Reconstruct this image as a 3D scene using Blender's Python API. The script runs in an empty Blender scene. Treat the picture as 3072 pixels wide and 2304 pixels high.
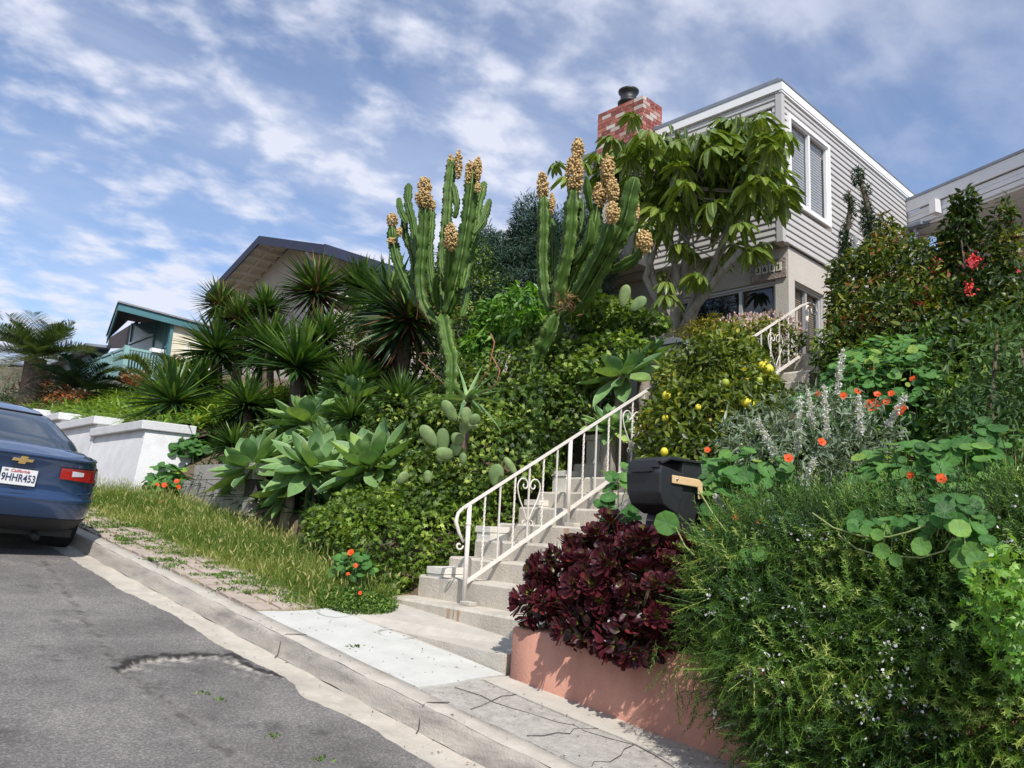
import bpy, math, random
import numpy as np
from math import sin, cos, pi, radians, sqrt, atan2
from mathutils import Vector, Matrix

random.seed(11)
rng = np.random.default_rng(11)
scene = bpy.context.scene
COL = scene.collection

# ---------------------------------------------------------------- camera (origin = the eye; x into the lots, y up the street)
FPX, PIT, ROL, YAW = 2346.3, radians(10.23), radians(3.02), radians(43.3)
rt0 = np.array([cos(YAW), -sin(YAW), 0.]); fw0 = np.array([sin(YAW), cos(YAW), 0.]); zz = np.array([0, 0, 1.])
FW = fw0*cos(PIT)+zz*sin(PIT); _u = -fw0*sin(PIT)+zz*cos(PIT)
RT = rt0*cos(ROL)+_u*sin(ROL); UP = -rt0*sin(ROL)+_u*cos(ROL)
cam = bpy.data.objects.new('camera', bpy.data.cameras.new('camera')); COL.objects.link(cam)
M = Matrix.Identity(4)
for i in range(3):
    M[i][0], M[i][1], M[i][2] = RT[i], UP[i], -FW[i]
cam.matrix_world = M
cam.data.sensor_width = 36; cam.data.lens = FPX/3072*36; cam.data.clip_start = .05; cam.data.clip_end = 2000
scene.camera = cam

# ---------------------------------------------------------------- sky, sun, exposure
SUNV = Vector((-.309, -.599, .741)).normalized()
w = bpy.data.worlds.new('World'); scene.world = w; w.use_nodes = True
nt = w.node_tree; nt.nodes.clear(); N = nt.nodes.new; Lk = nt.links.new
out = N('ShaderNodeOutputWorld'); bg = N('ShaderNodeBackground'); bg.inputs[1].default_value = .1
sky = N('ShaderNodeTexSky'); sky.sky_type = 'NISHITA'; sky.sun_disc = False
sky.sun_elevation = math.asin(SUNV.z); sky.sun_rotation = atan2(SUNV.x, SUNV.y); sky.air_density = 1.0; sky.dust_density = .3; sky.ozone_density = 1.6
tc = N('ShaderNodeTexCoord'); sep = N('ShaderNodeSeparateXYZ'); Lk(tc.outputs['Generated'], sep.inputs[0])
def mth(op, a, b=None, c=None):
    n = N('ShaderNodeMath'); n.operation = op
    for i, v in enumerate((a, b, c)):
        if v is None: continue
        if hasattr(v, 'links'): Lk(v, n.inputs[i])
        else: n.inputs[i].default_value = v
    return n.outputs[0]
den = mth('ADD', sep.outputs[2], .18)
px = mth('DIVIDE', sep.outputs[0], den); py = mth('DIVIDE', sep.outputs[1], den)
cmb = N('ShaderNodeCombineXYZ'); Lk(px, cmb.inputs[0]); Lk(py, cmb.inputs[1])
def cnoise(scale, rot, sx, sy, det, rough, dist, off=0.):
    mp = N('ShaderNodeMapping'); mp.inputs['Rotation'].default_value = (0, 0, rot); mp.inputs['Scale'].default_value = (sx, sy, 1); mp.inputs['Location'].default_value = (off, off*.7, off)
    Lk(cmb.outputs[0], mp.inputs[0]); n = N('ShaderNodeTexNoise'); n.inputs['Scale'].default_value = scale
    n.inputs['Detail'].default_value = det; n.inputs['Roughness'].default_value = rough; n.inputs['Distortion'].default_value = dist
    Lk(mp.outputs[0], n.inputs[0]); return n.outputs['Fac']
big = cnoise(.9, .9, 1.0, 1.3, 3, .5, .2, 3.1)
puff = cnoise(7.0, .75, .95, 1.15, 4, .5, .15, 1.7)
fine = cnoise(15., .4, 1, 1.1, 4, .55, .2, 4.4)
wisp = cnoise(1.7, .55, .7, 1.7, 7, .58, .5, 5.2)
def ramp(v, a, b):
    n = N('ShaderNodeMapRange'); n.interpolation_type = 'SMOOTHSTEP'; Lk(v, n.inputs[0]); n.inputs[1].default_value = a; n.inputs[2].default_value = b; return n.outputs[0]
side = ramp(mth('SUBTRACT', mth('MULTIPLY', sep.outputs[1], .8), mth('MULTIPLY', sep.outputs[0], .6)), -.5, .35)
pm = mth('MULTIPLY', ramp(mth('ADD', mth('ADD', mth('MULTIPLY', puff, .66), mth('MULTIPLY', big, .42)), mth('MULTIPLY', fine, .2)), .54, .80), mth('ADD', mth('MULTIPLY', side, .85), .1))
wm = mth('MULTIPLY', ramp(mth('ADD', mth('MULTIPLY', wisp, .7), mth('MULTIPLY', big, .4)), .40, .82), .5)
mask = mth('MINIMUM', mth('ADD', mth('ADD', pm, wm), .08), .92)
mask = mth('MULTIPLY', mask, ramp(sep.outputs[2], .0, .10))
mx = N('ShaderNodeMixRGB'); Lk(mask, mx.inputs[0]); mx.inputs[2].default_value = (7.7, 8.0, 9.2, 1)
tn = N('ShaderNodeMixRGB'); tn.blend_type = 'MULTIPLY'; tn.inputs[0].default_value = 1; tn.inputs[2].default_value = (1.28, 1.38, 1.55, 1); Lk(sky.outputs[0], tn.inputs[1])
Lk(tn.outputs[0], mx.inputs[1]); Lk(mx.outputs[0], bg.inputs[0]); Lk(bg.outputs[0], out.inputs[0])
sun = bpy.data.objects.new('sun', bpy.data.lights.new('sun', 'SUN')); COL.objects.link(sun)
sun.data.energy = 4.6; sun.data.angle = radians(.6); sun.data.color = (1, .95, .87)
sun.rotation_euler = SUNV.to_track_quat('Z', 'Y').to_euler()
vs = scene.view_settings; vs.view_transform = 'Standard'; vs.look = 'None'; vs.exposure = .12; vs.gamma = 1; vs.use_curve_mapping = False
scene.cycles.max_bounces = 6; scene.cycles.transparent_max_bounces = 6; scene.cycles.use_denoising = True

# ---------------------------------------------------------------- rays: a pixel of the photograph and a known plane give a point
K = 3072/2212
def ray(px, py): return FW+RT*(px-1536)/FPX+UP*(1152-py)/FPX
def onx(px, py, x): r = ray(px, py); return r*(x/r[0])
def ony(px, py, y): r = ray(px, py); return r*(y/r[1])
def dx_(X, Y, x): return onx(X*K, Y*K, x)
def depth(p): return float(np.dot(p, FW))

# ---------------------------------------------------------------- materials
MATS = {}
def newmat(name):
    m = bpy.data.materials.new(name); m.use_nodes = True; t = m.node_tree; t.nodes.clear(); MATS[name] = m
    return m, t, t.nodes.new, t.links.new
def c4(c): return (c[0], c[1], c[2], 1)
def setramp(r, stops):
    e = r.color_ramp.elements
    while len(e) < len(stops): e.new(.5)
    for i, (p, c) in enumerate(stops): e[i].position = p; e[i].color = c4(c)
def surf(name, c1, c2, scale=3, rough=.8, bump=.2, bscale=40, metal=0, spec=.5, dirt=None, dscale=1.2, dirtamt=.5, stretch=(1, 1, 1), coat=0):
    m, t, n, l = newmat(name)
    o = n('ShaderNodeOutputMaterial'); p = n('ShaderNodeBsdfPrincipled'); l(p.outputs[0], o.inputs[0])
    tc = n('ShaderNodeTexCoord'); mp = n('ShaderNodeMapping'); mp.inputs['Scale'].default_value = stretch; l(tc.outputs['Object'], mp.inputs[0])
    a = n('ShaderNodeTexNoise'); a.inputs['Scale'].default_value = scale; a.inputs['Detail'].default_value = 6; a.inputs['Roughness'].default_value = .65; l(mp.outputs[0], a.inputs[0])
    r = n('ShaderNodeValToRGB'); setramp(r, [(.32, c1), (.68, c2)]); l(a.outputs['Fac'], r.inputs[0]); col = r.outputs[0]
    if dirt:
        b = n('ShaderNodeTexNoise'); b.inputs['Scale'].default_value = dscale; b.inputs['Detail'].default_value = 8; b.inputs['Roughness'].default_value = .7; l(mp.outputs[0], b.inputs[0])
        mr = n('ShaderNodeMapRange'); mr.inputs[1].default_value = .5; mr.inputs[2].default_value = .72; mr.inputs[4].default_value = dirtamt; l(b.outputs['Fac'], mr.inputs[0])
        mxx = n('ShaderNodeMixRGB'); l(mr.outputs[0], mxx.inputs[0]); l(col, mxx.inputs[1]); mxx.inputs[2].default_value = c4(dirt); col = mxx.outputs[0]
    l(col, p.inputs['Base Color'])
    p.inputs['Roughness'].default_value = rough; p.inputs['Metallic'].default_value = metal; p.inputs['Specular IOR Level'].default_value = spec; p.inputs['Coat Weight'].default_value = coat
    if bump:
        b2 = n('ShaderNodeTexNoise'); b2.inputs['Scale'].default_value = bscale; b2.inputs['Detail'].default_value = 5; l(tc.outputs['Object'], b2.inputs[0])
        bp = n('ShaderNodeBump'); bp.inputs['Strength'].default_value = bump; bp.inputs['Distance'].default_value = .02; l(b2.outputs['Fac'], bp.inputs['Height']); l(bp.outputs[0], p.inputs['Normal'])
    return m
def leafmat(name, stops, rough=.42, trans=.3, spec=.5, edge=None, edgew=(.8, 1.), mid=None, tip=None, tipw=(.85, 1.), base=None, basew=(0., .3), var=.25):
    m, t, n, l = newmat(name)
    o = n('ShaderNodeOutputMaterial'); p = n('ShaderNodeBsdfPrincipled')
    at = n('ShaderNodeAttribute'); at.attribute_name = 'tint'; r = n('ShaderNodeValToRGB'); setramp(r, stops); l(at.outputs['Fac'], r.inputs[0]); col = r.outputs[0]
    def mixin(fac_attr, lo, hi, c, inv=False, absf=False, amt=1.):
        nonlocal col
        a = n('ShaderNodeAttribute'); a.attribute_name = fac_attr; f = a.outputs['Fac']
        if absf: ab = n('ShaderNodeMath'); ab.operation = 'ABSOLUTE'; l(f, ab.inputs[0]); f = ab.outputs[0]
        mr = n('ShaderNodeMapRange'); mr.inputs[1].default_value = lo; mr.inputs[2].default_value = hi
        if inv: mr.inputs[3].default_value = amt; mr.inputs[4].default_value = 0
        else: mr.inputs[4].default_value = amt
        l(f, mr.inputs[0]); x = n('ShaderNodeMixRGB'); l(mr.outputs[0], x.inputs[0]); l(col, x.inputs[1]); x.inputs[2].default_value = c4(c); col = x.outputs[0]
    if mid: mixin('across', 0., .25, mid, inv=True, absf=True, amt=.8)
    if edge: mixin('across', edgew[0], edgew[1], edge, absf=True)
    if tip: mixin('along', tipw[0], tipw[1], tip)
    if base: mixin('along', basew[0], basew[1], base, inv=True)
    if var:
        tc = n('ShaderNodeTexCoord'); ns = n('ShaderNodeTexNoise'); ns.inputs['Scale'].default_value = 9; ns.inputs['Detail'].default_value = 3; l(tc.outputs['Object'], ns.inputs[0])
        mr = n('ShaderNodeMapRange'); mr.inputs[1].default_value = .3; mr.inputs[2].default_value = .7; mr.inputs[3].default_value = 1-var; mr.inputs[4].default_value = 1+var; l(ns.outputs['Fac'], mr.inputs[0])
        vm = n('ShaderNodeVectorMath'); vm.operation = 'SCALE'; l(col, vm.inputs[0]); l(mr.outputs[0], vm.inputs['Scale']); col = vm.outputs[0]
    l(col, p.inputs['Base Color']); p.inputs['Roughness'].default_value = rough; p.inputs['Specular IOR Level'].default_value = spec
    if trans:
        tr = n('ShaderNodeBsdfTranslucent'); g = n('ShaderNodeMixRGB'); g.blend_type = 'MULTIPLY'; g.inputs[0].default_value = 1; l(col, g.inputs[1]); g.inputs[2].default_value = (1.5, 1.6, .55, 1)
        l(g.outputs[0], tr.inputs[0]); ms = n('ShaderNodeMixShader'); ms.inputs[0].default_value = trans; l(p.outputs[0], ms.inputs[1]); l(tr.outputs[0], ms.inputs[2]); l(ms.outputs[0], o.inputs[0])
    else: l(p.outputs[0], o.inputs[0])
    return m

# ---------------------------------------------------------------- object helpers
def tag(o, label=None, cat=None, group=None, kind=None):
    if label: o['label'] = label
    if cat: o['category'] = cat
    if group: o['group'] = group
    if kind: o['kind'] = kind
    return o
def empty(name, loc, label, cat, group=None, rot=(0, 0, 0)):
    o = bpy.data.objects.new(name, None); COL.objects.link(o); o.location = loc; o.rotation_euler = rot; o.empty_display_size = .1
    return tag(o, label, cat, group)
def link(name, me, mat, parent=None, loc=None):
    o = bpy.data.objects.new(name, me); COL.objects.link(o)
    if mat is not None and not len(me.materials): me.materials.append(mat)
    if parent is not None:
        o.parent = parent
    if loc is not None: o.location = loc
    return o
def copyof(o, parent=None, loc=None, rot=None, sc=None, mats=None):
    c = o.copy(); COL.objects.link(c)
    if parent is not None: c.parent = parent
    if loc is not None: c.location = loc
    if rot is not None: c.rotation_euler = rot
    if sc is not None: c.scale = (sc, sc, sc) if not hasattr(sc, '__len__') else sc
    for ch in o.children:
        copyof(ch, c)
    return c

def worldloc(o):
    v = Vector((0, 0, 0))
    while o is not None: v += Vector(o.location); o = o.parent
    return v
class MB:
    """collects boxes, tubes, prisms as one mesh; every coordinate is world unless an origin is given"""
    def __init__(s, org=(0, 0, 0), local=False): s.v = []; s.f = []; s.o = Vector(org); s.sm = []; s.local = local
    def add(s, vs, fs, smooth=False):
        b = len(s.v); s.v += [tuple(Vector(p)-s.o) for p in vs]; s.f += [tuple(b+i for i in f) for f in fs]; s.sm += [smooth]*len(fs); return s
    def box(s, a, b):
        x0, y0, z0 = a; x1, y1, z1 = b
        return s.add([(x0, y0, z0), (x1, y0, z0), (x1, y1, z0), (x0, y1, z0), (x0, y0, z1), (x1, y0, z1), (x1, y1, z1), (x0, y1, z1)],
                     [(0, 3, 2, 1), (4, 5, 6, 7), (0, 1, 5, 4), (1, 2, 6, 5), (2, 3, 7, 6), (3, 0, 4, 7)])
    def bar(s, p, q, w, h, up=(0, 0, 1)):
        p = Vector(p); q = Vector(q); d = (q-p).normalized(); u = Vector(up); sd = d.cross(u)
        if sd.length < 1e-4: sd = d.cross(Vector((1, 0, 0)))
        sd.normalize(); u = sd.cross(d).normalized(); a = sd*w/2; b = u*h/2
        vs = [c+i*a+j*b for c in (p, q) for i, j in ((-1, -1), (1, -1), (1, 1), (-1, 1))]
        return s.add(vs, [(0, 1, 2, 3), (7, 6, 5, 4), (0, 4, 5, 1), (1, 5, 6, 2), (2, 6, 7, 3), (3, 7, 4, 0)])
    def tube(s, pts, r, n=8, rad=None, caps=True, smooth=True, twist=0):
        pts = [Vector(p) for p in pts]; m = len(pts)
        rs = (list(r)+[list(r)[-1]]*m)[:m] if hasattr(r, '__len__') else [r]*m
        vs = []; ref = None
        for i, p in enumerate(pts):
            d = (pts[min(i+1, m-1)]-pts[max(i-1, 0)]).normalized()
            if ref is None: ref = d.orthogonal().normalized()
            ref = (ref-d*ref.dot(d)); ref = ref.normalized() if ref.length > 1e-5 else d.orthogonal().normalized()
            b = d.cross(ref)
            for k in range(n):
                a = 2*pi*k/n+twist*i; q = rad(k, i) if rad else 1
                vs.append(p+(ref*cos(a)+b*sin(a))*rs[i]*q)
        fs = [(i*n+k, i*n+(k+1) % n, (i+1)*n+(k+1) % n, (i+1)*n+k) for i in range(m-1) for k in range(n)]
        if caps: fs += [tuple(range(n-1, -1, -1)), tuple((m-1)*n+k for k in range(n))]
        return s.add(vs, fs, smooth)
    def poly(s, pts, d):
        """flat polygon pts pushed along vector d"""
        n = len(pts); d = Vector(d); vs = [Vector(p) for p in pts]+[Vector(p)+d for p in pts]
        return s.add(vs, [tuple(range(n)), tuple(range(2*n-1, n-1, -1))]+[(i, i+n, (i+1) % n+n, (i+1) % n) for i in range(n)])
    def sphere(s, c, r, n=10, m=7, sq=(1, 1, 1), ax=None):
        c = Vector(c); vs = []; fs = []; R = ax or Matrix.Identity(3)
        for j in range(m+1):
            t = pi*j/m
            for k in range(n):
                a = 2*pi*k/n; vs.append(c+R @ Vector((sin(t)*cos(a)*r*sq[0], sin(t)*sin(a)*r*sq[1], cos(t)*r*sq[2])))
        for j in range(m):
            for k in range(n): fs.append((j*n+k, (j+1)*n+k, (j+1)*n+(k+1) % n, j*n+(k+1) % n))
        return s.add(vs, fs, True)
    def build(s, name, mat, parent=None, bevel=0):
        off = s.o-worldloc(parent) if (parent is not None and not s.local) else Vector((0, 0, 0))
        me = bpy.data.meshes.new(name); me.from_pydata([(a+off.x, b_+off.y, c_+off.z) for a, b_, c_ in s.v], [], s.f)
        if len(me.polygons) == len(s.sm): me.polygons.foreach_set('use_smooth', s.sm)
        import bmesh
        bm = bmesh.new(); bm.from_mesh(me); bmesh.ops.recalc_face_normals(bm, faces=bm.faces)
        if bevel: bmesh.ops.bevel(bm, geom=bm.edges, offset=bevel, segments=2, affect='EDGES', profile=.5)
        bm.to_mesh(me); bm.free(); me.update()
        o = link(name, me, mat, parent)
        if parent is None: o.location = s.o
        return o

def nrm(a): return a/np.maximum(np.linalg.norm(a, axis=-1, keepdims=True), 1e-9)
class Fol:
    """numpy foliage: many small faces with tint (per face), along / across (per vertex)"""
    def __init__(s, org=(0, 0, 0)): s.V = []; s.F = []; s.T = []; s.A = []; s.B = []; s.n = 0; s.o = np.array(org, float)
    def raw(s, V, F, tint, along, across):
        s.V.append(V-s.o); s.F.append(F+s.n); s.T.append(tint); s.A.append(along); s.B.append(across); s.n += len(V)
    def leaves(s, P, D, Nn, L, W, tm, tint):
        """tm = (verts[k,3] (along, across, up), quads[m,4])"""
        tv, tf = tm[:2]; P = np.asarray(P, float); n = len(P)
        if not n: return s
        D = nrm(np.asarray(D, float)); Nn = nrm(Nn-D*np.sum(Nn*D, -1, keepdims=True)); S = np.cross(Nn, D)
        L = np.broadcast_to(L, n)[:, None, None]; W = np.broadcast_to(W, n)[:, None, None]
        V = P[:, None]+L*tv[None, :, 0:1]*D[:, None]+W*tv[None, :, 1:2]*S[:, None]+L*tv[None, :, 2:3]*Nn[:, None]
        k = len(tv); F = (tf[None]+(np.arange(n)*k)[:, None, None]).reshape(-1, 4)
        s.raw(V.reshape(-1, 3), F, np.repeat(np.broadcast_to(tint, n), len(tf)), np.tile(tv[:, 0], n), np.tile(tm[2] if len(tm) > 2 else tv[:, 1]*2, n)); return s
    def blades(s, P, D, L, W, bend, seg=4, prof=None, fold=.25, tint=.5, side=None):
        P = np.asarray(P, float); n = len(P); D = nrm(np.asarray(D, float))
        L = np.broadcast_to(L, n).astype(float); W = np.broadcast_to(W, n); bend = np.broadcast_to(bend, n)
        t = np.linspace(0, 1, seg+1); pf = prof(t) if prof else np.sin(np.clip(t*.9+.1, 0, 1)*pi)**.7
        C = P[:, None]+(L[:, None]*t)[..., None]*D[:, None]; C[..., 2] -= (bend*L)[:, None]*t**2
        T = np.repeat(D[:, None], seg+1, 1).copy(); T[..., 2] -= 2*bend[:, None]*t; T = nrm(T)
        up = np.array([0, 0, 1.])+rng.normal(0, .12, (n, 3)); S = nrm(np.cross(D, up)) if side is None else nrm(side)
        S = np.repeat(S[:, None], seg+1, 1); Nn = np.cross(S, T); w = (W[:, None]*pf)[..., None]/2
        V = np.stack([C-S*w, C-Nn*w*fold*2, C+S*w], 2).reshape(n, -1, 3)
        q = []
        for i in range(seg):
            b = i*3; q += [(b, b+1, b+4, b+3), (b+1, b+2, b+5, b+4)]
        q = np.array(q); k = (seg+1)*3; F = (q[None]+(np.arange(n)*k)[:, None, None]).reshape(-1, 4)
        s.raw(V.reshape(-1, 3), F, np.repeat(np.broadcast_to(tint, n), len(q)), np.tile(np.repeat(t, 3), n), np.tile([-1., 0, 1], n*(seg+1))); return s
    def mesh(s, name, smooth=False):
        V = np.concatenate(s.V); F = np.concatenate(s.F); me = bpy.data.meshes.new(name)
        me.vertices.add(len(V)); me.vertices.foreach_set('co', V.astype(np.float32).ravel())
        tri = F[:, 2] == F[:, 3]; cnt = np.where(tri, 3, 4); keep = np.ones(F.shape, bool); keep[:, 3] = ~tri
        me.loops.add(int(cnt.sum())); me.loops.foreach_set('vertex_index', F[keep].astype(np.int32))
        st = np.concatenate([[0], np.cumsum(cnt)[:-1]]); me.polygons.add(len(F)); me.polygons.foreach_set('loop_start', st.astype(np.int32)); me.polygons.foreach_set('loop_total', cnt.astype(np.int32))
        me.polygons.foreach_set('use_smooth', np.full(len(F), smooth)); me.update(calc_edges=True)
        a = me.attributes.new('tint', 'FLOAT', 'FACE'); a.data.foreach_set('value', np.concatenate(s.T).astype(np.float32))
        a = me.attributes.new('along', 'FLOAT', 'POINT'); a.data.foreach_set('value', np.concatenate(s.A).astype(np.float32))
        a = me.attributes.new('across', 'FLOAT', 'POINT'); a.data.foreach_set('value', np.concatenate(s.B).astype(np.float32))
        return me
    def build(s, name, mat, parent=None, smooth=False):
        if parent is not None:
            off = np.array(worldloc(parent)); s.V = [v+s.o-off for v in s.V]; return link(name, s.mesh(name, smooth), mat, parent)
        o = link(name, s.mesh(name, smooth), mat); o.location = s.o; return o
A_ = np.array
T_LEAF = (A_([(0, 0, 0), (.35, .5, .06), (.4, 0, -.02), (.35, -.5, .06), (.75, .34, .03), (.78, 0, -.03), (.75, -.34, .03), (1, 0, -.1)]), A_([(0, 2, 1, 1), (0, 3, 2, 2), (1, 2, 5, 4), (2, 3, 6, 5), (4, 5, 7, 7), (5, 6, 7, 7)]))
T_SMALL = (A_([(0, 0, 0), (.5, .5, .08), (1, 0, 0), (.5, -.5, .08)]), A_([(0, 1, 2, 3)]))
T_NEED = (A_([(0, .5, 0), (0, -.5, 0), (1, -.2, 0), (1, .2, 0)]), A_([(0, 1, 2, 3)]))
def _star():
    ang = [0, .55, .75, 1.35, 1.7, 2.5, 3.14]; rad = [1, .5, .85, .42, .7, .45, .2]
    pts = [(r*cos(a), r*sin(a)) for a, r in zip(ang, rad)]+[(r*cos(a), -r*sin(a)) for a, r in list(zip(ang, rad))[-2:0:-1]]
    v = [(.45, 0, .0)]+[(.45+x*.55, y*.6, -.1*(x*x+y*y)) for x, y in pts]; n = len(pts)
    f = [(0, 1+i, 1+(i+1) % n, 1+(i+1) % n) for i in range(n)]
    return A_(v), A_(f)
T_STAR = _star()
def _disc(n=16):
    v = [(.5, 0, -.06)]+[(.5+.5*cos(2*pi*i/n)*(1+.05*(i % 2)), .5*sin(2*pi*i/n)*(1+.05*(i % 2)), .025*(i % 2)) for i in range(n)]
    return A_(v), A_([(0, 1+i, 1+(i+1) % n, 1+(i+1) % n) for i in range(n)]), A_([0.]+[1. if i % 2 else .1 for i in range(n)])
T_DISC = _disc()
def _spat():
    v = []; prof = [(0, .14), (.3, .22), (.6, .55), (.82, .9), (.95, .8), (1, .3)]
    for u, wv in prof: v += [(u, wv/2, .28*u*u+.0), (u, 0, .28*u*u-.04), (u, -wv/2, .28*u*u)]
    f = []
    for i in range(len(prof)-1):
        b = i*3; f += [(b, b+3, b+4, b+1), (b+1, b+4, b+5, b+2)]
    return A_(v), A_(f)
T_SPAT = _spat()
def runit(n): return nrm(rng.normal(0, 1, (n, 3)))
def lumps(P, f=2.2):
    return (np.sin(P[:, 0]*f*1.7+1.3*np.sin(P[:, 2]*f*1.9))+np.sin(P[:, 1]*f*1.5+.7+1.1*np.sin(P[:, 0]*f*1.3))+np.sin(P[:, 2]*f*2.1+2.1))/3
def shell(ells, n, inner=.7, lump=.14, lf=4.0, zmin=None):
    """points through the outer part of a union of ellipsoids: (centre, radii)"""
    wts = A_([(r[0]*r[1]+r[1]*r[2]+r[0]*r[2]) for c, r in ells]); wts = wts/wts.sum(); Ps = []; Ns = []
    idx = rng.choice(len(ells), n, p=wts); C = A_([c for c, r in ells], float)[idx]; R = A_([r for c, r in ells], float)[idx]
    u = runit(n); rr = 1-(1-inner)*rng.random(n)**1.6; base = C+u*R
    rr = rr*(1+lump*lumps(base, lf)+rng.normal(0, .035, n)); P = C+u*R*rr[:, None]; Nn = nrm(u/R)
    keep = np.ones(n, bool)
    for j, (c, r) in enumerate(ells):
        d = np.linalg.norm((P-A_(c))/A_(r), axis=1); keep &= ~((d < .72) & (idx != j))
    if zmin is not None: keep &= P[:, 2] > (zmin(P) if callable(zmin) else zmin)
    return P[keep], Nn[keep]
def bushfol(F, ells, n, L, W, tm, inner=.65, lump=.16, lf=4., droop=.3, up=.45, zmin=None, tshift=0., lr=.35):
    P, Nn = shell(ells, n, inner, lump, lf, zmin); m = len(P)
    D = nrm(Nn*.5+runit(m)*.9+A_([0, 0, -droop])); NN = nrm(Nn*.6+A_([0, 0, up])+runit(m)*.55)
    tint = np.clip(.5+.28*lumps(P, lf*1.1)+rng.normal(0, .17, m)+tshift, 0, 1)
    F.leaves(P, D, NN, L*rng.uniform(1-lr, 1+lr, m), W*rng.uniform(1-lr, 1+lr, m), tm, tint); return P, Nn
# ================================================================ SETTING
def S_(y): return -1.6+.123*np.clip(y, -25, 60)
def xc(y): return 3.28-.069*np.clip(y, -25, 24)
def gz(y): return S_(y)-.03*xc(y)
def walkz(x, y): return gz(y)+.14+.02*(x-xc(y)-.2)
def xf(y): return np.where(y < 4.1, 3.95+.12*(4.06-y), np.where(y < 6.1, 4.3, np.where(y < 10.2, 4.75, np.where(y < 12.9, 4.8, 4.5))))
def H(x, y):
    x = np.asarray(x, float); y = np.asarray(y, float); f = xf(y); d = x-f
    wz = walkz(np.minimum(x, f), y)
    left = wz+np.interp(d, [-.05, 0, .12, .6, 2, 4.2, 6, 30], [0, 0, .3, .55, 1.45, 2.4, 2.8, 4.2])
    mid = np.minimum(-1.05+.62*(x-4.4), 2.0)
    right = np.where(d < 0, wz, np.interp(d, [0, .1, 5.2, 12, 30], [-.86, -.8, 2.15, 2.3, 3]))
    mid = np.where(x < 4.3, wz, mid)
    h = np.where(y > 6.3, left, np.where(y < 4.05, right, mid))
    b = np.clip((y-6.1)/.5, 0, 1); h = np.where((y >= 6.1) & (y < 6.6), mid*(1-b)+left*b, h)
    h = np.where((x > 10.2) & (y > 5.2) & (y < 9.2), np.minimum(h, 2.1), h)
    return np.where(x < f, wz, h)
def gridmesh(xs, ys, zf, name, mat, kind='structure'):
    X, Y = np.meshgrid(xs, ys); Z = zf(X, Y); V = np.stack([X, Y, Z], -1).reshape(-1, 3); nx = len(xs); ny = len(ys)
    i = (np.arange(ny-1)[:, None]*nx+np.arange(nx-1)[None]).ravel(); F = np.stack([i, i+1, i+nx+1, i+nx], -1)
    me = bpy.data.meshes.new(name); me.vertices.add(len(V)); me.vertices.foreach_set('co', V.astype(np.float32).ravel())
    me.loops.add(len(F)*4); me.loops.foreach_set('vertex_index', F.astype(np.int32).ravel()); me.polygons.add(len(F))
    me.polygons.foreach_set('loop_start', np.arange(0, len(F)*4, 4, dtype=np.int32)); me.polygons.foreach_set('loop_total', np.full(len(F), 4, np.int32)); me.update(calc_edges=True)
    me.polygons.foreach_set('use_smooth', np.ones(len(F), bool))
    return tag(link(name, me, mat), kind=kind)
soil = surf('soil', (.10, .07, .045), (.16, .12, .075), 4, .95, .5, 25, dirt=(.06, .055, .03))
gxs = np.concatenate([np.linspace(2.2, 12, 110), np.linspace(12.5, 90, 40)])
gys = np.concatenate([np.linspace(-60, -6, 20), np.linspace(-5, 26, 180), np.linspace(27, 90, 40)])
gridmesh(gxs, gys, lambda X, Y: np.where(X < xf(Y)+.1, walkz(X, Y)-.05-np.where(X < xc(Y)+.25, .35, 0), H(X, Y)), 'ground', soil)
gridmesh(np.linspace(-120, -6.5, 30), gys, lambda X, Y: S_(Y)-.4+0*X, 'far_ground', soil)

# --- asphalt with its worn ragged edge, a broken patch and cracks
asph, t, n, l = newmat('asphalt')
o = n('ShaderNodeOutputMaterial'); p = n('ShaderNodeBsdfPrincipled'); l(p.outputs[0], o.inputs[0]); tc = n('ShaderNodeTexCoord'); p.inputs['Roughness'].default_value = .85; p.inputs['Specular IOR Level'].default_value = .35
def tex(kind, scale, det=4, rough=.6, src=None):
    q = n(kind); q.inputs['Scale'].default_value = scale; l((src or tc.outputs['Object']), q.inputs[0])
    if kind == 'ShaderNodeTexNoise': q.inputs['Detail'].default_value = det; q.inputs['Roughness'].default_value = rough
    return q
a = tex('ShaderNodeTexNoise', .9, 6, .7); r = n('ShaderNodeValToRGB'); setramp(r, [(.3, (.095, .086, .082)), (.5, (.16, .15, .143)), (.7, (.235, .22, .205))]); l(a.outputs['Fac'], r.inputs[0])
sp = tex('ShaderNodeTexNoise', 70, 3, .8); r2 = n('ShaderNodeValToRGB'); setramp(r2, [(.32, (.35, .35, .35)), (.5, (1, 1, 1)), (.64, (2.2, 2.15, 2.1))]); l(sp.outputs['Fac'], r2.inputs[0])
mm = n('ShaderNodeMixRGB'); mm.blend_type = 'MULTIPLY'; mm.inputs[0].default_value = .6; l(r.outputs[0], mm.inputs[1]); l(r2.outputs[0], mm.inputs[2])
wa = n('ShaderNodeAttribute'); wa.attribute_name = 'wear'
wn = tex('ShaderNodeTexNoise', 14, 6, .8); wm_ = n('ShaderNodeMath'); wm_.operation = 'MULTIPLY'; l(wa.outputs['Fac'], wm_.inputs[0]); mr = n('ShaderNodeMapRange'); mr.inputs[1].default_value = .38; mr.inputs[2].default_value = .52; l(wn.outputs['Fac'], mr.inputs[0]); l(mr.outputs[0], wm_.inputs[1])
m2 = n('ShaderNodeMixRGB'); l(wm_.outputs[0], m2.inputs[0]); l(mm.outputs[0], m2.inputs[1]); m2.inputs[2].default_value = (.5, .46, .4, 1)
ca = n('ShaderNodeAttribute'); ca.attribute_name = 'crack'; cm_ = n('ShaderNodeMixRGB'); l(ca.outputs['Fac'], cm_.inputs[0]); l(m2.outputs[0], cm_.inputs[1]); cm_.inputs[2].default_value = (.03, .027, .024, 1)
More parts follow.
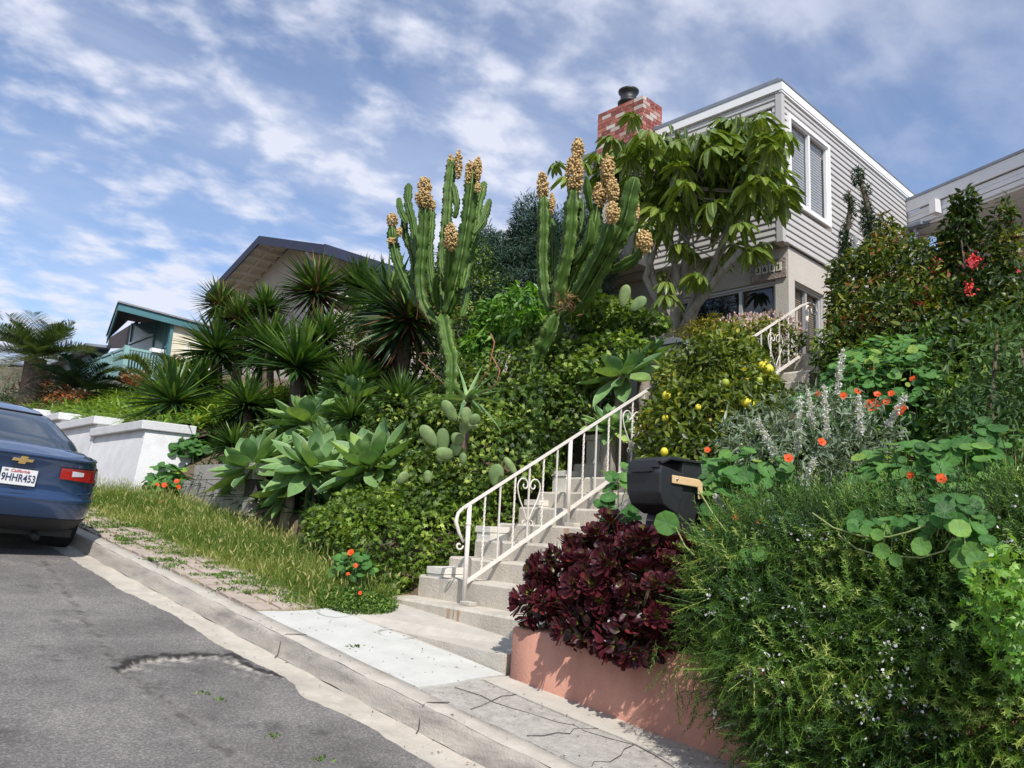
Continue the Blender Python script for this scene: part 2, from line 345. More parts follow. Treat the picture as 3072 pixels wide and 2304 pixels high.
st = tex('ShaderNodeTexNoise', 2.6, 5, .75); mr2 = n('ShaderNodeMapRange'); mr2.inputs[1].default_value = .56; mr2.inputs[2].default_value = .72; mr2.inputs[4].default_value = .75; l(st.outputs['Fac'], mr2.inputs[0])
m3 = n('ShaderNodeMixRGB'); l(mr2.outputs[0], m3.inputs[0]); l(cm_.outputs[0], m3.inputs[1]); m3.inputs[2].default_value = (.055, .052, .05, 1); l(m3.outputs[0], p.inputs['Base Color'])
bp = n('ShaderNodeBump'); bp.inputs['Strength'].default_value = .8; bp.inputs['Distance'].default_value = .012; l(sp.outputs['Fac'], bp.inputs['Height']); l(bp.outputs[0], p.inputs['Normal'])
ys = np.concatenate([np.linspace(-40, 1.8, 60), np.arange(1.85, 11, .028), np.linspace(11.1, 70, 120)])
os_ = np.concatenate([np.linspace(-9.5, -3.2, 20), np.arange(-3.15, -.2, .03)])
O, Yg = np.meshgrid(os_, ys)
def n1(y, sp, seed): r_ = np.random.default_rng(seed); k = np.arange(-60, 90, sp); return np.interp(y, k, r_.uniform(-1, 1, len(k)))
rag = .035*n1(Yg, .9, 1)+.022*n1(Yg, .3, 2)+.012*n1(Yg, .11, 3)+.008*n1(Yg, .045, 4)-.06*np.exp(-((Yg-4.55)/.22)**2)
edge = -.26+rag; k_ = np.clip((O+3.15)/2.93, 0, 1); Ox = np.where(O > -3.15, -3.15+k_*(edge+3.15), O)
Xg = xc(Yg)+Ox; Zg = S_(Yg)-.03*Xg+.012+(.008*np.sin(Yg*1.3+Xg)+.006*np.sin(Xg*2.7+Yg*.7))*np.clip((edge-Ox)/.5, 0, 1)
# the broken patch: a curved lip from the street towards the gutter
def dplane(X, Y): # D-pixel -> point on the street
    r = ray(X*K, Y*K); t_ = -1.6/(r[2]-.123*r[1]+.03*r[0]); return r*t_
lip = [dplane(*q) for q in ((262, 1452), (290, 1432), (345, 1422), (420, 1418), (500, 1420), (540, 1448), (590, 1462))]
seam = [dplane(*q) for q in ((262, 1455), (210, 1380), (150, 1290), (95, 1215))]
seam2 = [dplane(*q) for q in ((262, 1452), (330, 1510), (400, 1560), (470, 1625), (520, 1659))]
def dseg(X, Y, pl):
    best = np.full(X.shape, 9.); sd = np.zeros(X.shape)
    for a, b in zip(pl[:-1], pl[1:]):
        ax, ay, bx, by = a[0], a[1], b[0], b[1]; L2 = (bx-ax)**2+(by-ay)**2; tt = np.clip(((X-ax)*(bx-ax)+(Y-ay)*(by-ay))/L2, 0, 1)
        d = np.hypot(X-ax-tt*(bx-ax), Y-ay-tt*(by-ay)); s_ = np.sign((bx-ax)*(Y-ay)-(by-ay)*(X-ax)); u_ = d < best; best = np.where(u_, d, best); sd = np.where(u_, s_, sd)
    return best, sd
jit = .02*np.sin(Xg*31+Yg*17)+.014*np.sin(Xg*67-Yg*41)
d, sd = dseg(Xg, Yg, lip); wear = np.clip(1.1-(d+jit*2.2)/(.09+.05*np.sin(Xg*5+Yg*3)), 0, 1)*(sd < 0)*(.75+.25*np.sin(Xg*9+Yg*14)); crack = np.clip(1.5-np.abs(d+jit*.9)/.05, 0, 1)*(sd >= 0)+.8*np.clip(1-d/.16, 0, 1)*(np.sin(Xg*43+Yg*29)*np.sin(Xg*71-Yg*53) > .35)
Zg -= .022*np.clip(1-d/.3, 0, 1)*(sd < 0)*np.clip((edge-Ox-.1)/.3, 0, 1)
for sm_ in (seam, seam2):
    d2, _ = dseg(Xg, Yg, sm_); c2 = np.clip(1-np.abs(d2+jit)/.028, 0, 1); crack = np.maximum(crack, .65*c2); wear = np.maximum(wear, .18*np.clip(1-np.abs(d2+jit*2)/.09, 0, 1))
V = np.stack([Xg, Yg, Zg], -1).reshape(-1, 3); nx = len(os_); ny = len(ys); i = (np.arange(ny-1)[:, None]*nx+np.arange(nx-1)[None]).ravel(); F = np.stack([i, i+1, i+nx+1, i+nx], -1)
me = bpy.data.meshes.new('street'); me.vertices.add(len(V)); me.vertices.foreach_set('co', V.astype(np.float32).ravel()); me.loops.add(len(F)*4); me.loops.foreach_set('vertex_index', F.astype(np.int32).ravel()); me.polygons.add(len(F))
me.polygons.foreach_set('loop_start', np.arange(0, len(F)*4, 4, dtype=np.int32)); me.polygons.foreach_set('loop_total', np.full(len(F), 4, np.int32)); me.update(calc_edges=True)
for nm, vv in (('wear', wear), ('crack', crack)): q = me.attributes.new(nm, 'FLOAT', 'POINT'); q.data.foreach_set('value', vv.astype(np.float32).ravel())
tag(link('street', me, asph), kind='structure')

def concrete(name, c1, c2, **k): return surf(name, c1, c2, k.pop('scale', 5), k.pop('rough', .9), k.pop('bump', .35), k.pop('bscale', 60), **k)
m_gut = concrete('gutter_concrete', (.40, .36, .30), (.53, .485, .41), dirt=(.25, .23, .2), dscale=2.2, dirtamt=.6)
m_curb = concrete('curb_concrete', (.40, .365, .31), (.52, .475, .41), dirt=(.27, .25, .23), dscale=2.4, dirtamt=.55)
m_white = concrete('new_concrete', (.475, .475, .44), (.55, .55, .515), dirt=(.40, .39, .35), dscale=3.5, dirtamt=.45, bump=.12)
m_old = concrete('old_concrete', (.33, .31, .28), (.50, .47, .42), scale=18, dirt=(.2, .19, .17), dscale=5, dirtamt=.5, bump=.8, bscale=90)
m_strip = concrete('strip_concrete', (.42, .39, .34), (.52, .48, .42), dirt=(.27, .25, .22), dscale=2)
m_stair = concrete('stair_concrete', (.44, .40, .335), (.58, .53, .45), dirt=(.21, .19, .165), dscale=2.6, dirtamt=.75, stretch=(1, 1, .55))
m_dark = surf('crack_dark', (.05, .045, .04), (.09, .08, .07), 20, 1, 0)
def sweep(name, prof, ys, mat, noise=.004):
    """profile (offset from the kerb foot, height above the gutter foot) swept up the street"""
    fm = MB(); vs = []
    for y in ys:
        for j, (o_, h_) in enumerate(prof): vs.append((xc(y)+o_+noise*sin(y*7+j)+noise*.6*sin(y*23+j*2), y, gz(y)+h_+noise*.7*sin(y*11+j*3)))
    m_ = len(prof); fm.add(vs, [(i*m_+j, i*m_+j+1, (i+1)*m_+j+1, (i+1)*m_+j) for i in range(len(ys)-1) for j in range(m_-1)], True)
    return tag(fm.build(name, mat), kind='structure')
ysw = np.concatenate([np.linspace(-40, 1, 60), np.arange(1.1, 14, .07), np.linspace(14.2, 70, 90)])
sweep('gutter', [(-.6, .004), (-.25, .002), (-.06, -.006), (0, .004)], ysw, m_gut)
m_cface = concrete('curb_face', (.27, .25, .225), (.46, .42, .36), scale=3.2, dirt=(.10, .095, .09), dscale=1.5, dirtamt=1., stretch=(1, .5, 2.5))
sweep('kerb_face', [(0, .003), (.012, .03), (.022, .09), (.034, .125), (.05, .138)], ysw, m_cface)
sweep('kerb', [(.05, .138), (.075, .143), (.12, .145), (.2, .144), (.205, .13)], ysw, m_curb)
# dark joints across kerb and gutter
jb = MB()
for X, Y in ((792, 1398), (978, 1560)):
    g = dplane(X, Y+12); y0 = g[1]
    for dz in (0,):
        pts = [(xc(y0)+o_, y0+.04*sin(o_*20)+.0, gz(y0)+h_+.004) for o_, h_ in ((-.03, .0), (.004, .01), (.024, .09), (.04, .13), (.08, .146), (.2, .147))]
        for a, b in zip(pts[:-1], pts[1:]): jb.bar(a, b, .006, .005)
tag(jb.build('joint_crack', m_dark), kind='structure')
# sidewalk pieces
def slab(name, quad, dz, mat, n_=14, bumpy=.003, kind='structure', thick=.1):
    a, b, c, d = [np.array(q, float) for q in quad]; fm = MB(); vs = []
    for i in range(n_+1):
        for j in range(n_+1):
            u, v = i/n_, j/n_; p_ = (a*(1-u)+b*u)*(1-v)+(d*(1-u)+c*u)*v; vs.append((p_[0], p_[1], float(walkz(p_[0], p_[1]))+dz+bumpy*sin(p_[0]*13+p_[1]*7)))
    top = list(vs); k = n_+1; fs = [(i*k+j, (i+1)*k+j, (i+1)*k+j+1, i*k+j+1) for i in range(n_) for j in range(n_)]
    fm.add(vs, fs, True)
    ring = [i*k for i in range(k)]+[n_*k+j for j in range(1, k)]+[i*k+n_ for i in range(n_-1, -1, -1)]+[j for j in range(n_-1, 0, -1)]
    rv = [top[i] for i in ring]; m_ = len(rv); fm.add(rv+[(x_, y_, z_-thick) for x_, y_, z_ in rv], [(i, (i+1) % m_, (i+1) % m_+m_, i+m_) for i in range(m_)])
    o = fm.build(name, mat); return tag(o, kind=kind) if kind else o
def xb(y): return float(xc(y))+.212
slab('white_sidewalk', [(xb(6.1), 6.1), (3.74, 6.03), (3.97, 4.13), (xb(4.12), 4.12)], .006, m_white)
slab('old_sidewalk', [(xb(4.1), 4.1), (3.72, 4.1), (4.2, -2), (xb(-2), -2)], -.002, m_old, 20, .004)
slab('wall_strip_pavement', [(3.73, 4.1), (3.99, 4.1), (4.62, -2), (4.21, -2)], .004, m_strip, 16)
slab('side_strip_pavement', [(3.75, 6.03), (4.2, 6.0), (4.1, 4.3), (3.98, 4.15)], .0, m_strip)
# dark hairline cracks in the old sidewalk and the two cover outlines in the white panel
cr = MB()
rc = random.Random(5)
for y0 in (3.7, 3.25, 2.8, 2.35, 1.9):
    x = xb(y0)+.05; y = y0; pts = [(x, y)]
    while x < 3.85+.12*(4-y0): x += rc.uniform(.06, .14); y += rc.uniform(-.07, .05); pts.append((x, y))
    for a, b in zip(pts[:-1], pts[1:]): cr.bar((a[0], a[1], walkz(*a)+.002), (b[0], b[1], walkz(*b)+.002), .0028, .004)
x, y = 3.45, 4.05; pts = [(x, y)]
while y > 1.6: y -= rc.uniform(.08, .2); x += rc.uniform(-.05, .07); pts.append((x, y))
for a, b in zip(pts[:-1], pts[1:]): cr.bar((a[0], a[1], walkz(*a)+.002), (b[0], b[1], walkz(*b)+.002), .0028, .004)
tag(cr.build('sidewalk_cracks', m_dark), kind='structure')
cov = MB()
m_line = surf('cover_line', (.42, .43, .42), (.5, .5, .49), 20, .9, 0)
for X, Y, r_ in ((855, 1376, .13), (722, 1330, .13)):
    r = ray(X*K, Y*K); c = r*((-1.46-.03*3.0)/(r[2]-.123*r[1]))
    for rr in (r_, r_*1.12):
        pts = [(c[0]+rr*cos(a), c[1]+rr*sin(a), walkz(c[0]+rr*cos(a), c[1]+rr*sin(a))+.009) for a in np.linspace(0, 2*pi, 33)]
        cov.tube(pts, .0035, 5, caps=False)
tag(cov.build('pavement_cover_rings', m_line), kind='structure')
# brick pavers on the weedy verge
m_pav = surf('paver', (.36, .29, .24), (.47, .39, .33), 8, .95, .4, 60, dirt=(.3, .26, .2), dscale=3)
pv = MB()
for iy in range(24):
    for ix in range(3):
        y = 6.15+iy*.235; x = xb(y)+.02+ix*.22+rc.uniform(-.01, .01)
        a = rc.uniform(-.008, .008); z = float(walkz(x, y))-.03
        P4 = [(x, y+a, z), (x+.2, y-a, z), (x+.2+a, y+.215, z+.0265), (x+a, y+.215, z+.0265)]
        pv.poly(P4, (0, 0, .036+rc.uniform(-.004, .006)))
tag(pv.build('brick_pavement', m_pav), kind='structure')
m_verge = surf('verge_soil', (.22, .17, .10), (.33, .27, .17), 6, 1, .6, 40, dirt=(.13, .12, .06), dscale=3)
gridmesh(np.linspace(2.4, 4.9, 26), np.linspace(6.06, 13.6, 60), lambda X, Y: np.where(X < xc(Y)+.215, walkz(X, Y)-.3, walkz(X, Y)-.004), 'verge', m_verge)

# ---------------------------------------------------------------- stairs
stairs = empty('concrete_staircase', (4.4, 5.0, -.9), 'long weathered concrete staircase climbing from the sidewalk to the grey house', 'stairs')
def yR(x): return 4.22-.03*(x-4.4)
def yL(x): return float(np.interp(x, [4.4, 4.7, 5.0, 5.5], [6.2, 6.12, 6.02, 5.95])) if x < 7.3 else 4.62
s0 = stairs.location
zt = [-.705, -.505, -.325, -.155, .02]; xs_ = [4.42, 4.69, 4.97, 5.25, 5.53]
while zt[-1] < 2.2-.1: zt.append(zt[-1]+.1755); xs_.append(xs_[-1]+.2755)
zt[-1] = 2.21
fm = MB(s0)
for i, (x, z) in enumerate(zip(xs_, zt)):
    yl = yL(x); x2 = (xs_[i+1]+.02) if i+1 < len(xs_) else 10.55
    y0 = yR(x); zb = z-.6
    fm.poly([(x, y0, zb), (x2, y0, zb), (x2, yl, zb), (x, yl, zb)], (0, 0, z-zb)) if i == len(xs_)-1 else fm.add(
        [(x, y0, zb), (x2, y0, zb), (x2, yl, zb), (x, yl, zb)]+[(x, y0, z-.02), (x, yl, z-.02), (x+.02, y0, z), (x+.02, yl, z), (x2, y0, z), (x2, yl, z)],
        [(0, 3, 2, 1), (0, 4, 5, 3), (4, 6, 7, 5), (6, 8, 9, 7), (0, 1, 8, 6, 4), (3, 5, 7, 9, 2), (1, 2, 9, 8)])
fm.build('steps', m_stair, stairs)
fb = MB(s0); sl = [(3.97, 4.16), (3.9, 5.2), (3.78, 5.55), (3.75, 5.98), (4.5, 6.1), (4.5, 4.16)]
fb.add([(x, y, -1.15) for x, y in sl]+[(x, y, max(-.9, float(walkz(x, y))+.008)+(.01 if i > 3 else 0)) for i, (x, y) in enumerate(sl)], [tuple(range(5, -1, -1)), tuple(range(6, 12))]+[(i, (i+1) % 6, (i+1) % 6+6, i+6) for i in range(6)])
fb.build('base_slab', m_strip, stairs)
# rust stains below the post feet: thin sheets of stained cement with their own drips
m_rust = surf('rust_stain', (.30, .15, .07), (.44, .33, .23), 9, .95, .2)
for (x, y, z, w_, h_) in ((4.42, 5.33, -.705, .05, .15), (4.42, 5.2, -.705, .035, .16), (5.53, 5.02, .02, .07, .16), (4.42, 5.26, -.705, .02, .1)):
    rs = MB(s0); rs.add([(x-.0025, y-w_/2, z-.02), (x-.0025, y+w_/2, z-.02), (x-.0025, y+w_*.3, z-h_), (x-.0025, y-w_*.2, z-h_*.9)], [(0, 1, 2, 3)]); rs.build('rust_stain', m_rust, stairs)

# white painted block cheek wall stepping up beside the stairs
m_blockw = surf('painted_block', (.62, .59, .53), (.72, .69, .63), 5, .9, .3, 50, dirt=(.45, .42, .36), dscale=3, dirtamt=.5)
cheek = empty('stepped_block_wall', (4.7, 6.1, -.6), 'low white painted block wall stepping up along the left of the staircase', 'wall')
for i, (x, zt_) in enumerate(((4.7, -.42), (5.28, -.02), (5.95, .28), (6.35, .62), (6.9, 1.08), (7.5, 1.38))):
    b = MB(cheek.location); x2 = x+.62
    b.box((x, 5.80, zt_-.6), (x2, 6.0, zt_-.065)); b.box((x-.01, 5.795, zt_-.06), (x2+.0, 6.015, zt_)); b.build('wall_block', m_blockw, cheek)
    j = MB(cheek.location); j.box((x, 5.797, zt_-.27), (x2-.005, 5.802, zt_-.262)); j.box((x+.3, 5.797, zt_-.26), (x+.308, 5.802, zt_-.066)); j.build('mortar_joint', m_dark, cheek)

# pink retaining wall
m_pink = surf('pink_stucco', (.47, .225, .165), (.56, .285, .21), 2.2, .92, .3, 70, dirt=(.36, .16, .12), dscale=3.5, dirtamt=.55, stretch=(1, 1, .35))
pw = MB((3.95, 4.06, -1.1)); pts = [(3.95+.12*(4.06-y), y) for y in np.linspace(4.06, -3, 40)]
vs = []
for x, y in pts:
    b_ = float(walkz(x, y))-.1; zt_ = -.7+.006*sin(y*5)
    vs += [(x, y, b_), (x+.012, y, zt_-.012), (x+.03, y, zt_), (x+.19, y, zt_), (x+.2, y, zt_-.02), (x+.21, y, b_)]
m_ = 6; pw.add(vs, [(i*m_+j, i*m_+(j+1), (i+1)*m_+j+1, (i+1)*m_+j) for i in range(len(pts)-1) for j in range(5)]+[tuple(range(5, -1, -1))], True)
tag(pw.build('retaining_wall', m_pink), 'salmon pink stucco retaining wall along the sidewalk with plants spilling over it', 'wall')

# grey block wall at the verge
m_bg = surf('grey_block', (.33, .31, .28), (.44, .42, .38), 8, .95, .5, 70, dirt=(.24, .22, .2), dscale=2.5)
gbw = empty('grey_block_wall', (4.8, 11.4, 0), 'unpainted grey concrete block wall behind the weedy verge', 'wall')
b = MB(gbw.location); cz = [-.42, -.06, .19, .43, .66]
for r_ in range(4):
    y = 10.3-(.2 if r_ % 2 else 0)
    while y < (12.7 if r_ < 3 else 12.1):
        b.box((4.8, y+.004, cz[r_]+.004), (5.0, min(y+.4, 12.75)-.004, cz[r_+1]-.004)); y += .4
b.build('blocks', m_bg, gbw)
b = MB(gbw.location); b.box((4.806, 10.12, -.42), (4.99, 12.7, .42)); b.build('mortar', m_dark, gbw)

# white stepped wall of the neighbour
m_wh = surf('white_stucco', (.60, .60, .615), (.68, .68, .69), 3, .9, .5, 60, dirt=(.46, .45, .44), dscale=2.4, dirtamt=.5)
ww = empty('white_stepped_wall', (4.45, 13.4, 0), 'white stucco wall with stepped caps rising behind the blue car', 'wall')
yw = [13.4, 16.05, 18.6, 20.9, 23.5, 26.1, 28.7]; zw = [1.38, 1.62, 1.86, 2.1, 2.36, 2.6]
for i in range(6):
    y0, y1, z1 = yw[i], yw[i+1], zw[i]; b = MB(ww.location)
    zb0, zb1 = float(walkz(4.3, y0))-.2, float(walkz(4.3, y1))-.2
    bx = 4.45-(.22 if i == 0 else .16)
    V8 = [(bx, y0-(.3 if i == 0 else 0), zb0), (5.0 if i else 5.2, y0-(.3 if i == 0 else 0), zb0), (4.8, y1, zb1), (bx, y1, zb1), (4.45, y0, z1-.15), (4.8 if i else 5.2, y0, z1-.15), (4.8, y1, z1-.15), (4.45, y1, z1-.15)]
    b.add(V8, [(0, 3, 2, 1), (4, 5, 6, 7), (0, 1, 5, 4), (1, 2, 6, 5), (2, 3, 7, 6), (3, 0, 4, 7)]); b.build('wall_panel', m_wh, ww)
    b = MB(ww.location); b.box((4.36, y0-.06, z1-.147), (4.92 if i else 5.25, y1+.1, z1)); b.build('cap', m_wh, ww, bevel=.012)

# ================================================================ HOUSES
m_sid = surf('vinyl_siding', (.455, .44, .43), (.50, .485, .475), 2, .6, .08, 80)
m_trim = surf('white_trim', (.80, .80, .80), (.84, .84, .84), 3, .5, .05)
m_stucco = surf('beige_stucco', (.50, .465, .41), (.56, .525, .47), 3, .95, .45, 55)
m_roofd = surf('roof_flashing', (.16, .18, .22), (.22, .25, .30), 3, .5, .1)
m_frame = surf('aluminium', (.55, .55, .55), (.62, .62, .62), 3, .4, .05, metal=.4)
def glassmat(name, col, rough=.03, alpha=1):
    m, t, n, l = newmat(name); o = n('ShaderNodeOutputMaterial'); p = n('ShaderNodeBsdfPrincipled'); l(p.outputs[0], o.inputs[0]); p.inputs['Base Color'].default_value = c4(col); p.inputs['Roughness'].default_value = rough; p.inputs['Specular IOR Level'].default_value = .8
    if alpha < 1: p.inputs['Alpha'].default_value = alpha
    return m
m_glass = glassmat('dark_glass', (.012, .014, .018)); m_glassb = glassmat('window_glass', (.05, .07, .1), .03, .16); m_room = surf('dark_room', (.02, .03, .045), (.03, .04, .06), 3, .9, 0)
m_blind = surf('white_blind', (.82, .84, .88), (.86, .88, .90), 3, .6, 0); m_tanb = surf('tan_blind', (.52, .36, .2), (.60, .43, .26), 3, .7, 0)
hs = empty('grey_house', (10.6, 5.36, 2.2), 'two storey grey sided house with a white roof edge at the top of the stairs', 'house')
ho = hs.location
def siding(name, p0, dirv, nvec, L, z0, z1, parent, holes=(), ex=.104):
    """lapped boards: p0 start, dirv along, nvec outward; holes (a0,a1,za,zb) along the run"""
    b = MB(parent.location); d = Vector(dirv); nv = Vector(nvec); z = z0; p0 = Vector(p0)
    while z < z1-1e-3:
        zt_ = min(z+ex, z1); runs = [(0, L)]
        for a0, a1, za, zb in holes:
            if z < zb-.01 and zt_ > za+.01:
                nr = []
                for r0, r1 in runs:
                    if a0 > r0: nr.append((r0, min(r1, a0)))
                    if a1 < r1: nr.append((max(r0, a1), r1))
                runs = [q for q in nr if q[1]-q[0] > .01]
        for r0, r1 in runs:
            A, B = p0+d*r0, p0+d*r1
            vs = []
            for q in (A, B):
                vs += [Vector((q.x, q.y, z))-nv*.01, Vector((q.x, q.y, z))+nv*.018, Vector((q.x, q.y, z+.012))+nv*.021, Vector((q.x, q.y, zt_))+nv*.002, Vector((q.x, q.y, zt_))-nv*.01]
            b.add(vs, [(0, 1, 6, 5), (1, 2, 7, 6), (2, 3, 8, 7), (3, 4, 9, 8), (0, 5, 9, 4), (4, 3, 2, 1, 0), (5, 6, 7, 8, 9)])
        z = zt_
    return b.build(name, m_sid, parent)
X0, Y0 = 10.35, 5.33
holeS = (.19, 1.60, 5.02, 6.47)
siding('side_siding', (X0+.06, Y0, 0), (1, 0, 0), (0, -1, 0), 5.05, 4.36, 6.78, hs, [holeS])
siding('front_siding', (X0, Y0+.05, 0), (0, 1, 0), (-1, 0, 0), 4.2, 4.36, 6.78, hs, [(.08, 1.5, 5.0, 6.5)])
b = MB(ho); b.box((X0-.028, Y0-.028, 4.335), (X0+.07, Y0+.0, 6.78)); b.box((X0-.028, Y0, 4.335), (X0, Y0+.07, 6.78)); b.build('corner_trim', m_sid, hs)
b = MB(ho); b.box((X0+.25, Y0+.25, 4.34), (15.4, 9.5, 6.9)); b.box((X0+.012, Y0+.012, 4.34), (X0+.25, Y0+.13, 6.9)); b.box((X0+.012, Y0+1.58, 4.34), (X0+.249, 9.5, 6.9)); b.box((X0+1.66, Y0+.012, 4.34), (15.4, Y0+.249, 6.9)); b.build('upper_wall_core', m_stucco, hs)
b = MB(ho); b.box((X0-.05, Y0-.05, 6.765), (16.1, Y0+.05, 6.9)); b.box((X0-.052, Y0+.052, 6.765), (X0+.05, 9.6, 6.9)); b.box((X0-.04, Y0-.04, 6.73), (15.4, Y0, 6.763)); b.build('fascia', m_trim, hs)
b = MB(ho); b.box((X0-.06, Y0-.06, 6.902), (16.1, 9.6, 6.93)); b.box((X0-.045, Y0-.0, 6.931), (16.1, 9.6, 6.975)); b.build('roof', m_roofd, hs)
b = MB(ho); b.box((10.6, 5.36, 3.86), (15.4, 9.5, 4.34)); b.box((10.6, 5.36, 1.6), (10.78, 5.57, 3.86)); b.box((10.6, 7.42, 1.6), (15, 9.5, 3.86)); b.box((10.6, 5.57, 1.6), (10.8, 7.42, 2.95))
b.box((10.781, 5.362, 1.6), (10.8, 5.55, 3.86)); b.box((11.78, 5.362, 1.6), (15.4, 5.6, 3.86)); b.build('lower_wall', m_stucco, hs)
b = MB(ho); b.box((10.5, 5.2, 2.0), (15.4, 5.9, 2.19)); b.build('entry_floor', m_strip, hs)
# side window with blinds
def window(name, parent, o, u, nv, W_, H_, fw_=.07, mull=.47, slat=True, glass=None, framem=None, deep=.05, louver=None, slatn=27, cover=1.):
    o = Vector(o); u = Vector(u); nv = Vector(nv); up = Vector((0, 0, 1))
    g = MB(parent.location); P_ = lambda a, z_, d_: o+u*a+up*z_+nv*d_
    def bx(m_, a0, a1, z0, z1, d0, d1):
        vs = [P_(a, z_, d_) for d_ in (d0, d1) for a, z_ in ((a0, z0), (a1, z0), (a1, z1), (a0, z1))]
        m_.add(vs, [(0, 1, 2, 3), (7, 6, 5, 4), (0, 4, 5, 1), (1, 5, 6, 2), (2, 6, 7, 3), (3, 7, 4, 0)])
    bx(g, 0, W_, 0, fw_, -.03, .05); bx(g, 0, W_, H_-fw_, H_, -.03, .05); bx(g, 0, fw_, fw_, H_-fw_, -.03, .05); bx(g, W_-fw_, W_, fw_, H_-fw_, -.03, .05)
    i_ = fw_+.03
    bx(g, fw_, i_, fw_, H_-fw_, -.03, .02); bx(g, W_-i_, W_-fw_, fw_, H_-fw_, -.03, .02); bx(g, i_, W_-i_, fw_, i_, -.03, .02); bx(g, i_, W_-i_, H_-i_, H_-fw_, -.03, .02)
    if mull: bx(g, W_*mull-.025, W_*mull+.025, i_, H_-i_, -.03, .025)
    w_ = g.build(name, framem or m_trim, parent)
    p_ = MB(w_.location); bx(p_, i_, W_-i_, i_, H_-i_, -.028, -.024); p_.build('pane', glass or m_glassb, w_)
    pass
    if slat:
        s_ = MB(w_.location)
        z0_ = H_-i_-(H_-2*i_)*cover
        for k in range(slatn):
            z_ = z0_+(k+.5)*(H_-i_-z0_)/slatn; c0 = P_(i_+.01, z_, -.06); c1 = P_(W_-i_-.01, z_, -.06); hh = (H_-i_-z0_)/slatn
            s_.add([c0-nv*.004+up*hh*.1, c1-nv*.004+up*hh*.1, c1+nv*.004+up*hh*.68, c0+nv*.004+up*hh*.68], [(0, 1, 2, 3)])
        s_.build('blind', slat if not isinstance(slat, bool) else m_blind, w_); pass
    r_ = MB(w_.location); bx(r_, i_-.02, W_-i_+.02, i_-.02, H_-i_+.02, -.16, -.14); r_.build('dark_backing', m_room, w_); pass
    return w_
window('window', hs, (X0+.17, Y0-.0, 5.03), (1, 0, 0), (0, -1, 0), 1.42, 1.44, mull=.50)
window('window', hs, (X0-.0, Y0+.15, 5.03), (0, 1, 0), (-1, 0, 0), 1.36, 1.44, mull=.5)
window('window', hs, (10.80, 5.45, 2.2), (1, 0, 0), (0, -1, 0), .98, 1.67, fw_=.03, mull=.5, slat=m_tanb, framem=m_frame, slatn=36, cover=.84)
window('window', hs, (10.68, 5.57, 2.95), (0, 1, 0), (-1, 0, 0), 1.85, .9, fw_=.03, mull=.335, slat=False, glass=m_glass, framem=m_frame)
# house number board
m_wood = surf('weathered_board', (.20, .15, .13), (.42, .38, .34), 14, .9, .6, 30, dirt=(.12, .08, .07), dscale=9, dirtamt=.8)
b = MB(ho); b.box((10.565, 5.385, 3.865), (10.597, 5.96, 4.17)); brd = b.build('number_board', m_wood, hs)
m_tile = surf('ivory_tile', (.62, .60, .5), (.7, .68, .58), 12, .4, .1); m_black = surf('black_paint', (.015, .015, .016), (.025, .025, .027), 10, .5, 0)
def text_mesh(s_, size, ext, mat, parent, mtx, name='lettering', shear=0, bold=0, local=False):
    cu = bpy.data.curves.new('txt', 'FONT'); cu.body = s_; cu.size = size; cu.extrude = ext; cu.align_x = 'CENTER'; cu.align_y = 'CENTER'; cu.shear = shear; cu.offset = bold; cu.resolution_u = 4
    ob = bpy.data.objects.new('txt', cu); COL.objects.link(ob); dg = bpy.context.evaluated_depsgraph_get(); me = bpy.data.meshes.new_from_object(ob.evaluated_get(dg)); bpy.data.objects.remove(ob)
    me.transform(mtx if local else Matrix.Translation(-worldloc(parent)) @ mtx); return link(name, me, mat, parent)
def frame(o_, u_, v_): # columns: right, up, normal
    u_ = Vector(u_).normalized(); v_ = Vector(v_).normalized(); n_ = u_.cross(v_); m_ = Matrix.Identity(4)
    for i in range(3): m_[i][0], m_[i][1], m_[i][2], m_[i][3] = u_[i], v_[i], n_[i], o_[i]
    return m_
for i, ch in enumerate('3611'):
    y = 5.83-.113*i; b = MB((0, 0, 0)); b.box((10.553, y-.043, 3.975), (10.564, y+.043, 4.1)); b.build('number_tile', m_tile, brd)
    text_mesh(ch, .11, .003, m_black, brd, frame((10.55, y, 4.038), (0, -1, 0), (0, 0, 1)), 'number', bold=.003)
# brick chimney
m_brick, t, n, l = newmat('old_brick')
o = n('ShaderNodeOutputMaterial'); p = n('ShaderNodeBsdfPrincipled'); l(p.outputs[0], o.inputs[0]); p.inputs['Roughness'].default_value = .95
at = n('ShaderNodeAttribute'); at.attribute_name = 'tint'; r = n('ShaderNodeValToRGB'); setramp(r, [(0, (.20, .05, .04)), (.45, (.33, .09, .07)), (.7, (.40, .15, .11)), (.78, (.45, .36, .32)), (1, (.6, .55, .5))]); l(at.outputs['Fac'], r.inputs[0])
tc = n('ShaderNodeTexCoord'); ns = n('ShaderNodeTexNoise'); ns.inputs['Scale'].default_value = 20; ns.inputs['Detail'].default_value = 6; l(tc.outputs['Object'], ns.inputs[0]); mr = n('ShaderNodeMapRange'); mr.inputs[1].default_value = .55; mr.inputs[2].default_value = .7; mr.inputs[4].default_value = .5; l(ns.outputs['Fac'], mr.inputs[0])
mx_ = n('ShaderNodeMixRGB'); l(mr.outputs[0], mx_.inputs[0]); l(r.outputs[0], mx_.inputs[1]); mx_.inputs[2].default_value = (.5, .44, .4, 1); l(mx_.outputs[0], p.inputs['Base Color'])
m_mort = surf('mortar', (.45, .40, .36), (.55, .50, .45), 15, 1, .3)
b = MB(ho); b.box((10.008, 7.688, 4.4), (10.542, 8.692, 7.46)); chim = b.build('chimney', m_mort, hs)
b = MB((0, 0, 0)); tints = []; z = 6.3; row = 0
def tb(x0, y0, x1, y1, z0, z1):
    b.box((x0, y0, z0), (x1, y1, z1)); tints.extend([rc.random()]*6)
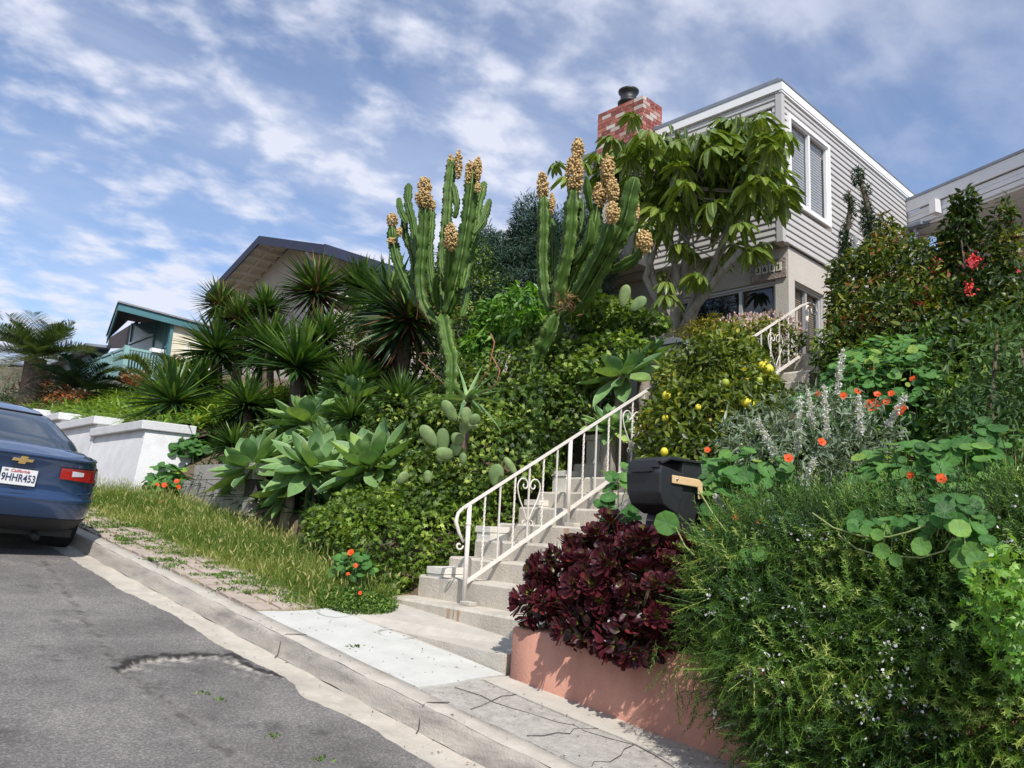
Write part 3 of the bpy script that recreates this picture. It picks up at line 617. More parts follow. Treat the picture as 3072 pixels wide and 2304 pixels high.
while z < 7.44:
    z1 = z+.068; off = .1 if row % 2 else 0
    y = 7.68-off
    while y < 8.7-.02:
        y0_, y1_ = max(y, 7.68), min(y+.195, 8.70)
        if y1_-y0_ > .02: tb(10.0, y0_, 10.09, y1_, z, z1)
        y += .205
    x = 10.0-(0.1-off)
    while x < 10.55-.02:
        x0_, x1_ = max(x, 10.003 if row % 2 else 10.095), min(x+.195, 10.55)
        if x1_-x0_ > .02: tb(x0_+.0, 7.677, x1_, 7.76, z, z1)
        x += .205
    z += .078; row += 1
bo = b.build('bricks', m_brick, chim); a = bo.data.attributes.new('tint', 'FLOAT', 'FACE'); a.data.foreach_set('value', np.array(tints[:len(bo.data.polygons)], np.float32))
b = MB((0, 0, 0)); c = (10.27, 8.22, 7.55)
prof = [(0, .13), (.03, .15), (.05, .18), (.07, .18), (.10, .14), (.22, .13), (.24, .17), (.27, .175), (.29, .1)]
b.tube([(c[0], c[1], c[2]+h_*1.15-.0) for h_, _ in prof], [q*1.08 for _, q in prof], 20); b.tube([(c[0], c[1], 7.44), (c[0], c[1], 7.56)], .12, 16); b.build('flue_cap', m_black, chim)
# thin metal flashing beside the chimney
# right wing
dw = Vector((-.363, -.932, 0)).normalized(); nw = Vector((-dw.y*-1, 0, 0)); nw = Vector((dw.y, -dw.x, 0)).normalized()
if nw.x > 0: nw = -nw
wp = Vector((15.42, 5.40, 0)); wing = empty('side_wing_house', (15.42, 5.4, 3.0), 'low pitched light grey porch wing beside the two storey house at the right edge', 'house')
def wbox(m_, a0, a1, z0, z1, d0, d1):
    vs = [wp+dw*a+Vector((0, 0, z_))+nw*d_ for d_ in (d0, d1) for a, z_ in ((a0, z0), (a1, z0), (a1, z1), (a0, z1))]
    m_.add(vs, [(0, 1, 2, 3), (7, 6, 5, 4), (0, 4, 5, 1), (1, 5, 6, 2), (2, 6, 7, 3), (3, 7, 4, 0)])
wo = wing.location
m_gw = surf('grey_white_paint', (.60, .60, .62), (.66, .66, .68), 2, .6, .08)
b = MB(wo); wbox(b, 0, 7, 6.42, 6.64, -.02, .03); b.build('fascia', m_gw, wing)
b = MB(wo)
for k in range(3): wbox(b, 0, 7, 6.41-.1*(k+1), 6.41-.1*k-.012, -.05-.0*k, .0+.012*(k % 2)-.02)
wbox(b, 0, 7, 6.1, 6.42, -.2, -.055); b.build('upper_siding', m_gw, wing)
b = MB(wo); wbox(b, 0, 7, 6.643, 6.69, -5, .05); b.build('roof', m_roofd, wing)
b = MB(wo); wbox(b, .1, 7, 6.06, 6.095, -2.2, -.06); b.build('soffit', m_gw, wing)
for a_ in (.72, 2.95): b = MB(wo); wbox(b, a_, a_+.13, 6.14, 6.40, -1.5, .16); b.build('beam_end', m_gw, wing)
b = MB(wo); wbox(b, -.2, 7, 2.2, 6.06, -2.4, -2.2); wbox(b, -.05, .12, 2.2, 6.06, -.5, -.3); b.build('wall', m_stucco, wing)
b = MB(wo); wbox(b, 1.2, 6.9, 3.4, 5.75, -2.2, -2.16); b.build('dark_window', m_glass, wing)
b = MB(wo); wbox(b, 1.9, 7, 5.78, 6.0, -1.0, -.92); b.build('shade_beam', m_roofd, wing)
b = MB(wo); b.tube([wp+dw*.35+nw*.1+Vector((0, 0, z_)) for z_ in (4.3, 5.2, 6.0)], .035, 8); b.tube([wp+dw*.2+nw*.12+Vector((0, 0, z_)) for z_ in (4.3, 5.2, 6.0)], .03, 8)
b.build('downpipe', m_frame, wing)
b = MB(wo); wbox(b, .1, .55, 6.0, 6.07, -.05, .2); b.build('gutter_end', m_roofd, wing)
b = MB(wo); wbox(b, .45, .85, 4.3, 5.9, -.9, -.86); b.build('side_pane', glassmat('pale_glass', (.25, .3, .4), .1), wing)

# gable house
m_gab = surf('taupe_stucco', (.40, .345, .315), (.46, .40, .365), 3, .95, .3, 50); m_navy = surf('navy_fascia', (.018, .024, .055), (.028, .034, .07), 4, .7, .1); m_soff = surf('cream_soffit', (.55, .50, .45), (.6, .55, .5), 3, .8, .1)
gh = empty('gable_house', (9.9, 20, 2.5), 'taupe stucco house with a navy edged gable roof behind the yuccas', 'house'); go = gh.location
pk = (20.08, 7.54); lf = (23.3, 6.49); rg = (16.44, 6.44)
b = MB(go); b.poly([(9.85, 22.6, 1.5), (9.85, 22.6, 6.65), (9.85, 20.05, 7.42), (9.85, 17.2, 6.55), (9.85, 17.2, 1.5)], (12, 0, 0)); b.build('wall', m_gab, gh)
for nm, mat_, x0, x1, top, th in (('roof', m_navy, 9.0, 22, .0, .05),):
    b = MB(go)
    for (ya, za), (yb, zb) in ((pk, lf), (pk, rg)): b.poly([(x0, ya, za), (x0, yb, zb), (x0, yb, zb-th), (x0, ya, za-th)], (x1-x0, 0, 0))
    b.build(nm, surf('dark_shingle', (.08, .08, .09), (.13, .13, .14), 12, .9, .4), gh)
b = MB(go)
for (ya, za), (yb, zb) in ((pk, lf), (pk, rg)): b.poly([(8.96, ya, za+.02), (8.96, yb, zb+.02), (8.96, yb, zb-.22), (8.96, ya, za-.22)], (.038, 0, 0))
b.box((8.96, 16.37, 6.2), (22, 16.41, 6.46)); b.box((8.96, 23.33, 6.26), (22, 23.37, 6.50)); b.build('fascia', m_navy, gh)
b = MB(go)
for (ya, za), (yb, zb) in ((pk, lf), (pk, rg)): b.poly([(9.0, ya, za-.056), (9.0, yb, zb-.056), (9.0, yb, zb-.08), (9.0, ya, za-.08)], (.85, 0, 0))
b.build('soffit', m_soff, gh)
b = MB(go)
sl_ = (lf[1]-pk[1])/(lf[0]-pk[0])
for k in range(7):
    y = 20.35+.42*k; z = pk[1]+sl_*(y-pk[0])-.1; b.box((9.0, y, z-.10), (9.85, y+.06, z+.02))
for k in range(1):
    b.poly([(9.4, 20.2, pk[1]-.16), (9.4, 23.2, pk[1]+sl_*3.1-.16), (9.4, 23.2, pk[1]+sl_*3.1-.09), (9.4, 20.2, pk[1]-.09)], (.09, 0, 0))
b.build('roof_battens', m_soff, gh)
b = MB(go)
for k in range(9): b.box((9.83, 18.35, 6.18+.07*k), (9.847, 18.72, 6.215+.07*k))
b.build('gable_vent', m_roofd, gh)
b = MB(go); b.poly([(9.0, 17.3, 6.52), (9.0, 17.3, 6.44), (9.8, 17.3, 5.95), (9.8, 17.3, 6.05)], (0, .08, 0)); b.build('roof_bracket', m_soff, gh)
window('window', gh, (9.84, 17.5, 4.3), (0, 1, 0), (-1, 0, 0), 1.0, 1.3)
b = MB(go); b.box((9.0, 15.3, 4.9), (10.8, 16.3, 5.0)); b.box((9.0, 15.3, 5.0), (9.05, 16.3, 5.12)); b.build('porch_roof', m_soff, gh)

# turquoise house
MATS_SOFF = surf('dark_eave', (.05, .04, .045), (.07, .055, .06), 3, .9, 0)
m_teal = surf('teal_paint', (.06, .17, .20), (.08, .22, .25), 3, .6, .1); m_aqua = surf('aqua_paint', (.22, .40, .40), (.28, .46, .45), 3, .7, .1); m_cream = surf('cream_stucco', (.72, .66, .52), (.78, .72, .58), 3, .9, .2)
th = empty('teal_house', (8.5, 24.5, 3), 'cream house with teal trim, a big overhanging roof and a slatted balcony at the left', 'house'); to = th.location
A0 = Vector((6.87, 24.36, 5.82)); R0 = Vector((12.2, 24.36, 5.56)); L0 = Vector((7.45, 27.1, 5.28)); Q0 = Vector((12.5, 29.5, 5.2))
T1 = Vector((12.5, 28.7, 6.5)); T2 = Vector((8.5, 28.9, 6.42)); b = MB(to); b.add([A0, R0, T1, T2, L0]+[q-Vector((0, 0, .03)) for q in (A0, R0, T1, T2, L0)], [(0, 1, 2), (0, 2, 3), (0, 3, 4), (7, 6, 5), (8, 7, 5), (9, 8, 5)]); b.build('soffit', surf('dark_soffit', (.06, .04, .05), (.08, .055, .06), 3, .9, 0), th)
b = MB(to)
b.poly([A0+Vector((-.03, -.03, .03)), R0+Vector((0, -.03, .03)), R0+Vector((0, -.03, -.19)), A0+Vector((-.03, -.03, -.19))], (0, .035, 0))
b.poly([A0+Vector((-.04, 0, .03)), L0+Vector((-.04, 0, .03)), L0+Vector((-.04, 0, -.17)), A0+Vector((-.04, 0, -.19))], (.035, 0, 0))
b.build('fascia', m_teal, th)
b = MB(to); U = [A0+Vector((-.08, -.08, .035)), R0+Vector((0, -.08, .035)), T1+Vector((0, 0, .035)), T2+Vector((0, 0, .035)), L0+Vector((-.08, 0, .035))]; b.add(U+[q+Vector((0, 0, .05)) for q in U], [(2, 1, 0), (3, 2, 0), (4, 3, 0), (5, 6, 7), (5, 7, 8), (5, 8, 9), (0, 1, 6, 5), (4, 0, 5, 9), (3, 4, 9, 8)]); b.build('roof', surf('grey_shingle', (.22, .22, .24), (.32, .32, .34), 15, .9, .5), th)
b = MB(to); b.box((8.52, 24.5, 2.5), (12.3, 29.4, 5.2)); b.box((8.53, 24.5, 5.2), (12.2, 24.6, 5.58)); b.build('wall', m_cream, th)
window('window', th, (9.0, 24.5, 4.35), (1, 0, 0), (0, -1, 0), .95, .8, fw_=.04, mull=.5, slat=False, glass=glassmat('grey_glass', (.12, .14, .17), .08))
m_gglass = glassmat('green_glass', (.13, .22, .23), .15)
for q0, q1 in (((8.44, 24.44, 3.5), (8.52, 24.56, 5.66)), ((8.46, 24.95, 3.5), (8.486, 25.04, 5.64)), ((8.46, 25.9, 3.5), (8.486, 26.0, 5.86)), ((8.46, 28.3, 3.5), (8.52, 28.4, 6.2)), ((8.462, 24.56, 4.86), (8.485, 24.95, 4.93))): b = MB(to); b.box(q0, q1); b.build('wall_post', m_teal, th)
b = MB(to); b.poly([(8.49, 24.56, 3.5), (8.49, 28.4, 3.5), (8.49, 28.4, 6.2), (8.49, 24.56, 5.72)], (.029, 0, 0)); b.build('glass_wall', m_gglass, th)
b = MB(to); b.bar((8.45, 26.0, 5.46), (8.45, 28.3, 5.46), .03, .05); b.box((8.44, 28.24, 5.46), (8.458, 28.29, 6.1)); b.build('white_mullion', m_trim, th)
bal = MB(to); bal.box((7.22, 24.42, 4.55), (8.42, 24.5, 4.62)); bal.box((7.22, 24.5, 4.55), (7.3, 29, 4.62)); bal.box((7.2, 24.4, 3.75), (8.45, 29, 3.9))
bal.box((7.2, 24.4, 3.7), (7.34, 24.52, 4.66)); bal.box((8.2, 24.4, 3.7), (8.34, 24.52, 4.66))
for k in range(10): bal.box((7.4+.085*k, 24.43, 3.9), (7.43+.085*k, 24.47, 4.55))
for k in range(3): bal.box((7.22, 25.6+1.1*k, 3.8), (7.28, 25.7+1.1*k, 4.62))
bal.build('balcony', m_aqua, th)
b = MB(to); b.poly([(8.6, 28.41, 3.5), (8.6, 28.41, 6.3), (8.6, 31.2, 6.1), (8.6, 31.2, 5.72), (8.6, 29.4, 5.5), (8.6, 29.2, 3.5)], (.1, 0, 0)); b.build('shaded_gable_end', MATS_SOFF, th)
b = MB(to); b.box((7.24, 24.6, 3.95), (7.255, 28.9, 4.5)); b.build('balcony_screen', m_aqua, th)
b = MB(to); b.box((7.95, 24.36, 4.6), (8.3, 24.6, 4.72)); b.build('air_conditioner', m_trim, th)
b = MB(to); b.poly([(6.9, 27.4, 4.98), (7.6, 27.2, 5.0), (9, 34, 4.9), (7.0, 34, 4.75)], (0, 0, .08)); b.box((7.3, 27.6, 2.5), (9, 34, 4.85)); b.build('lower_roof', m_roofd, th)
b = MB(to); b.box((7.3, 24.6, 2.3), (8.5, 29, 3.7)); b.build('lower_wall', m_cream, th)

# grey clapboard house at the far left edge and dark trees beyond the street are built with the planting
# ================================================================ PLANTING
def gnd(p, dz=0.): return (float(p[0]), float(p[1]), float(H(p[0], p[1]))+dz)
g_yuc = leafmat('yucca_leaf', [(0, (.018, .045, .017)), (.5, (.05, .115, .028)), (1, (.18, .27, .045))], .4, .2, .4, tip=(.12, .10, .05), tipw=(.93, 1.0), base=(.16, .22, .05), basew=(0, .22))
g_dry = leafmat('dry_leaf', [(0, (.07, .038, .02)), (.6, (.17, .10, .05)), (1, (.36, .27, .09))], .8, .1, .2)
g_aga = leafmat('agave_leaf', [(0, (.10, .195, .085)), (.5, (.17, .30, .11)), (1, (.34, .47, .13))], .5, .15, .35, edge=(.32, .42, .22), edgew=(.86, 1.), base=(.33, .43, .2), basew=(.0, .3), var=.15)
g_strap = leafmat('strap_leaf', [(0, (.07, .15, .02)), (.5, (.16, .27, .035)), (1, (.36, .42, .08))], .4, .3, .5)
g_cac = leafmat('cactus_skin', [(0, (.038, .085, .013)), (1, (.075, .14, .020))], .55, 0, .3, edge=(.20, .27, .07), edgew=(.72, 1.), var=.3)
g_pad = leafmat('pricklypear_skin', [(0, (.12, .19, .07)), (1, (.19, .26, .10))], .6, 0, .3, var=.35)
m_fruit = surf('cactus_fruit', (.32, .18, .06), (.68, .50, .22), 45, .5, 0)
g_ivy = leafmat('ivy_leaf', [(0, (.035, .065, .012)), (.4, (.075, .135, .018)), (.7, (.18, .28, .035)), (1, (.38, .46, .09))], .45, .3, .35)
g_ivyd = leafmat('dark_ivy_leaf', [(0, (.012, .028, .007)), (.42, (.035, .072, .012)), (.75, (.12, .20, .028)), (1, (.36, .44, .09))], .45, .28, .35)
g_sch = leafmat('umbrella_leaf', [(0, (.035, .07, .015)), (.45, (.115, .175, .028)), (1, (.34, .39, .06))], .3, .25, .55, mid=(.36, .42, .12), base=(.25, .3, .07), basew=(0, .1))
g_lem = leafmat('lemon_leaf', [(0, (.022, .04, .007)), (.4, (.07, .11, .014)), (.78, (.20, .25, .03)), (1, (.62, .50, .06))], .42, .3, .4)
g_red = leafmat('myrtle_leaf', [(0, (.013, .028, .007)), (.45, (.042, .08, .013)), (.78, (.19, .22, .03)), (.93, (.22, .10, .03)), (1, (.30, .055, .035))], .42, .25, .35)
g_dk = leafmat('conifer_leaf', [(0, (.018, .04, .026)), (.6, (.035, .075, .05)), (1, (.07, .125, .085))], .6, .12, .3)
g_cyp = leafmat('cypress_leaf', [(0, (.014, .035, .018)), (.6, (.03, .065, .03)), (1, (.07, .11, .045))], .6, .1, .3)
g_ros = leafmat('rosemary_leaf', [(0, (.012, .034, .008)), (.42, (.05, .115, .018)), (.8, (.16, .27, .04)), (1, (.36, .43, .11))], .45, .2, .4)
g_nas = leafmat('nasturtium_leaf', [(0, (.035, .10, .025)), (.5, (.075, .20, .045)), (.85, (.15, .30, .06)), (1, (.32, .42, .07))], .55, .35, .25, mid=(.13, .26, .1), var=.3)
g_sage = leafmat('sage_leaf', [(0, (.10, .15, .09)), (.6, (.20, .26, .18)), (1, (.38, .42, .33))], .7, .15, .2)
g_lil = leafmat('lilac_petal', [(0, (.52, .50, .56)), (1, (.80, .79, .82))], .7, .25, .2, var=0)
g_org = leafmat('orange_petal', [(0, (.62, .055, .01)), (.6, (.80, .11, .015)), (1, (.86, .28, .02))], .5, .25, .3, var=0)
g_aeo = leafmat('aeonium_leaf', [(0, (.17, .19, .03)), (.10, (.10, .05, .02)), (.22, (.04, .009, .014)), (.6, (.065, .010, .018)), (1, (.15, .025, .03))], .38, .08, .45, base=(.14, .19, .03), basew=(.0, .35), var=.2)
g_gra = leafmat('grass_blade', [(0, (.10, .17, .03)), (.45, (.20, .27, .06)), (.75, (.36, .36, .13)), (1, (.52, .44, .22))], .6, .35, .25, var=0)
g_palm = leafmat('palm_leaf', [(0, (.035, .075, .03)), (.6, (.09, .14, .05)), (1, (.33, .28, .09))], .4, .2, .5)
g_pink = leafmat('pink_petal', [(0, (.55, .3, .32)), (1, (.78, .66, .64))], .6, .25, .3, var=0)
g_yel = leafmat('yellow_shrub_leaf', [(0, (.13, .13, .015)), (.5, (.28, .26, .03)), (1, (.46, .38, .05))], .5, .3, .3)
g_brt = leafmat('bright_leaf', [(0, (.05, .14, .02)), (.5, (.12, .27, .035)), (1, (.27, .42, .07))], .4, .35, .5)
m_bark = surf('pale_bark', (.20, .165, .13), (.40, .36, .31), 12, .95, .5, 40, stretch=(1, 1, .4)); m_bark2 = surf('brown_bark', (.07, .05, .035), (.16, .12, .085), 14, .95, .6, 40)
m_stem = surf('green_stem', (.20, .26, .08), (.32, .36, .14), 8, .6, 0); m_lemon = surf('lemon_skin', (.62, .50, .02), (.72, .66, .06), 6, .45, .25, 90); m_lime = surf('unripe_lemon_skin', (.22, .30, .02), (.38, .42, .05), 6, .45, .25, 90)

# ---- yuccas: three crown meshes, shared by every head
def yucca_mesh(name, n_, Lb, seed, low=-.55, bend=.10, w=.066):
    r_ = np.random.default_rng(seed); F = Fol(); el = np.arcsin(np.clip(r_.uniform(low, 1, n_), -.95, .999)); az = r_.uniform(0, 2*pi, n_)
    D = np.stack([np.cos(el)*np.cos(az), np.cos(el)*np.sin(az), np.sin(el)], -1); L = Lb*r_.uniform(.78, 1.08, n_)*np.where(el < -.2, .9, 1)
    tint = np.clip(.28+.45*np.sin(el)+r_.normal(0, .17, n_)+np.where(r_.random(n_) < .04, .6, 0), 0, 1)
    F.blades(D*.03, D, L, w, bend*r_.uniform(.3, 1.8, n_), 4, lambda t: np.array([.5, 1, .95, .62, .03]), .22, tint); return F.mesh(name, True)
YM = [yucca_mesh('yucca_crown', 200, 1., s_, lo) for s_, lo in ((1, -.5), (2, -.75), (3, -.3))]
YD = yucca_mesh('dead_skirt', 80, .85, 9, -1., .2, .05)
def yucca(name, X, Y, x, rpx, label, variant=0, trunk=None, skirt=False, tilt=(0, 0), group=None):
    c = dx_(X, Y, x); R = rpx*1.14*depth(c)/1689.; g = gnd(c if trunk is None else dx_(*trunk, x)); t_ = empty(name, g, label, 'yucca', group)
    m_ = MB(g); top = Vector(c)-Vector((0, 0, .05)); b0 = Vector((g[0], g[1], g[2]-.2)); mid_ = (b0+top)/2+Vector((.05, -.06, 0))
    m_.tube([b0, mid_, top], [.13*R+.04, .1*R+.03, .07*R+.02], 8); m_.build('trunk', m_bark2, t_)
    cr_ = link('crown', YM[variant], g_yuc, t_); cr_.location = Vector(c)-Vector(g); cr_.scale = (R, R, R); cr_.rotation_euler = (tilt[0], tilt[1], random.uniform(0, 6))
    if skirt: sk = link('dead_leaves', YD, g_dry, t_); sk.location = Vector(c)-Vector(g)-Vector((0, 0, .1)); sk.scale = (R*1.0, R*1.0, R*1.5); sk.rotation_euler = (tilt[0], tilt[1], 1)
    return t_
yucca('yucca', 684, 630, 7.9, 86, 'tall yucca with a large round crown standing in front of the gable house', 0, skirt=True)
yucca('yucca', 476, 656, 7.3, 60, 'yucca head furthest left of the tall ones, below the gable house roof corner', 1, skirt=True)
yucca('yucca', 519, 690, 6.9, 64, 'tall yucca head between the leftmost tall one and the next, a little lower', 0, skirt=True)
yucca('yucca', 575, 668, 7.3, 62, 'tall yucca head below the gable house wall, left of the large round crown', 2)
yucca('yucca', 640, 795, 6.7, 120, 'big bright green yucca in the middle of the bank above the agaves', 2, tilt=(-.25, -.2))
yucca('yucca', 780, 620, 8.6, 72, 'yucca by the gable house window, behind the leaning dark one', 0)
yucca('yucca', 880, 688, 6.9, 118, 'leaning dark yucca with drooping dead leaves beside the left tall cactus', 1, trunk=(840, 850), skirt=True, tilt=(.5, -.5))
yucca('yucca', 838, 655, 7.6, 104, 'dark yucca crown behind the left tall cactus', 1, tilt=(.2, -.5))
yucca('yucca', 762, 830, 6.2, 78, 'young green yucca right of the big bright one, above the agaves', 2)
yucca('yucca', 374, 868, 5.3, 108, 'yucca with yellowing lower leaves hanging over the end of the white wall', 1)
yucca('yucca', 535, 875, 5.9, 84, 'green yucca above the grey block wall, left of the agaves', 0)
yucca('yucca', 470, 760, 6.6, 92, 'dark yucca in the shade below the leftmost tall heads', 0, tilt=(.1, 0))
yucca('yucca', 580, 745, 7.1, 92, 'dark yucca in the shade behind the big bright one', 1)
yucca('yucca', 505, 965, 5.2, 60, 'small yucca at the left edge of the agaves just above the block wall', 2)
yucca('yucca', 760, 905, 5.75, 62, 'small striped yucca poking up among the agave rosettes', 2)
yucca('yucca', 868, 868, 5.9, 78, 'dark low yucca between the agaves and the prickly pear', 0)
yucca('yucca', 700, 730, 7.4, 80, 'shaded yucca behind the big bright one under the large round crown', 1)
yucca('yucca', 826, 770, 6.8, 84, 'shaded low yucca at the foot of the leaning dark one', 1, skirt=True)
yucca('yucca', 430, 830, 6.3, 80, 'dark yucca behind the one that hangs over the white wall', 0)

# ---- agaves
def agave_mesh(name, n_, seed, w=.37):
    r_ = np.random.default_rng(seed); F = Fol(); i = np.arange(n_); az = i*2.39996+r_.normal(0, .12, n_); f = (i+.5)/n_
    el = 1.35-1.45*f**.75; L = np.interp(f, [0, .15, .5, 1], [.55, .8, 1, .95])*r_.uniform(.9, 1.06, n_)
    D = np.stack([np.cos(el)*np.cos(az), np.cos(el)*np.sin(az), np.sin(el)], -1)
    F.blades(D*.04, D, L, w*r_.uniform(.9, 1.1, n_), .06+.22*f, 8, lambda t: np.interp(t, [0, .12, .35, .55, .75, .9, 1], [.42, .4, .78, 1, .82, .42, .02]), .33, np.clip(.45+r_.normal(0, .22, n_), 0, 1)); return F.mesh(name, True)
AM = [agave_mesh('agave_leaves', 30, 3), agave_mesh('agave_leaves', 26, 4), agave_mesh('agave_leaves', 34, 5, .33)]
def agave(X, Y, x, rpx, label, v=0, rot=(0, 0, 0), mat=None):
    c = dx_(X, Y, x); R = rpx*1.2*depth(c)/1689.; g = gnd(c); g = (g[0], g[1], min(g[2], float(c[2])-.1)); t_ = empty('agave', g, label, 'agave'); m_ = MB(g); m_.tube([(g[0], g[1], g[2]-.15), (g[0], g[1], c[2]-.02), tuple(Vector(c)+Vector((0, 0, .05)))], [.09, .08, .04], 8); m_.build('stem', m_bark, t_)
    l_ = link('leaf_rosette', AM[v], None, t_); l_.location = Vector(c)-Vector(g); l_.scale = (R, R, R); l_.rotation_euler = rot
    if not AM[v].materials: AM[v].materials.append(g_aga)
    return t_
agave(548, 1010, 4.95, 92, 'leftmost agave rosette, beside the grey block wall', 0, (-.3, -.45, .3))
agave(672, 915, 5.9, 92, 'upper agave rosette behind the others with upright pale leaves', 1, (-.2, -.3, 1.))
agave(678, 1015, 5.1, 98, 'central agave rosette drooping to the weedy grass', 2, (-.35, -.5, 2.))
agave(808, 1010, 5.3, 118, 'largest blue green agave rosette, right of the group above the ivy', 2, (-.25, -.45, .6))
agave(762, 862, 6.2, 72, 'topmost agave rosette with two broad upright leaves under the dry yucca leaves', 1, (-.1, -.2, 2.2))
agave(625, 1060, 4.9, 74, 'small low agave rosette at the foot of the group by the grass', 1, (-.5, -.6, .2))
agave(722, 960, 5.6, 78, 'agave rosette tucked between the upper and the largest one', 0, (-.2, -.3, 1.4))
agave(1345, 812, 6.9, 88, 'broad leaved agave left of the upper end of the stair railing', 1, (-.3, -.5, .5))
agave(1392, 770, 7.6, 62, 'bright green agave under the upper mailbox', 2, (-.1, -.2, 1.1))
agave(1318, 925, 6.5, 60, 'shaded agave under the ivy beside the stair railing', 0, (-.3, -.4, 1.9))

# ---- candelabra cacti
def cactus(label, off, sc, x, trunk, branches, tr_w=.15):
    P_ = lambda q, dx=0.: Vector(onx(off[0]+q[0]*sc, off[1]+q[1]*sc, x+dx))
    base = P_(trunk[0]); g = (base.x, base.y, float(H(base.x, base.y))-.1); t_ = empty('candelabra_cactus', g, label, 'cactus')
    def rib(name, pts, rr, n_ribs=5):
        pts = [Vector(q) for q in pts]; L = sum((b_-a_).length for a_, b_ in zip(pts[:-1], pts[1:])); n_ = max(8, int(L/.028)); q = []
        d_ = [0]
        for a_, b_ in zip(pts[:-1], pts[1:]): d_.append(d_[-1]+(b_-a_).length)
        for s_ in np.linspace(0, d_[-1], n_):  # catmull-rom through the points
            i = min(len(pts)-2, max(0, int(np.searchsorted(d_, s_, side='right')-1))); u = (s_-d_[i])/max(d_[i+1]-d_[i], 1e-6)
            p0, p1, p2, p3 = pts[max(i-1, 0)], pts[i], pts[i+1], pts[min(i+2, len(pts)-1)]
            q.append(.5*((2*p1)+(p2-p0)*u+(2*p0-5*p1+4*p2-p3)*u*u+(3*p1-p0-3*p2+p3)*u**3))
        R_ = [rr*(1+.11*sin(i*.95))*min(1, .6+.4*i/8.)*min(1., .35+.65*(n_-1-i)/5.)*(1-.10*(1 if (i % 22) < 2 else 0)) for i in range(n_)]
        m_ = MB(g); k_ = n_ribs*4
        wav = [1, .50, .27, .50]
        m_.tube(q, R_, k_, rad=lambda k, i: wav[k % 4]*(1+(.10*(1 if i % 2 else -1) if k % 4 == 0 else 0)))
        o = m_.build(name, g_cac, t_); me = o.data
        a = me.attributes.new('across', 'FLOAT', 'POINT'); a.data.foreach_set('value', np.tile([.95, .3, 0, .3], len(me.vertices)//4+1)[:len(me.vertices)].astype(np.float32))
        a = me.attributes.new('tint', 'FLOAT', 'POINT'); a.data.foreach_set('value', np.full(len(me.vertices), random.uniform(.1, .9), np.float32))
        return o, q
    tr = [P_(q) for q in trunk]; rib('trunk', [Vector((base.x, base.y, g[2]-.2))]+tr, tr_w*.95, 5)
    for i, (pts, w_, fr, dd) in enumerate(branches):
        n_ = len(pts); P3 = [P_(q, dd*(j/(n_-1))**.8) for j, q in enumerate(pts)]
        rib('branch', P3, w_, 4 if i % 2 else 5)
        for fx, fy, frx, fry in fr:
            c = P_((fx, fy), dd); k = depth(c)/2346.3*sc; m_ = MB(g); nb = int(50+frx*fry*.24)
            for _ in range(nb):
                u = runit(1)[0]; pf_ = (frx*.85*u[0], fry*u[2]*1.1); d3 = RT*pf_[0]*k+UP*pf_[1]*k+FW*u[1]*frx*k
                m_.sphere(Vector(c)+Vector(d3)*random.uniform(.6, 1.1), random.uniform(.0115, .0165), 6, 4)
            m_.build('fruit_cluster', m_fruit, t_)
    return t_
cactus('left tall candelabra cactus with clustered tan fruit against the sky', (1130, 420), .756, 6.3, [(300, 925), (285, 820), (262, 690)], [
    ([(262, 735), (215, 700), (182, 640), (172, 540), (180, 430), (186, 320), (188, 215)], .088, [(190, 185, 30, 34), (188, 235, 38, 36)], -.25),
    ([(170, 660), (120, 570), (82, 480), (66, 400), (60, 330)], .08, [(62, 320, 24, 28), (62, 402, 24, 12), (90, 365, 12, 16)], -.1),
    ([(150, 560), (145, 460), (118, 390), (104, 310)], .06, [(113, 322, 12, 26)], .2),
    ([(158, 460), (146, 340), (125, 255), (127, 172)], .066, [], .3),
    ([(120, 330), (96, 285), (88, 230)], .055, [], .2),
    ([(248, 670), (220, 570), (208, 450), (214, 350), (218, 270)], .066, [(222, 262, 14, 22)], .25),
    ([(262, 690), (268, 570), (262, 460), (276, 330), (284, 200), (300, 70)], .085, [(294, 100, 16, 38), (325, 95, 17, 52)], .35),
    ([(275, 690), (305, 610), (330, 500), (352, 380), (368, 270), (385, 110)], .10, [(372, 150, 26, 60), (402, 115, 17, 42), (400, 190, 12, 20)], 0),
    ([(308, 310), (318, 260), (304, 170)], .05, [], 0),
    ([(338, 590), (362, 480), (390, 360), (402, 260), (428, 165)], .07, [(424, 205, 9, 18)], .45),
    ([(385, 375), (415, 335), (432, 285), (450, 235)], .062, [], .3),
    ([(285, 640), (285, 540), (292, 440), (297, 370)], .07, [(295, 385, 30, 46), (280, 408, 20, 16)], -.35),
    ([(245, 680), (232, 600), (238, 530)], .05, [], -.3),
    ([(338, 700), (352, 640), (358, 580)], .05, [], .5),
    ([(322, 600), (346, 560), (365, 490), (370, 440)], .055, [], .5),
    ([(275, 560), (258, 500), (270, 400), (275, 300), (288, 215)], .07, [], .6)], .135)
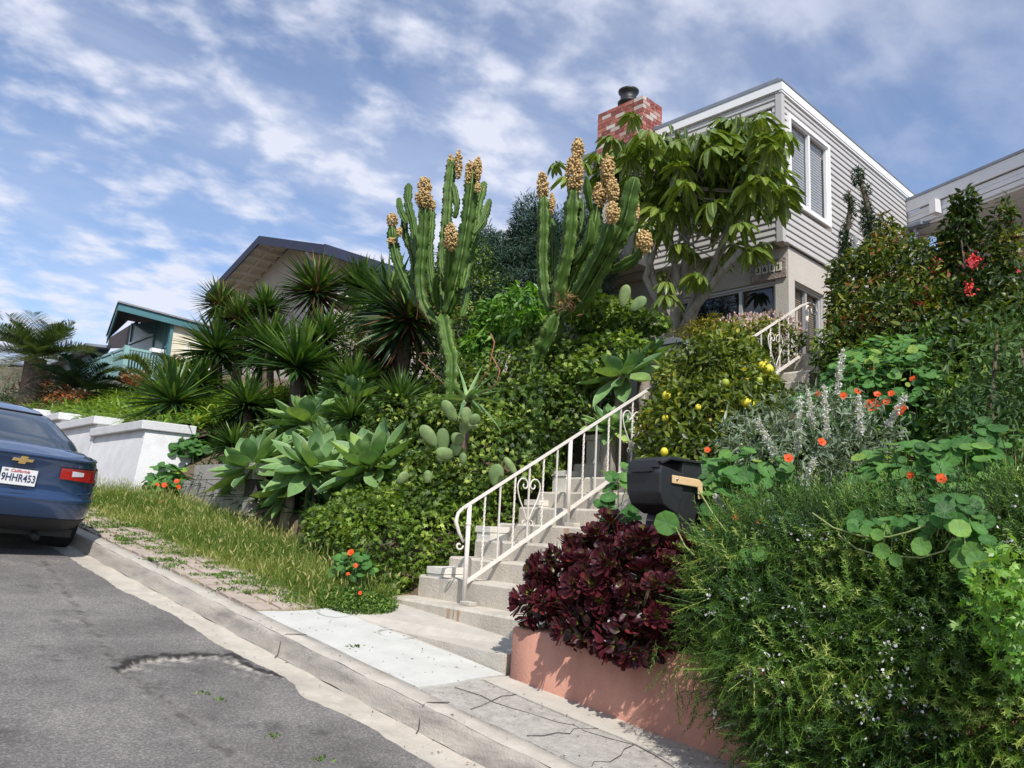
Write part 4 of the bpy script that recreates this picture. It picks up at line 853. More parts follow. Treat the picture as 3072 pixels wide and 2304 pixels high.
cactus('right tall candelabra cactus with the biggest tan fruit clusters in front of the umbrella tree', (1560, 400), .798, 6.5, [(62, 905), (78, 830), (108, 770), (142, 680)], [
    ([(118, 665), (96, 600), (86, 480), (90, 350), (88, 235)], .085, [(86, 200, 24, 48)], -.1),
    ([(120, 560), (122, 440), (119, 320)], .055, [(120, 265, 12, 34)], .2),
    ([(142, 660), (150, 580), (176, 480), (190, 380), (196, 290), (202, 210)], .105, [(205, 155, 36, 68), (218, 60, 26, 38)], -.15),
    ([(150, 690), (190, 570), (235, 470), (272, 380), (292, 260)], .088, [(298, 235, 28, 44), (330, 140, 30, 52), (348, 220, 26, 42)], .1),
    ([(165, 690), (235, 625), (292, 530), (352, 420), (395, 330), (415, 240), (434, 165)], .10, [], -.2),
    ([(165, 680), (222, 590), (272, 500), (315, 415), (340, 330)], .082, [(348, 300, 28, 36)], -.35),
    ([(335, 515), (395, 492), (440, 462), (460, 430)], .07, [(466, 408, 34, 38)], .0),
    ([(190, 492), (226, 468), (260, 400), (266, 320)], .062, [], -.2),
    ([(300, 480), (352, 390), (392, 300), (410, 190)], .08, [], .25),
    ([(266, 290), (254, 225), (250, 160)], .048, [], -.2),
    ([(205, 400), (228, 330), (230, 245)], .05, [], .3),
    ([(300, 520), (352, 440), (402, 370), (432, 310)], .07, [(437, 290, 11, 34)], .3),
    ([(132, 560), (136, 470), (138, 400)], .045, [], .2),
    ([(150, 690), (200, 600), (260, 470), (290, 400)], .06, [], .35)], .15)
# dry bloom remains in the fork of the right cactus
c = onx(1560+178*.798, 400+640*.798, 6.3); F = Fol(c); F.leaves(c+rng.normal(0, .06, (60, 3)), runit(60), runit(60), .1, .03, T_SMALL, rng.random(60)); tag(F.build('dried_bloom', g_dry), 'shrivelled brown dried blossom caught in the fork of the right cactus', 'dead blossom')

# ---- prickly pear
def pads(label, specs, off, sc, x, name='prickly_pear'):
    c0 = Vector(onx(off[0]+specs[-1][0]*sc, off[1]+specs[-1][1]*sc, x)); t_ = empty(name, tuple(c0), label, 'cactus')
    for (px_, py_, rx, ry, tl) in specs:
        c = Vector(onx(off[0]+px_*sc, off[1]+py_*sc, x+random.uniform(-.08, .08))); k = depth(c)/2346.3*sc; a = radians(tl)
        r_ = Vector(RT)*cos(a)-Vector(UP)*sin(a); u_ = Vector(RT)*sin(a)+Vector(UP)*cos(a); f_ = Vector(FW); yaw = random.uniform(-.4, .4); r2 = (r_*cos(yaw)+f_*sin(yaw)); f2 = r2.cross(u_)
        A = Matrix(((r2.x, f2.x, u_.x), (r2.y, f2.y, u_.y), (r2.z, f2.z, u_.z))); m_ = MB(tuple(c0)); nn, mm_ = 18, 12; vs = []; fs = []
        for j in range(mm_+1):
            t = pi*j/mm_; wd = (1+.16*cos(t))
            for i in range(nn):
                b_ = 2*pi*i/nn; vs.append(c+A @ Vector((sin(t)*cos(b_)*rx*k*wd, sin(t)*sin(b_)*.028, cos(t)*ry*k)))
        for j in range(mm_):
            for i in range(nn): fs.append((j*nn+i, (j+1)*nn+i, (j+1)*nn+(i+1) % nn, j*nn+(i+1) % nn))
        m_.add(vs, fs, True)
        for _ in range(26):
            t = random.uniform(.5, 2.6); b_ = random.choice((-pi/2, pi/2))+random.uniform(-1.1, 1.1); p_ = c+A @ Vector((sin(t)*cos(b_)*rx*k, sin(t)*sin(b_)*.029, cos(t)*ry*k)); m_.sphere(p_, .0035, 4, 2)
        o = m_.build('pad', g_pad, t_); a_ = o.data.attributes.new('tint', 'FLOAT', 'POINT'); a_.data.foreach_set('value', np.full(len(o.data.vertices), random.random(), np.float32))
    return t_
pads('prickly pear with oval green pads growing out of the ivy above the stairs', [(550, 515, 42, 82, -32), (662, 548, 36, 60, 0), (716, 572, 36, 42, 40), (648, 625, 34, 50, 12), (700, 612, 44, 26, 20), (412, 680, 44, 84, -36), (505, 712, 44, 84, 0), (602, 700, 48, 42, 25), (592, 768, 40, 46, 0), (520, 800, 66, 44, 15), (492, 832, 34, 26, 20), (640, 832, 27, 40, 0)], (1100, 1000), .452, 5.15)
pads('lone round prickly pear pad low in the ivy hedge left of the stairs', [(405, 952, 30, 44, 0)], (1100, 1000), .452, 4.9)
pads('flat prickly pear pad beside the largest agave', [(238, 962, 34, 52, 40)], (1100, 1000), .452, 4.9)
pads('shaded arched prickly pear pads behind the stair railing', [(955, 880, 26, 70, -35), (858, 940, 52, 74, 10)], (1100, 1000), .452, 5.45)
pads('two pale green prickly pear pads on top of the ivy beside the umbrella tree', [(348, 1385, 36, 72, 12), (430, 1432, 36, 62, 48)], (1700, 200), .4973, 7.0)
pads('pair of upright prickly pear pads above the bright green vine', [(1390, 612, 22, 52, -8), (1452, 600, 20, 48, -8), (1345, 830, 34, 22, 0)], (900, 650), .452, 7.3)
# aloe with red seed stalks
c = dx_(1010, 862, 5.5); g = gnd(c); al = empty('aloe', g, 'spiky grey green aloe above the prickly pear', 'aloe')
F = Fol(g); n_ = 26; az = rng.uniform(0, 2*pi, n_); el = rng.uniform(-.35, 1.25, n_); D = np.stack([np.cos(el)*np.cos(az), np.cos(el)*np.sin(az), np.sin(el)], -1)
F.blades(c+D*.03, D, rng.uniform(.4, .62, n_), .07, rng.uniform(.1, .5, n_), 6, lambda t: np.interp(t, [0, .3, 1], [1, .8, .02]), .4, np.clip(rng.normal(.35, .2, n_), 0, 1)); F.build('leaf_rosette', g_aga, al, True)
m_ = MB(g); m_.tube([Vector(g), Vector(c)], .04, 8); m_.build('stem', m_bark2, al)
m_redst = surf('red_seed_stalk', (.22, .08, .05), (.32, .14, .09), 20, .8, .3)
for pts in ([(1010, 862), (1055, 800), (1068, 740), (1060, 720)], [(1010, 870), (1072, 830), (1080, 800), (1060, 765)], [(960, 830), (930, 800), (905, 778), (912, 762), (935, 765)], [(930, 700), (905, 650), (900, 690)]):
    m_ = MB(g); m_.tube([dx_(a_, b_, 5.45) for a_, b_ in pts], [.003, .006, .008, .006, .004][:len(pts)], 6); m_.build('seed_stalk', m_redst, al)

# ---- ivy masses
def E3(X, Y, x, rx, ry, rz): return (tuple(dx_(X, Y, x)), (rx, ry, rz))
def stuffmass(name, label, ells, n_, L, W, tm, mat, kind='stuff', core=True, cat=None, group=None, **k):
    c = np.mean([e[0] for e in ells], 0); F = Fol(c); bushfol(F, ells, n_, L, W, tm, **k); o = F.build(name, mat)
    return tag(o, label, cat or name.replace('_', ' '), group, kind)
def bush(name, label, ells, n_, L, W, tm, mat, cat='shrub', stems=10, group=None, tz=None, **k):
    c = np.mean([e[0] for e in ells], 0); g = gnd(c) if tz is None else (float(c[0]), float(c[1]), tz); t_ = empty(name, g, label, cat, group)
    F = Fol(g); P, Nn = bushfol(F, ells, n_, L, W, tm, **k); F.build('foliage', mat, t_)
    m_ = MB(g)
    for i in range(stems):
        q = Vector(P[random.randrange(len(P))]); e_ = Vector(g)+Vector((random.uniform(-.1, .1), random.uniform(-.1, .1), 0)); mid_ = (q+e_)/2+Vector((random.uniform(-.15, .15), random.uniform(-.15, .15), .1)); m_.tube([e_, mid_, e_+(q-e_)*.9], [.03, .02, .006], 5)
    m_.build('branches', m_bark2, t_); return t_
zc = lambda P: H(P[:, 0], P[:, 1])-.05
ivf = [((4.72, 6.85, -.35), (.42, .5, .5)), ((4.8, 7.0, -.22), (.45, .55, .55)), ((4.85, 7.5, -.2), (.42, .5, .52)), ((5.25, 6.6, -.12), (.5, .45, .42)), ((5.4, 7.1, .0), (.6, .7, .45)), ((4.95, 6.5, -.4), (.3, .25, .3)), ((5.8, 6.42, .2), (.45, .3, .35)), ((4.5, 6.7, -.62), (.3, .35, .25)), ((4.9, 8.0, -.25), (.4, .4, .45))]
stuffmass('ivy_hedge', 'ivy hedge beside the lower stairs with bright green lobed leaves', ivf, 19000, .072, .075, T_STAR, g_ivy, zmin=zc, inner=.72, lump=.12, lf=5, up=.3, cat='ivy')
ivb = [((6.0, 6.7, .75), (.5, .8, .55)), ((6.1, 7.6, 1.0), (.55, .8, .6)), ((6.0, 8.4, 1.05), (.5, .6, .6)), ((6.5, 6.5, 1.25), (.5, .75, .55)), ((6.7, 7.3, 1.6), (.5, .8, .55)), ((6.9, 6.6, 1.8), (.5, .55, .5)), ((6.4, 6.4, .95), (.5, .3, .45)), ((7.2, 6.3, 1.75), (.5, .3, .6)), ((5.6, 6.9, .35), (.45, .7, .45)), ((6.8, 8.2, 1.7), (.5, .6, .55)), ((5.5, 8.0, .45), (.5, .6, .5)), ((7.3, 7.1, 2.2), (.45, .45, .45)), ((6.4, 7.0, 1.0), (.5, .9, .7))]
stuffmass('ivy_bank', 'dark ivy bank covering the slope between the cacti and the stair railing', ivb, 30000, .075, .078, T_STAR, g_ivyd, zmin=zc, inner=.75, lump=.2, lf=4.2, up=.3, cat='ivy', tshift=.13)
stuffmass('ivy_top', 'bright ivy drooping along the top of the slope left of the umbrella tree', [E3(1290, 680, 7.2, .35, .4, .26), E3(1340, 690, 7.3, .3, .35, .24), E3(1250, 660, 7.2, .3, .3, .22), E3(1385, 700, 7.3, .25, .35, .12), E3(1310, 765, 7.0, .3, .5, .22), E3(1265, 800, 6.8, .3, .4, .22)], 5200, .085, .085, T_STAR, g_ivy, zmin=zc, inner=.6, lump=.2, up=.4, cat='ivy')
bush('flowering_vine', 'bright glossy vine clump with light green pointed leaves above the ivy bank', [E3(1080, 680, 7.35, .3, .4, .3), E3(1130, 665, 7.35, .35, .4, .35), E3(1150, 710, 7.2, .3, .35, .3), E3(1060, 720, 7.2, .25, .3, .25), E3(1030, 745, 7.0, .2, .25, .2)], 2100, .13, .055, T_LEAF, g_brt, 'vine', zmin=zc, inner=.6, lump=.25, droop=.9, stems=5)
# dark shrubs and conifers behind
bush('dark_shrub', 'dark small leaved shrub behind the left tall cactus', [E3(1000, 600, 8.6, .6, .8, .8), E3(1040, 650, 8.4, .6, .7, .6), E3(1010, 720, 8.0, .6, .7, .5)], 6500, .06, .035, T_LEAF, g_ivyd, inner=.6, lump=.2)
bush('juniper', 'blue green juniper foliage between the two tall cacti', [E3(1110, 600, 9.3, .6, .8, .5), E3(1060, 560, 9.6, .6, .9, .5), E3(1030, 540, 9.8, .5, .6, .5), E3(1150, 640, 9.2, .6, .7, .5), E3(1090, 660, 9., .6, .8, .5), E3(1010, 600, 9.4, .5, .6, .5)], 30000, .10, .016, T_NEED, g_dk, 'conifer', inner=.55, lump=.3, lf=5)
bush('juniper_tree', 'tall dark feathery juniper directly behind the right tall cactus', [E3(1150, 490, 9.6, .4, .4, .5), E3(1190, 540, 9.6, .5, .55, .7), E3(1130, 540, 9.6, .4, .4, .4), E3(1200, 640, 9.4, .5, .6, .8), E3(1260, 560, 9.6, .45, .55, .8)], 30000, .11, .016, T_NEED, g_dk, 'conifer', inner=.45, lump=.35, lf=6)
bush('green_shrub', 'mid green needle leaved shrub under the gable house roof corner', [E3(850, 640, 9.3, .5, .7, .45), E3(800, 680, 8.6, .5, .7, .5), E3(900, 625, 9.2, .45, .5, .4)], 5000, .14, .012, T_NEED, g_ros, inner=.5, lump=.25)

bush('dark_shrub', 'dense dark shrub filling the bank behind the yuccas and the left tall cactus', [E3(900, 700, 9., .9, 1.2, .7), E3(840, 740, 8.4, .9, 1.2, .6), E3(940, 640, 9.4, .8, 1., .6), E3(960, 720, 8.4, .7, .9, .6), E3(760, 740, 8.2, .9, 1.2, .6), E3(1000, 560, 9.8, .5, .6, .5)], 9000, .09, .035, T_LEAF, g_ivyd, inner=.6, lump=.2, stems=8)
bush('juniper', 'low blue green juniper spreading behind the bright vine', [E3(1180, 720, 8.6, .6, .9, .5), E3(1240, 620, 8.8, .5, .7, .7), E3(1280, 560, 9., .35, .4, .6)], 9000, .10, .014, T_NEED, g_dk, 'conifer', inner=.5, lump=.3, lf=5)
n_ = 9000; yy = rng.uniform(8.2, 15, n_); xx = rng.uniform(4.95, 9.3, n_); kk = xx > np.where(yy > 12.6, 5.6, 4.95); xx, yy = xx[kk], yy[kk]; P = np.stack([xx, yy, H(xx, yy)], -1); D = runit(len(P))*.8+A_([-.2, -.1, .75])
F = Fol((7, 10, 1)); F.blades(P, D, rng.uniform(.3, .65, len(P)), .045, rng.uniform(.1, .6, len(P)), 4, lambda t: np.array([.5, 1, .95, .62, .03]), .2, np.clip(rng.normal(.15, .12, len(P)), 0, 1)); tag(F.build('yucca_offshoots', g_yuc, smooth=True), 'mass of dark young yucca leaves covering the soil between the trunks', 'undergrowth', None, 'stuff')
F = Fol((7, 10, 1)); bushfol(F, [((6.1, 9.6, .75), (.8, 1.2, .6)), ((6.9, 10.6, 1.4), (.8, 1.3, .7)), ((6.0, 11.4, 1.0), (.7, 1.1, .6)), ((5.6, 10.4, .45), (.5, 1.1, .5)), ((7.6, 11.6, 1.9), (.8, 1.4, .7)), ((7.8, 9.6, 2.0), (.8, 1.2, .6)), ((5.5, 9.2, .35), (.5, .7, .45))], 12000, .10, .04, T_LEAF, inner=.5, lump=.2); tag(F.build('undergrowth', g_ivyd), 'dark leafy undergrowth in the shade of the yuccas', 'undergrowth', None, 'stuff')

# ---- umbrella tree (schefflera)
def umb_mesh(name, seed, n_=11):
    r_ = np.random.default_rng(seed); F = Fol(); az = np.linspace(0, 2*pi, n_, endpoint=False)+r_.normal(0, .08, n_); el = r_.uniform(-.05, .35, n_)
    D = np.stack([np.cos(el)*np.cos(az), np.cos(el)*np.sin(az), np.sin(el)], -1)
    F.blades(D*.10, D, r_.uniform(.72, .9, n_), r_.uniform(.30, .36, n_), r_.uniform(.85, 1.4, n_), 7, lambda t: np.interp(t, [0, .08, .2, .45, .7, .9, 1], [.12, .2, .8, 1, .98, .72, .12]), .18, np.clip(.45+r_.normal(0, .1, n_), 0, 1))
    F.blades(np.zeros((n_, 3)), D, .12, .02, 0., 1, lambda t: np.array([1, 1.]), .3, .9); return F.mesh(name, True)
UMS = [umb_mesh('umbrella_leaf', s_, k_) for s_, k_ in ((1, 11), (2, 9), (3, 12), (4, 10))]
sb = dx_(1452, 722, 8.9); g = gnd(sb); ut = empty('umbrella_tree', g, 'umbrella tree with glossy drooping leaflets in front of the grey house', 'tree')
TR = [[(1452, 730), (1462, 600), (1440, 470), (1425, 390)], [(1470, 730), (1500, 640), (1560, 540), (1590, 420), (1600, 320)], [(1448, 730), (1400, 560), (1380, 440), (1350, 340)], [(1478, 725), (1530, 600), (1570, 500), (1660, 420)], [(1455, 720), (1480, 560), (1490, 430), (1500, 330)], [(1445, 700), (1395, 600), (1420, 520)], [(1490, 680), (1550, 600), (1600, 540)]]
for i, q in enumerate(TR):
    m_ = MB(g); dd = (0, .25, -.2, .1, .35, -.3, -.1)[i]; pts = [Vector(g)]+[Vector(dx_(a_, b_, 8.9+dd*j/2)) for j, (a_, b_) in enumerate(q)]; pts[0] = Vector((pts[1].x, pts[1].y, g[2]-.1))
    m_.tube(pts, [.07, .062, .05, .038, .02][:len(pts)], 8); m_.build('trunk' if i < 3 else 'limb', m_bark, ut)
crown = [(1365, 250, .18), (1290, 335, .2), (1320, 300, .2), (1345, 330, .24), (1375, 310, .24), (1400, 290, .26), (1430, 300, .24), (1300, 375, .22), (1340, 370, .27), (1385, 360, .26), (1420, 345, .25), (1460, 330, .24), (1480, 300, .22), (1510, 310, .24), (1530, 290, .25), (1560, 300, .26), (1585, 290, .25), (1610, 262, .2), (1570, 262, .18), (1640, 255, .22), (1665, 280, .22), (1690, 290, .2),
         (1450, 370, .25), (1490, 350, .25), (1520, 350, .27), (1555, 340, .27), (1590, 330, .25), (1625, 320, .26), (1650, 345, .26), (1680, 375, .22), (1690, 410, .22), (1395, 400, .27), (1440, 410, .26), (1480, 400, .26), (1520, 395, .27), (1560, 390, .27), (1600, 380, .27), (1640, 390, .26), (1665, 430, .24), (1350, 410, .22), (1620, 440, .24), (1580, 440, .26), (1540, 440, .26), (1500, 450, .24), (1460, 450, .24), (1420, 455, .24),
         (1200, 355, .15), (1230, 385, .2), (1255, 350, .2), (1500, 600, .2), (1545, 560, .2), (1590, 530, .22), (1625, 540, .22), (1650, 525, .14), (1505, 595, .2), (1440, 640, .19), (1420, 590, .17), (1465, 530, .19), (1490, 545, .2), (1390, 520, .2), (1395, 480, .22), (1430, 500, .2), (1560, 490, .2), (1600, 485, .2), (1440, 610, .16), (1480, 470, .22), (1540, 470, .22), (1400, 440, .22), (1460, 310, .2), (1620, 360, .22), (1665, 320, .2), (1330, 320, .2), (1360, 340, .2), (1410, 320, .2), (1500, 330, .2), (1540, 320, .22), (1575, 325, .2), (1600, 345, .2), (1640, 300, .2), (1470, 360, .22), (1540, 365, .22), (1610, 400, .22), (1410, 380, .22), (1370, 385, .2), (1420, 670, .16), (1470, 680, .14), (1685, 440, .18)]
for i, (X, Y, r_) in enumerate(crown[:100]):
    xx = 8.9+random.uniform(-.75, .55) if X > 1280 else 8.3; c = Vector(dx_(X, Y, xx)); o = link('leaf_umbrella', UMS[i % 4], g_sch if not UMS[i % 4].materials else None, ut)
    s_ = r_*1.28*random.uniform(.9, 1.12); o.location = c-Vector(g); o.scale = (s_, s_, s_); o.rotation_euler = (random.uniform(-.35, .35), random.uniform(-.35, .35), random.uniform(0, 6))
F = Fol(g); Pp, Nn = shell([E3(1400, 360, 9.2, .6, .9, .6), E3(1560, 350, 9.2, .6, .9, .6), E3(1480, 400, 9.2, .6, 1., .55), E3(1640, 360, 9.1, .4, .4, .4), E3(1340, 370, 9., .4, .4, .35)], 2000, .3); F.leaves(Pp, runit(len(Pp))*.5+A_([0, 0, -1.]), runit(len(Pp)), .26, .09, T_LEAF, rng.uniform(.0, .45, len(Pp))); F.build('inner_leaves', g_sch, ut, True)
m_ = MB(g)
for i, (X, Y, r_) in enumerate(crown):
    if i % 2: continue
    q = TR[i % 5]; a_, b_ = q[-1] if Y < 470 else q[-2]; m_.tube([dx_(a_, b_, 8.9), dx_((a_+X)/2, (b_+Y)/2+14, 8.85), dx_(X, Y, 8.85)], [.02, .014, .006], 5)
m_.build('twigs', m_bark, ut)
# ---- lemon bush with fruit
ls = [E3(1580, 780, 7.4, .4, .35, .28), E3(1570, 760, 7.8, .4, .35, .25), E3(1500, 860, 7.0, .4, .38, .34), E3(1540, 830, 7.0, .6, .6, .5), E3(1620, 850, 7.0, .45, .35, .3), E3(1475, 930, 6.6, .38, .35, .42), E3(1540, 920, 6.5, .6, .5, .5), E3(1640, 920, 6.6, .45, .45, .36), E3(1415, 950, 6.4, .2, .2, .35), E3(1500, 1000, 6.1, .5, .5, .35), E3(1580, 790, 7.5, .4, .35, .28), E3(1440, 890, 6.7, .25, .25, .25)]
lb = bush('lemon_bush', 'lemon bush with yellow fruit leaning over the upper railing of the stairs', ls, 17500, .088, .038, T_LEAF, g_lem, inner=.62, lump=.2, lf=5, up=.4, stems=24, zmin=zc)
FR = [(1440, 855, 1, 10.5), (1437, 903, 1, 8), (1609, 868, 1, 11), (1622, 874, 1, 10), (1646, 790, 1, 9), (1652, 786, 1, 10), (1661, 798, 1, 10.5), (1639, 822, 0, 9), (1567, 827, 0, 9), (1600, 964, 0, 10), (1612, 966, 0, 11), (1435, 976, 1, 9), (1452, 1003, 1, 11), (1461, 1010, 1, 8), (1662, 992, 0, 8), (1508, 880, 1, 7), (1636, 838, 0, 8)]
for X, Y, ripe, rp in FR:
    # each fruit sits at the near face of the bush
    best = 7.0
    c0 = ray(X*K, Y*K)
    for xx in np.arange(5.2, 8.2, .05):
        p_ = c0*(xx/c0[0])
        if any(np.linalg.norm((p_-A_(e[0]))/A_(e[1])) < .98 for e in ls): best = xx-.03; break
    c = dx_(X, Y, best); r_ = rp*depth(c)/1689.*.95; m_ = MB(worldloc(lb)); m_.sphere(c, r_, 14, 10, (1, 1, 1.12)); m_.sphere(Vector(c)-Vector((0, 0, r_*1.1)), r_*.22, 8, 5); m_.build('lemon', m_lemon if ripe else m_lime, lb)

# ---- red tipped myrtle bushes at the right
bush('red_tipped_bush', 'large bush with red and orange new leaves under the corner of the grey house', [E3(1880, 650, 9.0, .55, .5, .6), E3(1920, 580, 9.2, .45, .4, .45), E3(1910, 730, 8.7, .65, .55, .5), E3(1975, 650, 9.0, .6, .6, .6), E3(1850, 700, 8.8, .35, .25, .5), E3(1914, 520, 9.2, .13, .12, .35), E3(1960, 740, 8.5, .7, .6, .5), E3(1850, 780, 8.3, .35, .28, .4)], 19000, .08, .034, T_LEAF, g_red, inner=.6, lump=.24, lf=4.6, up=.5, tshift=.07, stems=22)
bush('myrtle_bush', 'taller glossy green bush at the right edge with one upright leafy top', [E3(2070, 690, 8.7, .5, .45, .42), E3(2170, 670, 8.6, .45, .45, .42), E3(2070, 750, 8.5, .7, .55, .5), E3(2180, 740, 8.4, .6, .55, .5), E3(2078, 500, 8.8, .18, .17, .24), E3(2085, 440, 8.8, .12, .12, .16), E3(2150, 790, 8.0, .7, .6, .5), E3(2060, 540, 8.8, .14, .14, .25), E3(2175, 520, 8.6, .1, .1, .4), E3(2140, 550, 8.6, .12, .12, .3)], 17500, .09, .038, T_LEAF, g_red, inner=.58, lump=.25, lf=4.4, up=.5, tshift=-.08, stems=22)
# red berries and blooms in the bushes
m_redf = surf('red_blossom', (.55, .02, .02), (.75, .06, .04), 20, .6, 0)
for X, Y, xx, lb_ in ((1873, 680, 8.2, 'single red blossom low in the middle of the red tipped bush'), (2105, 562, 8.2, 'red blossom near the top of the bush at the right edge'), (2090, 622, 8.0, 'red blossom group in the bush at the right edge')):
    c = dx_(X, Y, xx); F = Fol(c); P_ = c+rng.normal(0, .03, (40, 3)); F.leaves(P_, runit(40), runit(40), .035, .03, T_SMALL, rng.random(40)); tag(F.build('red_blossom', m_redf), lb_, 'blossom')
# twisted cypresses by the house corner
def cyp(label, pts, x, w_, n_):
    P3 = [Vector(dx_(a_, b_, x)) for a_, b_ in pts]; g = (P3[0].x, P3[0].y, float(H(P3[0].x, P3[0].y))); t_ = empty('twisted_cypress', g, label, 'cypress'); m_ = MB(g); m_.tube([Vector(g)]+P3, [.05]*2+[.03]*(len(P3)-2)+[.008], 7); m_.build('trunk', m_bark2, t_)
    F = Fol(g); ells = []
    for i in range(len(P3)-1):
        for u in (0, .5):
            k = (i+u)/(len(P3)-1); q = P3[i].lerp(P3[i+1], u); r_ = w_*(1-.75*k)*(1+.25*sin(9*k)); ells.append((tuple(q+Vector((.03*sin(k*14), .03*cos(k*14), 0))), (r_, r_, r_*2.2)))
    bushfol(F, ells, n_, .045, .012, T_LEAF, inner=.4, lump=.35, lf=12); F.build('foliage', g_cyp, t_); return t_
cyp('taller twisted cypress spire against the side of the grey house', [(1895, 560), (1880, 500), (1873, 440), (1857, 385), (1853, 376)], 9.6, .12, 4200)
cyp('shorter twisted cypress left of the taller spire', [(1820, 590), (1822, 530), (1833, 480), (1838, 440), (1832, 410)], 9.4, .08, 2400)
# ladder behind the bush
ld = empty('aluminium_ladder', tuple(dx_(1838, 560, 9.5)), 'top of an aluminium ladder sticking out behind the red tipped bush', 'ladder'); lo = ld.location
for X in (1826, 1848):
    m_ = MB(lo); a_ = Vector(dx_(X, 525 if X < 1840 else 512, 9.5)); m_.bar(a_, a_-Vector((0, 0, 1.4)), .03, .07); m_.build('rail', m_frame, ld)
for k in range(5):
    m_ = MB(lo); m_.tube([dx_(1848, 525+k*14, 9.5), dx_(1866, 533+k*14, 9.62)], .012, 6); m_.build('rung', m_frame, ld)
# red patio umbrella, string light, lantern wires
um = empty('patio_umbrella', tuple(dx_(2040, 570, 10.2)), 'closed red fabric patio umbrella showing above the bush beside the porch', 'umbrella')
m_ = MB(um.location); c = Vector(dx_(2050, 536, 10.2)); ring = [c+Vector((.75*cos(a_), .75*sin(a_), -.4)) for a_ in np.linspace(0, 2*pi, 8, endpoint=False)]
m_.add([c]+ring+[q-Vector((0, 0, .12)) for q in ring], [(0, 1+i, 1+(i+1) % 8) for i in range(8)]+[(1+i, 9+i, 9+(i+1) % 8, 1+(i+1) % 8) for i in range(8)]); m_.build('canopy', surf('red_fabric', (.42, .02, .04), (.5, .04, .06), 5, .8, .1), um)
m_ = MB(um.location); m_.tube([c, c-Vector((0, 0, 2.2))], .02, 8); m_.build('pole', m_frame, um)
sl = empty('string_light', tuple(dx_(1990, 590, 9.8)), 'string of round bulbs on a black cable in front of the red umbrella', 'string light')
m_ = MB(sl.location); pts = [dx_(1945, 610, 9.8), dx_(1970, 597, 9.8), dx_(1995, 590, 9.8), dx_(2040, 584, 9.8)]; m_.tube(pts, .012, 6); m_.build('cable', m_black, sl)
for q in pts[:3]: m_ = MB(sl.location); m_.sphere(Vector(q)-Vector((0, 0, .06)), .04, 10, 8); m_.build('bulb', m_trim, sl)
for k in range(4):
    m_ = MB(tuple(dx_(1900, 500, 9.9))); a_ = Vector(dx_(1885, 505+22*k, 9.9)); b_ = Vector(dx_(2212, 425+22*k, 9.9)); m_.tube([a_, (a_+b_)/2-Vector((0, 0, .06)), b_], .004, 4)
    tag(m_.build('overhead_wire', m_black), 'thin dark wire strung across the porch at the right edge', 'wire', 'thin wires across the porch')

# ---- pink hawthorn hedge and yellow shrub by the house
bush('hawthorn_hedge', 'low hedge covered in pale pink blossoms below the front window of the grey house', [E3(1610, 730, 8.9, .45, .5, .25), E3(1660, 735, 8.7, .35, .4, .28), E3(1570, 745, 8.8, .4, .4, .22), E3(1605, 778, 8.4, .3, .25, .25)], 4200, .06, .03, T_LEAF, g_lem, inner=.6, stems=8)
F = Fol(dx_(1620, 720, 8.8)); Pp, Nn = shell([E3(1615, 722, 8.85, .45, .5, .24), E3(1660, 725, 8.65, .36, .4, .28)], 1500, .9); kk = Pp[:, 2] > Pp[:, 2].mean()-.1; F.leaves(Pp[kk], Nn[kk], runit(kk.sum()), .035, .03, T_SMALL, rng.random(kk.sum())); hh = F.build('hedge_blossom', g_pink); tag(hh, 'pale pink blossoms scattered over the hedge below the front window', 'blossom', None, 'stuff')
bush('yellow_shrub', 'yellow green heath like shrub in front of the dark front window', [E3(1530, 715, 8.6, .3, .25, .22), E3(1510, 735, 8.5, .35, .35, .2), E3(1570, 740, 8.5, .3, .3, .2), E3(1545, 700, 8.6, .12, .12, .15)], 3800, .05, .016, T_LEAF, g_yel, inner=.5, lump=.3, lf=8, stems=6)

# ---- white sage / lavender like plant
F = Fol(dx_(1700, 960, 5.5)); sage = empty('silver_sage', gnd(dx_(1700, 960, 5.5)), 'silvery sage with long lilac grey flower spikes in the middle of the right bank', 'sage')
sells = [E3(1620, 960, 5.6, .35, .3, .3), E3(1700, 975, 5.4, .5, .5, .3), E3(1800, 960, 5.5, .5, .4, .3), E3(1760, 910, 6.0, .5, .4, .3), E3(1860, 930, 5.8, .35, .3, .25)]
F = Fol(sage.location); bushfol(F, sells, 3600, .075, .016, T_LEAF, inner=.5, lump=.3, lf=6, up=.5); F.build('foliage', g_sage, sage)
SP = [((1640, 1010), (1560, 985), .7), ((1700, 1040), (1650, 930), .8), ((1680, 1000), (1635, 905), .7), ((1720, 1030), (1730, 850), .5), ((1790, 1000), (1780, 830), .6), ((1800, 900), (1822, 750), .5), ((1760, 960), (1745, 840), .5), ((1560, 1100), (1545, 1070), .6), ((1610, 1130), (1560, 1090), .9), ((1690, 1060), (1600, 1040), .7), ((1860, 980), (1855, 850), .3), ((1720, 1080), (1760, 990), .5), ((1520, 1215), (1440, 1185), .4), ((1640, 1060), (1580, 1000), .7), ((1900, 950), (1960, 850), .2)]
for (a_, b_, dens) in SP:
    xx = 5.0+(1100-a_[1])/1100*2.2 if a_[1] < 1100 else 4.7
    p0, p1 = Vector(dx_(*a_, xx)), Vector(dx_(*b_, xx-.05)); m_ = MB(sage.location); m_.tube([p0, (p0+p1)/2+Vector((.02, 0, .02)), p1], [.005, .004, .002], 4); m_.build('stalk', m_stem, sage)
    F = Fol(sage.location); n_ = int(9+9*dens)
    for i in range(n_):
        q = np.array(p0.lerp(p1, .35+.65*i/n_)); k = 26; F.leaves(q+rng.normal(0, .008, (k, 3)), runit(k), runit(k), rng.uniform(.014, .028, k)*(1.15-.5*i/n_), .014, T_SMALL, rng.random(k))
    F.build('flower_spike', g_lil, sage)

